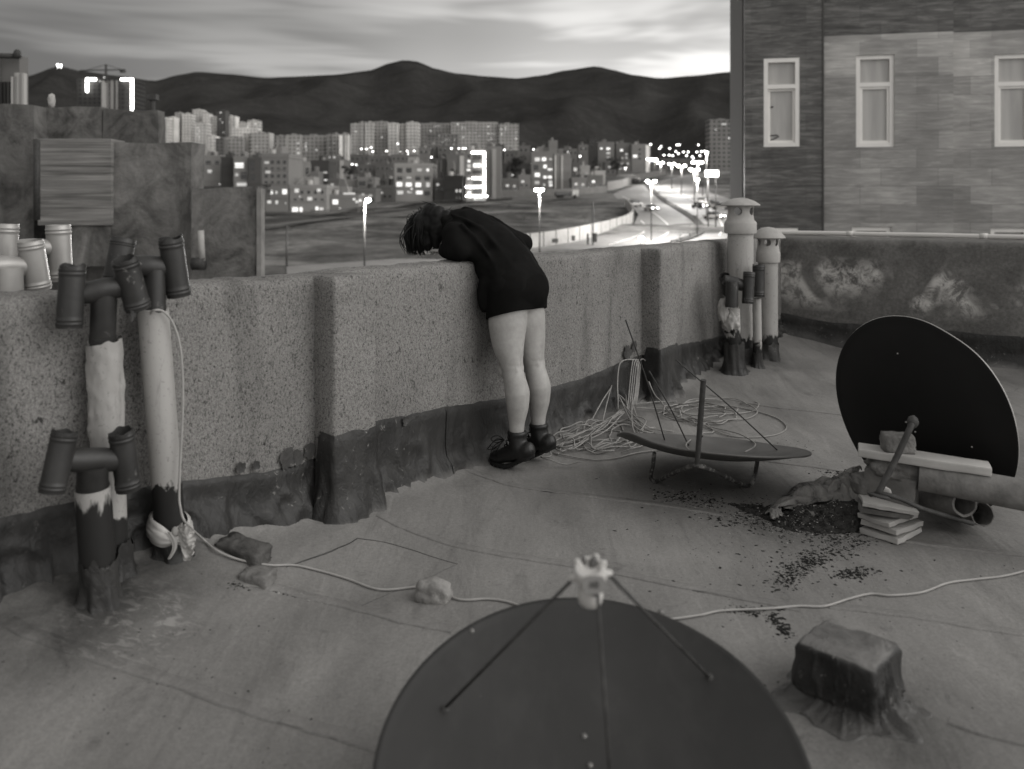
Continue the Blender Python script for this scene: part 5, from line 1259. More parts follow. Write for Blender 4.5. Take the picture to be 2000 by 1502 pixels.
# ---- vents in the far corner
def cap_vent(label, px, py_top, d, r, prof, holes, m, seed):
    s = s_of(px, d); b = W(s, d); Y = b.y; b.z = floor_z(b.x, b.y) - 0.01
    e = thing('vent_pipe', label, 'vent pipe', (b.x, b.y, b.z + 0.01), 'capped vent pipes in the far corner')
    bm = bmesh.new(); zt = zat(prof['collar'][0], Y)
    tube(bm, [b, V((b.x, b.y, zt + 0.03))], r, 32); obj('pipe', bm, m, e, auto=50)
    k = Y / FPX
    zc0, zc1, zb1, zd0, zd1 = [zat(q, Y) for q in (prof['collar'][0], prof['collar'][1], prof['body'], prof['body'], prof['top'])]
    rc, rb, rd = prof['rc'] * k, prof['rb'] * k, prof['rd'] * k
    bm = bmesh.new()
    lathe(bm, [(r * 0.98, zc0 + 0.012), (r * 1.02, zc0 - 0.004), (rc * 0.97, zc0 - 0.004), (rc, zc0 + 0.008), (rc, zc1 - 0.012), (rc * 0.98, zc1), (rb * 1.05, zc1 + 0.02), (rb * 0.99, zc1 + 0.06), (rb, zb1 - 0.02), (rb * 1.05, zb1 + 0.004), (rb * 0.9, zb1 + 0.004),
               (rb * 0.88, zc1 + 0.03), (r * 0.85, zc0 + 0.02), (r * 0.98, zc0 + 0.012)], (b.x, b.y, 0), 40)
    cap = obj('vent_cap', bm, M_asb, e, auto=40)
    cut = bmesh.new(); zh = (zc1 + 0.05 + zb1) / 2
    for a in holes: tube(cut, [V((b.x, b.y, zh)), V((b.x + math.cos(a) * 0.5, b.y + math.sin(a) * 0.5, zh))], (zb1 - zc1) * 0.25, 20)
    me = bpy.data.meshes.new('cut'); cut.to_mesh(me); cut.free(); co = bpy.data.objects.new('cut', me); link(co)
    md = cap.modifiers.new('b', 'BOOLEAN'); md.operation = 'DIFFERENCE'; md.object = co; md.solver = 'EXACT'
    co.location = (0, 0, 0); bpy.context.view_layer.update()
    nm = bpy.data.meshes.new_from_object(cap.evaluated_get(bpy.context.evaluated_depsgraph_get())); cap.modifiers.clear(); cap.data = nm
    bpy.data.objects.remove(co)
    bm = bmesh.new()
    lathe(bm, [(0.0, zb1 + 0.002), (rb * 0.9, zb1 + 0.002), (rd * 0.96, zd0 + 0.002), (rd, zd0 + 0.008), (rd * 0.98, zd0 + 0.016), (rd * 0.7, lerp(zd0, zd1, 0.62)), (rd * 0.35, lerp(zd0, zd1, 0.92)), (0.0, zd1)], (b.x, b.y, 0), 40)
    obj('lid', bm, M_asb, cap, auto=60)
    collar(e, V((b.x, b.y, 0.22)), b, r * 1.03, seed, 1.15)
    return e
cap_vent('tall white vent pipe with mushroom cap, the higher of the corner pair', 1446, 388, 0.17, 0.108, dict(collar=(455, 434), body=403, top=386, rc=31, rb=25, rd=38), (-2.0, -0.75, 0.4, 1.6, 2.9), mk_whitepipe('tall white pipe', 0.36, 0.2, 0.42, 0.25), 31)
cap_vent('shorter vent pipe with a wide domed cap beside the tall one', 1500, 443, 0.30, 0.083, dict(collar=(511, 492), body=466, top=443, rc=23, rb=20, rd=33), (-1.9, -0.95, -2.9, 0.6, 1.7), mk_whitepipe('stained white pipe', 0.34, 0.15, 0.42, 0.5), 35)
e, b, t = vent('stubby plastered vent with a dark bent tin cowl by the tall pipe', 1430, 600, 1434, 0.24, 0.060, mk_whitepipe('plaster lump', 0.42, 0.25, 0.50, 0.4), 0.02, 41, 'capped vent pipes in the far corner')
bm = bmesh.new(); ico(bm, WP(1428, 628, .24), (0.072, 0.072, 0.10), 4, 0.3, 2.4, 6); ico(bm, WP(1412, 606, .20), (0.04, 0.04, 0.10), 4, 0.3, 2.4, 9); obj('plaster_lump', bm, mk_whitepipe('plaster knob', 0.40, 0.30, 0.50, 0.4), e)
cowl(e, [(WP(1463, 531, .38), WP(1460, 593, .38), .046), (WP(1414, 538, .20), WP(1422, 572, .20), .045)], (WP(1414, 546, .22), WP(1461, 561, .37), .047), (WP(1429, 600, .29), WP(1430, 550, .29), .05), M_tin, 0.0, 44)
collar(e, W(s_of(1433, .24), .24, 0.30), b, 0.078, 45, 1.6)
e, b, t = vent('slim white vent pipe topped by one dark tin tube', 1478, 582, 1480, 0.34, 0.036, mk_whitepipe('slim white pipe', 0.38, 0.1, 0.42, 0.4), 0.0, 47, 'capped vent pipes in the far corner')
bm = bmesh.new(); hollow(bm, WP(1481, 580, .36), WP(1482, 517, .36), .050, .004, 28, 0.02, (0.08, 0.14, 0.86, 0.92), 3); obj('end_tube', bm, M_tin, e, auto=50)
collar(e, W(s_of(1479, .34), .34, 0.2), b, 0.038, 49, 1.6)

# ================================================================== THE LONG WHITE CABLE
def cable_run():
    bm = bmesh.new(); r = 0.0043
    pts = [p3t + V((-0.02, 0, -0.06)), WP(295, 612, .14), WP(302, 606, .165), WP(318, 608, .17), WP(336, 628, .175), WP(350, 668, .178), WP(356, 720, .178), WP(357, 800, .178), WP(352, 900, .178), WP(350, 962, .185), WP(352, 990, .20), WP(362, 1020, .24)]
    pts += [FF(395, 1062, .02), FF(424, 1082, .012), FF(470, 1098, .008), FF(528, 1107, .006), FF(575, 1107, .006), FF(625, 1118, .006), FF(680, 1134, .006), FF(725, 1151, .006), FF(760, 1155, .006), FF(815, 1150, .006), FF(860, 1158, .006), FF(890, 1172, .006), FF(915, 1175, .006), FF(950, 1173, .006), FF(990, 1178, .006),
            FF(1060, 1200, .006), FF(1180, 1215, .006), FF(1290, 1214, .006), FF(1365, 1205, .006), FF(1410, 1196, .006), FF(1500, 1192, .006), FF(1560, 1187, .006), FF(1610, 1187, .006), FF(1660, 1172, .006), FF(1700, 1163, .006), FF(1740, 1166, .006), FF(1800, 1160, .006), FF(1850, 1142, .006), FF(1900, 1135, .006), FF(1960, 1128, .006), FF(2030, 1112, .006), FF(2120, 1100, .006)]
    tube(bm, spline(pts, 9), r, 8)
    tag(obj('cable', bm, M_cable), 'long white cable running from the tied pipe across the roof behind the near dish', 'cable')
cable_run()
def stone(name, label, cat, px, py, Y, size, rot, m, amp, seed, boxy, f=1.6, sub=4, group=None):
    bm = bmesh.new(); ico(bm, pix(px, py, Y), size, sub, amp, f, seed, rot3(*rot), boxy)
    return tag(obj(name, bm, m, auto=None), label, cat, group)
stone('brick', 'chipped old brick lying aslant on the cable', 'brick', 476, 1080, 3.24, (.105, .05, .040), (R(8), R(7), R(-24)), M_brickd, 0.09, 3, 0.85)
stone('brick', 'small broken piece of brick just below the chipped brick', 'brick', 503, 1132, 3.10, (.058, .05, .034), (0, 0, R(-12)), M_brick, 0.11, 8, 0.8)
stone('stone', 'lone rounded stone holding the cable down in the middle of the roof', 'stone', 848, 1157, 3.07, (.066, .05, .043), (0, R(4), R(-10)), M_stonep, 0.17, 15, 0.45)

# ================================================================== SATELLITE DISHES
def basis(nrm, xh):
    n = V(nrm).normalized(); x = V(xh); x = (x - n * x.dot(n)).normalized(); return Matrix((x, n.cross(x), n)).transposed()
def bowl(bm, c, M, R_, depth, th=0.004, lip=0.010, nr=22, na=96, dent=None, two=False):
    c = V(c)
    def pt(r, a, off):
        z = depth * (r * r - 1) + off
        p = V((R_ * r * math.cos(a), R_ * r * math.sin(a), z))
        if dent: p = dent(p, r, a)
        return c + M @ p
    rows = []
    prof = [(i / nr, 0.0) for i in range(1, nr + 1)]
    prof += [(1 + lip * 0.7 / R_, lip * 0.15), (1 + lip / R_, -lip * 0.5), (1 + lip * 0.75 / R_, -lip * 1.1), (1.0, -lip * 1.2)] + [(i / nr, -th) for i in range(nr - 1, 0, -1)]
    for r, off in prof: rows.append([bm.verts.new(pt(r, 2 * math.pi * j / na, off)) for j in range(na)])
    for a, b in zip(rows, rows[1:]):
        for j in range(na):
            f = bm.faces.new((a[j], a[(j + 1) % na], b[(j + 1) % na], b[j]))
            if two and rows.index(b) <= nr + 2: f.material_index = 1
    t = bm.verts.new(pt(0, 0, 0)); u = bm.verts.new(pt(0, 0, -th))
    for j in range(na):
        bm.faces.new((t, rows[0][j], rows[0][(j + 1) % na])); bm.faces.new((u, rows[-1][(j + 1) % na], rows[-1][j]))
    return pt
def ray_to_bowl(px, py, c, M, R_, depth):
    """where the sight line of that place meets the dish"""
    o = V((0, 0, CAMH)); d = V(((px - 1000) / FPX, 1, -(py - HOR) / FPX)); Mi = M.transposed(); best = None
    lo = None; t = 0.5
    while t < 8:
        q = Mi @ (o + d * t - V(c)); r2 = (q.x ** 2 + q.y ** 2) / R_ ** 2; f = q.z - depth * (r2 - 1)
        if lo is not None and r2 < 1.05 and lo[1] * f <= 0: return o + d * t
        lo = (t, f); t += 0.002
    return o + d * 2
def screw(bm, p, M, r=0.007):
    lathe(bm, [(0, 0.006), (r * 0.6, 0.0055), (r, 0.003), (r, -0.001)], (0, 0, 0), 14)
    vs = bm.verts[-56:] if False else None
def near_dish():
    c = pix(1157, 1492, 1.89); M = basis((0.01, -0.326, 0.946), (1, 0.0, 0.012)); R_, dp = 0.468, 0.085
    e = thing('satellite_dish', 'large dark near dish facing up with white receiver on three rods', 'satellite dish', (c.x, c.y, 0), 'satellite dishes lying about the roof')
    def dent(p, r, a):
        p.z += 0.004 * r * noise.noise(V((math.cos(a) * 1.3, math.sin(a) * 1.3, 2))) ; return p
    bm = bmesh.new(); bowl(bm, c, M, R_, dp, 0.005, 0.013, dent=dent); obj('reflector', bm, M_dish, e)
    n = M @ V((0, 0, 1))
    L0 = pix(1153, 1140, 1.74)
    feet = [(868, 1384), (1386, 1323), (1207, 1600)]
    tops = [(1120, 1130, 1.745), (1188, 1121, 1.765), (1166, 1150, 1.70)]
    for f, t in zip(feet, tops):
        p = ray_to_bowl(f[0], f[1], c, M, R_, dp) if f[1] < 1500 else c + M @ V((0.03, -0.28, -0.045))
        bm = bmesh.new(); q = pix(*t); tube(bm, [q, p], 0.0036, 10); lathe(bm, [(0.0, 0.008), (0.006, 0.008), (0.010, 0.002), (0.012, -0.002)], p, 14, n)
        obj('support_rod', bm, M_iron, e)
    for s in ((921, 1233), (1291, 1196), (1141, 1439), (1152, 1496)):
        p = ray_to_bowl(s[0], s[1], c, M, R_, dp); bm = bmesh.new(); lathe(bm, [(0.0, 0.007), (0.005, 0.0065), (0.0075, 0.003), (0.008, -0.002)], p, 14, n)
        obj('bolt', bm, plain('bolt steel', 0.16, 0.3, 30, 0.4, 0.5, 0.5), e)
    # receiver: scalar feed, waisted holder with rod lugs, and the small body above
    ax = (n + V((-0.04, -0.06, 0))).normalized(); Ml = basis(ax, (1, 0, 0))
    def at(x, y, z): return L0 + Ml @ V((x, y, z))
    bm = bmesh.new()
    lathe(bm, [(0.0, -0.046), (0.019, -0.046), (0.0245, -0.042), (0.0262, -0.032), (0.0262, -0.020), (0.0225, -0.012), (0.0185, -0.005), (0.0185, 0.003), (0.026, 0.007), (0.0325, 0.018), (0.0335, 0.036), (0.030, 0.043), (0.022, 0.044), (0.020, 0.036), (0.0, 0.034)], L0, 36, ax)
    ln = obj('receiver', bm, M_lnb, e, auto=40)
    bm = bmesh.new()
    for t in tops:
        q = pix(*t); d = (q - L0); d = (d - ax * d.dot(ax)).normalized(); tube(bm, [L0 + d * 0.020 + ax * (0.014 if q.y > 1.72 else -0.004), q + d * 0.004], [0.009, 0.0065], 14, round_caps=True)
    for a in (0.35, 1.1, 2.6):
        tube(bm, [at(math.cos(a) * 0.020, math.sin(a) * 0.020, 0.030), at(math.cos(a) * 0.029, math.sin(a) * 0.030, 0.043)], [0.009, 0.007], 12, round_caps=True)
    obj('rod_holder', bm, M_lnb, ln)
    bm = bmesh.new(); tube(bm, [at(0.004, 0.012, 0.036), at(0.010, 0.018, 0.046)], 0.007, 16, round_caps=True); tube(bm, [at(-0.012, 0.014, 0.038), at(-0.013, 0.018, 0.052)], 0.0042, 12, round_caps=True); obj('connector', bm, plain('grey connector', 0.13, 0.2, 20, 0.4, 0.5, 0.4), ln)
    # oval label plate facing us with two worn moulded characters
    fn = V((-0.05, -0.93, 0.36)).normalized(); Mf = basis(fn, (1, 0.05, 0)); fc = at(0.0035, -0.0375, 0.036)
    bm = bmesh.new(); vs = []
    for zz in (0.0, 0.0045):
        vs.append([bm.verts.new(fc + Mf @ V((0.0225 * abs(math.cos(a)) ** 0.6 * (1 if math.cos(a) > 0 else -1), 0.0165 * abs(math.sin(a)) ** 0.6 * (1 if math.sin(a) > 0 else -1), zz))) for a in [2 * math.pi * j / 36 for j in range(36)]])
    for j in range(36): bm.faces.new((vs[0][j], vs[0][(j + 1) % 36], vs[1][(j + 1) % 36], vs[1][j]))
    bm.faces.new(vs[1]); obj('label_plate', bm, M_lnbgrey, ln, False)
    bm = bmesh.new()
    def bar(x0, y0, x1, y1, w=0.0024):
        a, b = V((x0, y0)), V((x1, y1)); d = (b - a); L = d.length; d /= L
        box(bm, fc + Mf @ V(((x0 + x1) / 2, (y0 + y1) / 2, 0.0052)), (L + w * 0.6, w, 0.0014), Mf @ Matrix.Rotation(math.atan2(d.y, d.x), 3, 'Z'))
    bar(-0.0085, -0.005, -0.0045, 0.005); bar(-0.0045, 0.005, -0.0005, -0.005); bar(-0.007, -0.0015, -0.002, -0.0015)
    for q in ((0.002, -0.005, 0.002, 0.005), (0.002, 0.005, 0.0075, 0.005), (0.002, 0.0, 0.0075, 0.0), (0.002, -0.005, 0.0075, -0.005), (0.008, -0.005, 0.008, 0.005)): bar(*q)
    obj('lettering', bm, M_lnbink, ln, False)
    # hidden foot that carries the dish
    bm = bmesh.new(); bc = c + M @ V((0, 0, -dp - 0.004))
    tube(bm, [bc + V((0, 0, 0.01)), V((bc.x, bc.y + 0.05, 0.03))], 0.02, 14)
    for a in (0.4, 2.5, 4.6): tube(bm, [V((bc.x, bc.y + 0.05, 0.03)), V((bc.x + 0.3 * math.cos(a), bc.y + 0.05 + 0.22 * math.sin(a), 0.012))], 0.011, 10)
    obj('mount', bm, M_iron, e)
near_dish()
def mid_dish():
    c = pix(1390, 867, 4.3); M = basis((0.072, 0.172, 0.98), (1, 0, -0.073)); R_, dp = 0.466, 0.066
    e = thing('satellite_dish', 'upturned grey dish resting on a bent pipe frame beside the coiled cable', 'satellite dish', (c.x, c.y, 0), 'satellite dishes lying about the roof')
    def dent(p, r, a):
        k = math.exp(-((a - 3.5) / 0.38) ** 2); p.z += 0.035 * k * r ** 6 + 0.006 * r * noise.noise(V((math.cos(a) * 1.6, math.sin(a) * 1.6, 4))); return p
    bm = bmesh.new(); bowl(bm, c, M, R_, dp, 0.004, 0.007, dent=dent); obj('reflector', bm, M_dishmid, e)
    for a, b in (((1298, 862, 4.15), (1222, 625, 4.34)), ((1345, 873, 4.02), (1268, 725, 4.40)), ((1518, 882, 4.05), (1320, 703, 4.42))):
        bm = bmesh.new(); p, q = pix(*a), pix(*b); p = ray_to_bowl(a[0], a[1] - 3, c, M, R_, dp)
        tube(bm, spline([p, p.lerp(q, 0.5) + V((0.006, 0, 0.004)), q], 6), 0.0036, 8); obj('support_rod', bm, M_iron, e)
    bm = bmesh.new()
    L, Rr = FF(1276, 944), FF(1466, 952); L.z += 0.012; Rr.z += 0.012
    path = [pix(1278, 886, 4.30), pix(1275, 910, 4.30), L + V((-0.012, 0.01, 0.02)), L, L + V((0.02, -0.01, 0.004)), pix(1310, 927, 4.15), pix(1338, 914, 3.97), pix(1352, 910, 3.88), pix(1366, 910, 3.86), pix(1383, 915, 3.90), pix(1418, 931, 4.06), Rr + V((-0.03, -0.01, 0.0)), Rr, Rr + V((0.016, 0.012, 0.02)), pix(1476, 920, 4.30), pix(1479, 902, 4.30)]
    tube(bm, spline(path, 6), 0.0105, 12, round_caps=True); obj('pipe_frame', bm, M_ironw, e)
    bm = bmesh.new(); a, b = pix(1361, 912, 3.865), pix(1374, 742, 3.80); tube(bm, [a, a.lerp(b, 0.36), b], [0.0115, 0.0125, 0.0125], 14)
    ico(bm, a.lerp(b, 0.36) + V((0.012, -0.004, 0)), (0.005, 0.005, 0.006), 2, 0); obj('pole', bm, M_iron, e, auto=50)
mid_dish()
def leaning_dish():
    Y = 3.951; c = pix(1795, 808, Y)
    v = V((812 / FPX, 1, -407 / FPX)).normalized(); right = V((1, 0, 0)); up = V((0, 0, 1))
    m = right * 0.7777 + up * 0.6286; m = (m - v * m.dot(v)).normalized(); th = math.acos(0.70)
    n = V((0.857, 0.481, 0.184)); M = basis(n, right * 0.6286 - up * 0.7777); R_, dp = 0.4566, 0.075
    e = thing('satellite_dish', 'black round dish leaning on its edge, back turned, behind the rubble pile', 'satellite dish', (c.x, c.y, 0), 'satellite dishes lying about the roof')
    def dent(p, r, a):
        p.z += 0.010 * r * r * noise.noise(V((math.cos(a) * 1.5, math.sin(a) * 1.5, 9)))
        k = 1 - 0.02 * math.exp(-((a - 3.95) / 0.25) ** 2) * r; return V((p.x * k, p.y * k, p.z))
    bm = bmesh.new(); bowl(bm, c, M, R_, dp, 0.004, 0.006, dent=dent, two=True); obj('reflector', bm, [M_dishback, M_galv], e)
    hub = pix(1783, 824, 3.555)
    bm = bmesh.new(); a = pix(1714, 966, 3.50)
    tube(bm, spline([hub + v * 0.20, hub, hub.lerp(a, 0.5) + V((0.004, 0, 0)), a], 6), [0.013] * 19, 12); ico(bm, hub, (0.024, 0.02, 0.026), 3, 0.12, 2, 3); obj('mount_pole', bm, M_iron, e)
    bm = bmesh.new()                                                # sagging foot bar with an oval end plate
    tube(bm, spline([pix(1702, 966, 3.55), pix(1722, 964, 3.50), pix(1760, 975, 3.48), pix(1800, 993, 3.48), pix(1850, 1008, 3.53), pix(1898, 1022, 3.62)], 8), 0.012, 10, squash=0.8, round_caps=True)
    ico(bm, pix(1716, 968, 3.50), (0.042, 0.05, 0.008), 3, 0.1, 2, 2, rot3(R(-8), R(10), 0)); obj('base_bar', bm, M_iron, e)
    for q in ((1771, 824), (1789, 843), (1900, 872), (1755, 690)):
        bm = bmesh.new(); p = ray_to_bowl(q[0], q[1], c, M, R_, dp) - n * 0.004
        lathe(bm, [(0.0, 0.006), (0.0035, 0.005), (0.005, 0.0)], p, 12, -n); obj('bolt', bm, plain('bright bolt head', 0.3, 0.2, 30, 0.35, 0.5, 0.5), e)
leaning_dish()

# ================================================================== RUBBLE PILE
G = 'rubble propped against the leaning dish'
stone('brick', 'upright brick on top of the pale plank', 'brick', 1753, 864, 3.66, (.064, .045, .039), (0, R(2), R(-6)), M_brick, 0.06, 21, 0.86, group=G)
bm = bmesh.new()
a, b = pix(1676, 878, 3.72), pix(1934, 916, 3.52); d = (b - a); L = d.length; ang = math.atan2(d.y, d.x)
box(bm, (a + b) / 2, (L, 0.115, 0.036), rot3(0, -math.asin(d.z / L), ang) , 0.006)
bmesh.ops.subdivide_edges(bm, edges=bm.edges[:], cuts=5, use_grid_fill=True)
for v_ in bm.verts: v_.co += V((nz(v_.co, 14, 1), nz(v_.co, 14, 2), nz(v_.co, 14, 3))) * 0.0035
tag(obj('stone_plank', bm, M_marble, auto=45), 'long pale stone plank lying across the rubble pile', 'stone plank', G)
stone('stone', 'rough flat grey stone wedged under the pale plank', 'stone', 1752, 912, 3.70, (.125, .085, .050), (0, R(7), R(-14)), M_rubble, 0.16, 31, 0.55, group=G)
bm = bmesh.new(); bc = pix(1742, 952, 3.72); box(bm, bc, (.205, .17, .17), rot3(R(2), R(7), R(-33)), 0.012); bmesh.ops.subdivide_edges(bm, edges=bm.edges[:], cuts=6, use_grid_fill=True)
for v_ in bm.verts: v_.co += V((nz(v_.co, 9, 1), nz(v_.co, 9, 2), nz(v_.co, 9, 3))) * 0.007 + V((nz(v_.co, 30, 1), nz(v_.co, 30, 2), nz(v_.co, 30, 3))) * 0.002
tag(obj('concrete_block', bm, plain('pitted concrete', 0.155, 0.3, 10, 0.95, 0.1, 0, 0.5, 50, 0.008), auto=45), 'square chipped concrete block behind the iron dish pole', 'concrete block', G)
stone('stone', 'small rounded dark stone at the left end of the rubble', 'stone', 1690, 945, 3.74, (.055, .05, .046), (0, 0, R(10)), M_rubble, 0.14, 37, 0.4, group=G)
stone('stone', 'pale flake of plaster stuck on the concrete block foot', 'stone', 1728, 960, 3.575, (.024, .012, .022), (0, R(30), R(-20)), M_marble, 0.2, 41, 0.4, sub=3, group=G)
for i, (px, py, Y, sz, yw, tilt, m, lb) in enumerate([(1740, 1035, 3.69, (.215, .17, .022), 40, 0, M_marble, 'lowest pale slab of the small stack beside the soil heap'), (1742, 1020, 3.69, (.215, .165, .022), 36, 1, M_marble, 'second pale slab up in the small stack beside the soil'),
        (1734, 1006, 3.69, (.20, .15, .020), 30, -2, M_marble, 'third pale slab with a wavy broken edge in the small stack'), (1726, 993, 3.68, (.20, .13, .022), -20, 3, M_slabd, 'rough dark slab near the top of the small stack'), (1733, 981, 3.66, (.215, .155, .018), -14, 6, M_marble, 'topmost pale slab of the small stack, under the pole foot')]):
    bm = bmesh.new(); box(bm, pix(px, py, Y), sz, rot3(R(tilt * 0.5), R(tilt), R(yw)), 0.003); bmesh.ops.subdivide_edges(bm, edges=bm.edges[:], cuts=5, use_grid_fill=True)
    for v_ in bm.verts: v_.co += V((nz(v_.co, 16, i), nz(v_.co, 16, i + 5), 0)) * 0.010 + V((0, 0, nz(v_.co, 20, i + 8))) * 0.002
    tag(obj('stone_slab', bm, m, auto=45), lb, 'stone slab', 'stack of stone slabs')
def clay(label, a, b, r, th):
    bm = bmesh.new(); hollow(bm, a, b, r, th, 36, 0.012, (), random.random() * 9); tag(obj('cement_pipe', bm, M_clay, auto=60), label, 'cement pipe', 'cement pipes in the rubble')
clay('middle open cement pipe sticking out of the concrete block', pix(1785, 965, 3.86), pix(1884, 983, 3.56), .056, .010)
clay('lowest short cement pipe with its open end on the roof', pix(1850, 985, 3.95), pix(1919, 1004, 3.66), .051, .005)
clay('longest cement pipe running out of the picture to the right', pix(1795, 928, 3.62), pix(2120, 990, 3.36), .062, .012)

# ---- soil, rags, crumbs
def mound():
    bm = bmesh.new(); prev = None
    for i in range(90):
        t = i / 89; row = []
        for j in range(34):
            q = j / 33
            px = lerp(1425, 1700, t); c = lerp(1002, 1030, t) if t > 0.3 else lerp(985, 1005, t / 0.3)
            w = 46 * math.sin(math.pi * min(1, t * 1.02)) ** 0.6 * (0.75 + 0.4 * t)
            p = FF(px, c + (q - 0.45) * w)
            e = 1 - (2 * q - 1) ** 2; h = (0.075 * sstep(0.25, 0.75, t) * (1 - sstep(0.9, 1, t)) + 0.016) * e * (1 + 0.5 * nz(p, 9, 2)) + 0.014 * nz(p, 22, 3) + 0.010 * nz(p, 50, 6)
            row.append(bm.verts.new(p + V((0, 0, h - 0.008))))
        if prev:
            for j in range(33): bm.faces.new((prev[j], prev[j + 1], row[j + 1], row[j]))
        prev = row
    global MB
    from mathutils.bvhtree import BVHTree
    MB = BVHTree.FromBMesh(bm)
    tag(obj('soil', bm, M_soil), kind='stuff')
mound()
def rag(name, label, cat, quad, h, folds, seed, m, n=34, thick=0.003):
    A, B, C, D = [FF(*q[:2], q[2]) for q in quad]; bm = bmesh.new(); g_ = []
    for i in range(n):
        t = i / (n - 1); row = []
        for j in range(n):
            q = j / (n - 1)
            tt = t + 0.07 * noise.noise(V((q * 3, seed, 0))) * (1 if 0 < i < n - 1 else 1.6); qq = q + 0.07 * noise.noise(V((t * 3, seed, 5)))
            p = A.lerp(B, tt).lerp(D.lerp(C, tt), qq)
            e = (math.sin(math.pi * t) * math.sin(math.pi * q)) ** 0.5 if 0 < t < 1 and 0 < q < 1 else 0
            z = h * e + folds * (abs(noise.noise(V((t * 4.5 + seed, q * 2.2, seed)))) * 1.8 + 0.6 * noise.noise(V((t * 9, q * 7, seed + 3))) + 0.4)
            row.append(bm.verts.new(p + V((0.4 * folds * noise.noise(V((t * 5, q * 5, seed + 9))), 0, max(z, -0.03)))))
        g_.append(row)
    for a, b in zip(g_, g_[1:]):
        for j in range(n - 1): bm.faces.new((a[j], a[j + 1], b[j + 1], b[j]))
    bmesh.ops.solidify(bm, geom=bm.faces[:], thickness=thick)
    return tag(obj(name, bm, m), label, cat)
rag('canvas_sheet', 'stained crumpled canvas sheet thrown over the soil heap', 'canvas sheet', [(1494, 1012, .015), (1560, 958, .01), (1668, 958, .035), (1618, 1008, .055)], .050, .016, 2.2, M_cloth)
rag('canvas_sheet', 'rolled end of canvas bunched up against the small dark stone', 'canvas sheet', [(1588, 1002, .05), (1640, 955, .03), (1682, 956, .085), (1668, 990, .075)], .035, .030, 5.1, M_cloth, 26)
rag('rag', 'pale pointed rag hanging beside the stack of slabs', 'rag', [(1606, 990, .055), (1672, 984, .075), (1690, 1018, .05), (1664, 1040, .006)], .022, .020, 8.4, M_clothp, 28)
rag('rag', 'small pale scrap of rag at the left tip of the canvas', 'rag', [(1500, 1010, .02), (1522, 1000, .03), (1530, 1018, .012), (1506, 1022, .006)], .016, .012, 11.4, M_clothp, 16)
rag('rag', 'thin pale strip of rag lying across the soil heap', 'rag', [(1530, 1008, .03), (1562, 1000, .04), (1590, 1030, .045), (1572, 1024, .035)], .008, .010, 14.4, M_clothp, 16)
def crumbs(mat_, name, n, spots, smin, smax, seed, flat=0.4):
    rnd = random.Random(seed); bm = bmesh.new()
    for _ in range(n):
        (x0, y0), (x1, y1), sx, sy = rnd.choice(spots); t = rnd.random()
        p = FF(lerp(x0, x1, t) + rnd.gauss(0, sx), lerp(y0, y1, t) + rnd.gauss(0, sy)) if True else None
        s_ = smin * (smax / smin) ** (rnd.random() ** 2.2); a = rnd.random() * 6.3; el = rnd.uniform(.8, 1.9)
        M = Matrix.Rotation(a, 3, 'Z'); b = floor_z(p.x, p.y); hit = MB.ray_cast(V((p.x, p.y, 1)), V((0, 0, -1)))[0]
        if hit: b = max(b, hit.z)
        pts = [V((-el, -.5, 0)), V((el * .6, -.8, 0)), V((el, .3, 0)), V((-.3, .8, 0)), V((rnd.uniform(-.3, .3), 0, flat * rnd.uniform(.6, 1.6)))]
        vs = [bm.verts.new(V((p.x, p.y, b + 0.0005)) + (M @ q) * s_) for q in pts]
        for f in ((0, 1, 4), (1, 2, 4), (2, 3, 4), (3, 0, 4)): bm.faces.new([vs[i] for i in f])
    tag(obj(name, bm, mat_, smooth=False), kind='stuff')
SP = [((1480, 1010), (1690, 1030), 25, 14)] * 4 + [((1380, 1005), (1660, 1055), 18, 9)] * 5 + [((1440, 985), (1640, 1045), 30, 12)] * 4 + [((1520, 1145), (1590, 1085), 16, 9)] * 4 + [((1560, 1110), (1690, 1050), 22, 10)] * 3 + [((1640, 1125), (1690, 1118), 14, 5)] * 2 + \
     [((1300, 965), (1400, 985), 22, 8)] * 3 + [((1440, 1192), (1500, 1196), 18, 5)] + [((1505, 1205), (1545, 1240), 7, 6)] * 2 + [((1490, 1000), (1620, 1010), 20, 14)] * 2 + [((1400, 1050), (1700, 1130), 70, 40)] * 1 + [((1620, 920), (1640, 925), 18, 4)] * 1 + [((1260, 1060), (1640, 1010), 80, 60)] * 1
crumbs(M_chip, 'debris', 4200, SP, 0.0018, 0.0085, 3)
crumbs(M_marble, 'pale_debris', 420, [((1380, 1005), (1660, 1045), 24, 14), ((1500, 1015), (1680, 1035), 24, 14), ((1500, 1015), (1680, 1035), 24, 14), ((1310, 962), (1400, 985), 25, 8)], 0.0015, 0.005, 9)
crumbs(M_chip, 'grit', 420, [((60, 1250), (800, 1460), 200, 90), ((1100, 980), (1950, 1420), 300, 170), ((1440, 860), (1560, 890), 40, 14)], 0.0015, 0.0042, 5)
crumbs(M_clothp, 'straw', 130, [((528, 1148), (640, 1178), 5, 2.5)], 0.002, 0.006, 12)
crumbs(M_chip, 'dead_leaves', 90, [((455, 1142), (480, 1146), 8, 4), ((530, 1152), (640, 1180), 4, 2)], 0.002, 0.006, 15)

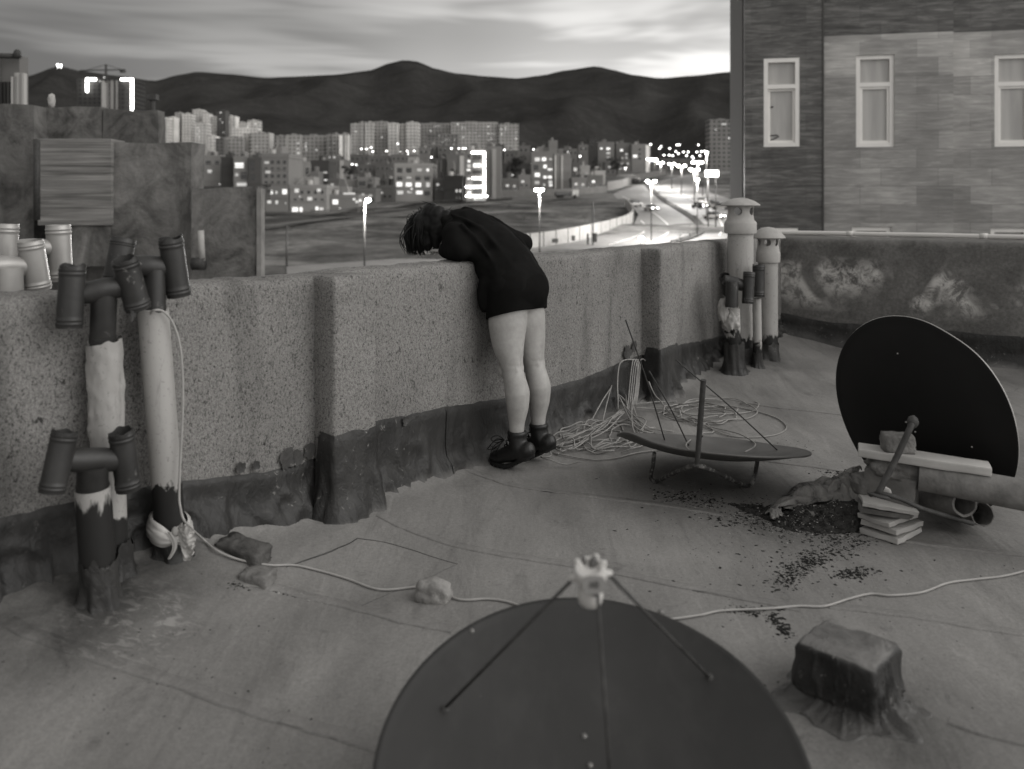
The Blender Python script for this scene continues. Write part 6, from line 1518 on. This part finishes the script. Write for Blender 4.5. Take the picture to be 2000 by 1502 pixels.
# ================================================================== COILED CABLE
def coils():
    rnd = random.Random(11); r = 0.0042
    bm = bmesh.new()
    top = WP(1238, 703, .03)
    def loop(cx, cy, ax, ay, tilt, n=13, lift=0.03, a0=0, turns=1.0):
        pts = []
        for i in range(n + 1):
            a = a0 + turns * 2 * math.pi * i / n; k = 1 + 0.16 * rnd.uniform(-1, 1)
            x = ax * k * math.cos(a); y = ay * k * math.sin(a)
            pts.append(FF(cx + x * math.cos(tilt) - y * math.sin(tilt) * 1.6, cy + x * math.sin(tilt) * 0.5 + y * math.cos(tilt), r + abs(rnd.gauss(0, lift)) * 0.7))
        return pts
    for i in range(10):
        tube(bm, spline(loop(1165 + rnd.gauss(0, 22), 862 + rnd.gauss(0, 8), rnd.uniform(50, 92), rnd.uniform(12, 28), rnd.uniform(-.5, -.1), a0=rnd.random() * 6, turns=rnd.uniform(.6, 1.05)), 5), r, 7)
    for i in range(6):                                             # the gathered bundle towards the hook
        j = lambda s: rnd.gauss(0, s)
        pts = [FF(1085 + j(12), 880 + j(8), .01), FF(1120 + j(10), 872 + j(9), .03), FF(1165 + j(10), 855 + j(6), .05), FF(1205 + j(6), 832 + j(5), .07), FF(1226 + j(5), 812 + j(4), .07), FF(1224 + j(14), 800 + j(6), .09), FF(1250 + j(12), 838 + j(8), .03), FF(1290 + j(12), 850 + j(6), .01)]
        tube(bm, spline(pts, 6), r, 7)
    for i in range(4):                                             # strands up to the top of the flashing and down again
        o = i * 0.008
        a = FF(1226 + i * 3, 815, .05); b = WP(1229 + i * 4, 760, .10); c = WP(1234 + i * 4, 715, .045); d = WP(1238 + i * 5, 702, .028); f = WP(1246 + i * 5, 706, .03); h = WP(1247 + i * 6, 730, .04)
        tube(bm, spline([a, b, c, d] + ([f, h] if i == 3 else [WP(1244 + i * 3, 712, .035), WP(1243 + i * 2, 760, .09), FF(1236 + i * 3, 808, .06)]), 7), r, 7)
    tube(bm, spline([WP(1238, 702, .028), WP(1218, 704, .03), WP(1209, 716, .04), WP(1206, 750, .09), WP(1207, 790, .15), FF(1203, 822, .02), FF(1160, 850, .02)], 7), r, 7)
    tube(bm, spline([FF(1150, 835, .01), FF(1175, 815, .10), FF(1192, 800, .14), FF(1194, 795, .14), FF(1185, 812, .08), FF(1175, 835, .01)], 7), r, 7)
    tube(bm, spline([FF(1080, 888, .01), FF(1150, 900, .008), FF(1200, 898, .008), FF(1240, 888, .008), FF(1290, 882, .01), FF(1360, 878, .01)], 7), r, 7)
    tag(obj('cable_coil', bm, M_cable1), 'tangled pale cable heap hooked over the wall flashing behind the person', 'cable coil', 'coiled cables by the wall')
    bm = bmesh.new()
    for i in range(6):
        tube(bm, spline(loop(1375 + rnd.gauss(0, 14), 812 + rnd.gauss(0, 5), rnd.uniform(48, 88), rnd.uniform(12, 24), rnd.uniform(-.1, .15), a0=rnd.random() * 6, turns=rnd.uniform(.7, 1.1), lift=.02), 5), r, 7)
    tube(bm, spline([FF(1240, 795, .02), FF(1300, 790, .02), FF(1370, 800, .02), FF(1420, 795, .01), FF(1480, 806, .006), FF(1520, 820, .006), FF(1536, 838, .006), FF(1510, 852, .006), FF(1450, 856, .006), FF(1400, 846, .01), FF(1340, 815, .02), FF(1290, 805, .02), FF(1240, 805, .03)], 7), r, 7)
    tube(bm, spline([pix(1267, 745, 5.0), pix(1278, 770, 5.05), FF(1290, 800, .06), FF(1310, 812, .02), FF(1350, 830, .02), FF(1390, 838, .012), FF(1440, 856, .03), pix(1470, 862, 4.6), pix(1474, 872, 4.35), pix(1455, 883, 4.2)], 7), r, 7)
    tube(bm, spline([FF(1380, 830, .01), FF(1394, 846, .01), FF(1370, 856, .03), pix(1345, 862, 4.6), pix(1340, 872, 4.3), pix(1348, 880, 4.15)], 7), r, 7)
    tag(obj('cable_coil', bm, M_cable2), 'looser dusty cable loops lying behind the upturned dish', 'cable coil', 'coiled cables by the wall')
coils()

# ================================================================== WRAPPED BLOCK
def wrapped():
    c2 = V((0.957, 2.45)); ang = R(-44); bm = bmesh.new(); prev = None; n = 160; hx, hy, H = .112, .098, .155
    for i in range(52):
        t = i / 51; row = []
        for j in range(n):
            a = 2 * math.pi * j / n; ca, sa = math.cos(a), math.sin(a)
            rad = 1 / ((abs(ca / hx)) ** 14 + (abs(sa / hy)) ** 14) ** (1 / 14)
            cr = (abs(ca * sa) * 2) ** 3
            if t < 0.30: k, z = t / 0.30, H; k = k * 0.985; z -= 0.006 * k ** 10
            elif t < 0.62: q = (t - 0.30) / 0.32; k = 1 + 0.07 * q; z = H - 0.014 - (H - 0.035) * q
            else: q = (t - 0.62) / 0.38; k = 1.07 + 0.55 * q ** 1.3 * (1.0 + 0.35 * noise.noise(V((ca * 1.5, sa * 1.5, 3)))); z = 0.02 * (1 - q) ** 2
            if t >= 0.62: rad = lerp(rad, 0.125 * (1 + 0.45 * noise.noise(V((ca * 2.3 + 4, sa * 2.3, 1)))), min(1, q * 1.3))
            x, y = ca * rad * k, sa * rad * k
            w1 = noise.noise(V((x * 9, y * 9, z * 9 + 2))); w2 = noise.noise(V((ca * 5, sa * 5, 3 + z * 2)))
            f = abs(noise.noise(V((ca * 3.2 + 7, sa * 3.2, 1.5 * t)))); f = max(0, 0.12 - f) / 0.12
            if t < 0.30: z += 0.016 * w1 * k - 0.022 * max(0, w1) * (1 - k) + 0.006 * noise.noise(V((x * 25, y * 25, 1)))
            elif t < 0.62: x += ca * 0.012 * w1 + 0.010 * f * ca; y += sa * 0.012 * w1 + 0.010 * f * sa
            else: z += (0.024 * f * (1 - q) ** 0.6 + 0.016 * max(0, w2) * (1 - q)) + 0.004 * noise.noise(V((x * 22, y * 22, 5)))
            X, Yy = c2.x + x * math.cos(ang) - y * math.sin(ang), c2.y + x * math.sin(ang) + y * math.cos(ang)
            z += floor_z(X, Yy) + 0.003
            if i == 51: z = floor_z(X, Yy) - 0.006
            row.append(bm.verts.new((X, Yy, z)))
        if prev:
            for j in range(n): bm.faces.new((prev[j], prev[(j + 1) % n], row[(j + 1) % n], row[j]))
        prev = row
    tag(obj('wrapped_block', bm, M_wrapd), 'squat block sealed in creased bitumen sheet, beside the near dish', 'wrapped block')
wrapped()

# ================================================================== THE PERSON BENT OVER THE PARAPET
def limb(bm, pts, n=36):
    P = [V(p[0]) for p in pts]; r = [p[1] for p in pts]
    k = 5; PP = spline(P, k); RR = []
    for i in range(len(r) - 1):
        for j in range(k): RR.append(lerp(r[i], r[i + 1], j / k * 1.0))
    RR.append(r[-1]); tube(bm, PP, RR, n, round_caps=True)
def ell(bm, c, size, M=None, sub=3): ico(bm, c, size, sub, 0.0, 1, 0, M)
MW = Matrix(((U2.x, N2.x, 0), (U2.y, N2.y, 0), (0, 0, 1)))            # columns: along the wall, out from the wall, up
def person():
    root = thing('person', 'person in black sweatshirt and boots folded face down over the parapet, bare legs, on tiptoe', 'person', W(2.56, .2, 0))
    LEG = {}
    bm = bmesh.new()
    for k, s in (('near', 2.455), ('far', 2.655)):
        o = 0.0 if k == 'near' else -0.004
        hip = s + (0.035 if k == 'near' else -0.025)
        limb(bm, [(W(hip, .165, .90), .108), (W(s + (.012 if k == 'near' else -.008), .178, .76), .103), (W(s, .192, .66), .087), (W(s - .002, .212, .575), .0655), (W(s - .002, .222, .525), .0555), (W(s, .236, .470), .0605),
                  (W(s + .002, .250, .405), .0675), (W(s + .002, .252, .33), .0590), (W(s, .248, .25), .0430), (W(s, .250, .17), .0365), (W(s, .27, .105), .037)])
        limb(bm, [(W(s, .27, .10), .036), (W(s, .20, .06), .034), (W(s, .15, .03), .028), (W(s, .115, .026), .022)])
        ell(bm, W(s, .262, .425), (.050, .048, .085), MW)                  # calf belly
        ell(bm, W(s + .002, .168, .525), (.045, .034, .05), MW)            # kneecap side
        for q in (-.026, .026): limb(bm, [(W(s + q, .238, .625), .012), (W(s + q * 1.1, .264, .545), .0105), (W(s + q * 1.0, .262, .50), .009)], 10)   # hamstring tendons
    ell(bm, W(2.56, .17, .93), (.175, .125, .14), MW)
    limb(bm, [(W(2.56, .15, .95), .125), (W(2.55, .085, 1.07), .105), (W(2.54, -.02, 1.175), .100), (W(2.53, -.12, 1.235), .098), (W(2.52, -.19, 1.28), .070)])
    limb(bm, [(W(2.52, -.17, 1.285), .058), (W(2.505, -.27, 1.300), .050), (W(2.495, -.33, 1.295), .054)])
    # head hanging forward, crown away and down, face to the ground
    hc = W(2.485, -.40, 1.268)
    cr = (W(0, -1, 0) - W(0, 0, 0)); cr = (cr * 0.72 + V((0, 0, -0.10))).normalized()      # crown direction
    fc = (V((0, 0, -1)) - cr * (V((0, 0, -1)).dot(cr))).normalized()                       # face direction
    sx = cr.cross(fc).normalized(); MH = Matrix((sx, fc, cr)).transposed()
    def H(x, y, z): return hc + MH @ V((x, y, z))
    ell(bm, H(0, -.01, .02), (.076, .094, .098), MH); ell(bm, H(0, .030, -.045), (.058, .060, .068), MH)
    limb(bm, [(H(0, .050, -.09), .026), (H(0, .078, -.098), .019)], 12)                   # chin
    limb(bm, [(H(0, .086, .012), .010), (H(0, .106, -.026), .0125)], 12)                  # nose
    for q in (-1, 1):
        ell(bm, H(q * .034, .078, .006), (.019, .010, .012), MH, 2); ell(bm, H(q * .078, -.005, -.012), (.010, .018, .030), MH, 2); ell(bm, H(q * .034, .084, .030), (.022, .009, .008), MH, 2)
    limb(bm, [(H(-.022, .088, -.058), .007), (H(0, .094, -.057), .008), (H(.022, .088, -.058), .007)], 10)
    # arms folded along the top of the wall
    arms = [[W(2.38, -.12, 1.245), W(2.335, -.03, 1.165), W(2.40, -.20, 1.150), W(2.455, -.285, 1.150)], [W(2.70, -.13, 1.262), W(2.93, -.055, 1.178), W(2.78, -.15, 1.152), W(2.655, -.20, 1.150)]]
    for sh, el, wr, hn in arms:
        limb(bm, [(sh, .056), (sh.lerp(el, .5), .049), (el, .040)]); limb(bm, [(el, .040), (el.lerp(wr, .35), .042), (wr, .027)])
        d = (hn - wr).normalized(); sd_ = d.cross(V((0, 0, 1))).normalized(); pm = wr + d * .055
        ell(bm, pm, (.042, .048, .016), Matrix((sd_, d, sd_.cross(d))).transposed())
        for i, (x, L) in enumerate(((-.030, .062), (-.010, .074), (.010, .070), (.029, .055))):
            a = pm + sd_ * x + d * .040; b = a + d * L * .45 + V((0, 0, .005)); c = b + d * L * .32 + V((0, 0, -.012)); e_ = c + d * L * .2 + V((0, 0, -.012))
            limb(bm, [(a, .0095), (b, .0088), (c, .0082), (e_, .0072)], 10)
        a = pm - sd_ * .036 - d * .018; limb(bm, [(a, .012), (a - sd_ * .022 + d * .03, .0105), (a - sd_ * .024 + d * .058, .0085)], 10)
    body = obj('body', bm, M_skin, root); fuse(body, .0052, 8, .5)
    NB = [v.normal.copy() for v in body.data.vertices]
    for v in body.data.vertices:                                       # crease and hollows behind each knee, soft dimples in the calves
        s_, d_ = to_sd(v.co.x, v.co.y); z_ = v.co.z
        if not (.2 < z_ < .8): continue
        for c in (2.453, 2.653):
            if abs(s_ - c) < .09:
                bk = sstep(.215, .25, d_); q = s_ - c
                v.co -= NB[v.index] * bk * (.0020 * math.exp(-((z_ - .552 - .12 * abs(q)) / .011) ** 2) + .0055 * math.exp(-(q / .016) ** 2 - ((z_ - .575) / .045) ** 2) + .0035 * math.exp(-(q / .012) ** 2 - ((z_ - .36) / .09) ** 2))
    # ---- shorts, cut off square at a hem that rides up at the back
    def cut(o, hem, nrm):
        b = bmesh.new(); b.from_mesh(o.data)
        r = bmesh.ops.bisect_plane(b, geom=b.verts[:] + b.edges[:] + b.faces[:], plane_co=hem, plane_no=nrm, clear_inner=True)
        es = [e for e in r['geom_cut'] if isinstance(e, bmesh.types.BMEdge)]
        bmesh.ops.holes_fill(b, edges=es, sides=0); b.to_mesh(o.data); b.free()
    bm = bmesh.new()
    for s, r in ((2.488, .124), (2.640, .112)): limb(bm, [(W(s, .175, .97), r + .01), (W(s - .004, .180, .70), r)])
    ell(bm, W(2.56, .18, .95), (.20, .158, .15), MW)
    sh = obj('shorts', bm, M_short, root); fuse(sh, .009, 4)
    cut(sh, W(2.56, .18, .817), (MW @ V((0.03, -.30, 1))).normalized())
    # ---- sweatshirt
    bm = bmesh.new()
    ell(bm, W(2.555, .168, .965), (.205, .160, .17), MW)
    limb(bm, [(W(2.56, .16, .93), .160), (W(2.555, .125, 1.05), .148), (W(2.545, .03, 1.15), .140), (W(2.535, -.07, 1.215), .140), (W(2.525, -.155, 1.262), .130), (W(2.515, -.21, 1.290), .10)])
    ell(bm, W(2.545, -.04, 1.195), (.19, .17, .130), MW); ell(bm, W(2.54, -.14, 1.245), (.195, .12, .120), MW); ell(bm, W(2.555, .085, 1.08), (.185, .16, .145), MW)
    ell(bm, W(2.48, .085, .93), (.12, .085, .16), MW)
    limb(bm, [(W(2.50, .07, 1.10), .075), (W(2.47, .085, .90), .085)])
    for sh_, el, wr, hn in arms:
        limb(bm, [(sh_, .075), (sh_.lerp(el, .5), .066), (el, .056)]); limb(bm, [(el, .062), (el.lerp(wr, .5), .056), (wr, .043)])
    limb(bm, [(W(2.40, -.10, 1.20), .10), (W(2.40, -.02, 1.175), .075), (W(2.42, .03, 1.14), .06)])
    # long creases from the shoulders to the hem
    for a, b, c, d, r in ((W(2.40, -.16, 1.355), W(2.42, .02, 1.285), W(2.44, .185, 1.125), W(2.46, .285, .96), .013), (W(2.53, -.18, 1.390), W(2.56, .02, 1.318), W(2.60, .20, 1.15), W(2.62, .305, .98), .012), (W(2.62, -.14, 1.368), W(2.65, .04, 1.29), W(2.67, .20, 1.13), W(2.68, .295, .98), .010), (W(2.36, -.05, 1.30), W(2.38, .10, 1.16), W(2.40, .17, 1.02), W(2.42, .19, .92), .012)):
        limb(bm, [(a, r), (b, r), (c, r), (d, r * .8)], 10)
    limb(bm, [(W(2.43, -.235, 1.325), .024), (W(2.515, -.250, 1.358), .026), (W(2.60, -.225, 1.335), .022)], 12)     # collar roll
    sw = obj('sweatshirt', bm, M_knit, root); fuse(sw, .0085, 9, .5)
    NS = [v.normal.copy() for v in sw.data.vertices]
    for v in sw.data.vertices:
        p = v.co; q = noise.noise(V((p.x * 11, p.y * 11, p.z * 5))) ; v.co = p + NS[v.index] * (.007 * q + .003 * noise.noise(p * 26))
    cut(sw, W(2.56, .18, .856), (MW @ V((0.04, -.26, 1))).normalized())
    # ---- hair: a cap on the skull and a hanging bob
    bm = bmesh.new(); ell(bm, H(0, -.026, .022), (.091, .096, .107), MH, 4)
    ell(bm, H(0, -.055, -.035), (.088, .060, .085), MH); ell(bm, H(-.062, -.02, -.02), (.030, .058, .075), MH); ell(bm, H(.062, -.02, -.02), (.030, .058, .075), MH)
    limb(bm, [(H(0, -.055, -.05), .062), (H(0, -.062, -.10), .050)])
    for q in (-1, 1): limb(bm, [(H(q * .07, -.01, .02), .030), (H(q * .078, .045, .0), .024), (H(q * .072, .095, -.01), .014)])
    for a, b, r in ((WP(856, 418, -.30), WP(852, 478, -.31), .050), (WP(842, 412, -.36), WP(836, 484, -.37), .050), (WP(872, 424, -.25), WP(866, 462, -.27), .042), (WP(822, 430, -.41), WP(818, 480, -.41), .042)): limb(bm, [(a, r), (a.lerp(b, .5), r * .95), (b, r * .45)])
    hr = obj('hair', bm, M_hair, root); fuse(hr, .007, 3)
    rnd = random.Random(4); b2 = bmesh.new(); b2.from_mesh(hr.data)
    for v in b2.verts: v.co += v.normal * 0.004 * noise.noise(v.co * 40)
    for i in range(420):
        a = rnd.uniform(0, 2 * math.pi); h = rnd.uniform(-.55, 1)
        loc = V((math.cos(a) * math.sqrt(max(0, 1 - h * h)) * .092, -abs(math.sin(a)) * .088 * math.sqrt(max(0, 1 - h * h)) * rnd.choice((1, 1, -.5)) - .01, .02 + h * .106))
        p = hc + MH @ loc; outw = (MH @ V((loc.x * 3, loc.y * 2, loc.z * 2.2))); outw.z = 0; outw = outw.normalized() if outw.length > 1e-5 else V((1, 0, 0))
        up_ = V((0, 0, 1)); L = rnd.uniform(.11, .24)
        zb = max(1.112 + 0.012 * rnd.random(), p.z - L)
        o1 = rnd.uniform(.006, .02) + (.012 if rnd.random() < .12 else 0); sw_ = V((rnd.gauss(0, .010), rnd.gauss(0, .010), 0))
        q1 = p + outw * o1 + V((0, 0, .004)); q2 = V((p.x, p.y, lerp(p.z, zb, .5))) + outw * (o1 + .006) + sw_ * .4; q3 = V((p.x, p.y, zb)) + outw * (o1 - .010) + sw_
        tube(b2, spline([p, q1, q2, q3], 5), [.0028] * 8 + [.0024] * 4 + [.0018, .0012, .0008, .0004], 5)
    for i in range(90):                                                # flyaway hairs round the outline
        a = rnd.uniform(0, 6.28); h = rnd.uniform(-.3, .95); r_ = math.sqrt(1 - h * h); loc = V((math.cos(a) * r_ * .09, math.sin(a) * r_ * .09 - .02, .02 + h * .105))
        p = hc + MH @ loc; o_ = (p - hc).normalized(); q1 = p + o_ * rnd.uniform(.012, .03) + V((0, 0, .006)); q2 = q1 + o_ * rnd.uniform(0, .02) + V((rnd.gauss(0, .012), rnd.gauss(0, .012), -rnd.uniform(.02, .07)))
        tube(b2, spline([p, q1, q2], 5), [.0011] * 8 + [.0008, .0006, .0004], 4)
    for (px, py, px2, py2, bow, dd) in ((806, 440, 792, 497, -18, -.43), (800, 432, 806, 500, -22, -.42), (812, 455, 818, 503, -8, -.40), (850, 400, 822, 392, 0, -.34), (870, 418, 884, 402, 0, -.28), (796, 450, 800, 499, -14, -.44), (808, 438, 826, 505, -10, -.41)):
        a = WP(px, py, dd); b = WP(px2, py2, dd); m_ = WP((px + px2) / 2 + bow, (py + py2) / 2, dd)
        tube(b2, spline([a, m_, b], 8), [.0028] * 10 + [.0022, .0020, .0016, .0012, .0009, .0006, .0004], 5)
    b2.to_mesh(hr.data); b2.free()
    for p in hr.data.polygons: p.use_smooth = True
    # ---- ankle boots, heels lifted
    for k, s in (('near', 2.455), ('far', 2.655)):
        bm = bmesh.new()
        limb(bm, [(W(s, .250, .195), .048), (W(s, .262, .13), .050), (W(s, .29, .098), .050)])
        limb(bm, [(W(s, .315, .112), .046), (W(s, .25, .095), .049), (W(s, .19, .072), .046), (W(s, .15, .052), .041), (W(s, .118, .046), .038)])
        ell(bm, W(s, .325, .115), (.040, .032, .045), MW); ell(bm, W(s, .130, .046), (.042, .056, .036), MW); ell(bm, W(s, .25, .192), (.053, .054, .032), MW)
        b = obj('boot', bm, M_boot, root); fuse(b, .0055, 4)
        cut(b, W(s, .25, .206), V((0, 0, -1))) ; cut(b, W(s, .2, .018 if k == 'near' else .018), V((0, 0, 1)))
        bm = bmesh.new(); prev = None; n = 40                            # lugged sole following the lifted heel
        for i in range(n):
            t = i / (n - 1); d = lerp(.362, .070, t); w = .0435 * (1 - abs(2 * t - 1) ** 5 * .85) * (1 - .18 * math.exp(-((t - .42) / .16) ** 2)) * (1.06 if t > .6 else 1)
            zb = .070 * sstep(.62, .0, t) * 1.12; zb = lerp(zb, .004, sstep(.5, .72, t)); lug = .006 if (i % 4) < 2 else 0
            th = .030 if t < .28 else .022
            row = [bm.verts.new(W(s - w, d, zb + lug)), bm.verts.new(W(s - w * 1.04, d, zb + th)), bm.verts.new(W(s + w * 1.04, d, zb + th)), bm.verts.new(W(s + w, d, zb + lug))]
            if prev:
                for j in range(4): bm.faces.new((prev[j], prev[(j + 1) % 4], row[(j + 1) % 4], row[j]))
            else: bm.faces.new(row)
            prev = row
        bm.faces.new(list(reversed(prev))); obj('sole', bm, M_sole, b, auto=40)
        bm = bmesh.new()
        for i in range(5):
            z = .085 + i * .024; d = .155 + i * .011; x = .030
            tube(bm, spline([W(s - x, d + .03, z + .004), W(s, d + .002, z + .012), W(s + x, d + .03, z - .004)], 4), .0028, 6); tube(bm, spline([W(s + x, d + .03, z + .004), W(s, d + .002, z + .012), W(s - x, d + .03, z - .004)], 4), .0028, 6)
        q = W(s - .03, .188, .155)
        for e_ in (W(s - .085, .14, .165), W(s - .10, .15, .135), W(s - .06, .10, .10)):
            m_ = q.lerp(e_, .55) + V((0, 0, .022)); tube(bm, spline([q, m_, e_, q.lerp(e_, .6) - V((0, 0, .018)), q], 5), .0026, 6)
        tube(bm, spline([q, W(s - .062, .14, .12), W(s - .07, .12, .06), W(s - .066, .11, .035)], 5), .0026, 6); tube(bm, spline([q, W(s - .058, .17, .12), W(s - .064, .15, .07)], 5), .0026, 6)
        obj('laces', bm, M_hair, b)
person()


# ------------------------------------------------------------------ origins at the foot of every mesh thing
bpy.context.view_layer.update()
for o in ROOTS:
    if o.type != 'MESH' or o.get('kind') or not o.data.vertices: continue
    if o.data.users > 1 or o.get('keep'): continue
    xs = [v.co for v in o.data.vertices]
    c = V(((min(v.x for v in xs) + max(v.x for v in xs)) / 2, (min(v.y for v in xs) + max(v.y for v in xs)) / 2, min(v.z for v in xs)))
    o.data.transform(Matrix.Translation(-c)); o.location = o.location + c
    for ch in o.children: ch.location = ch.location - c
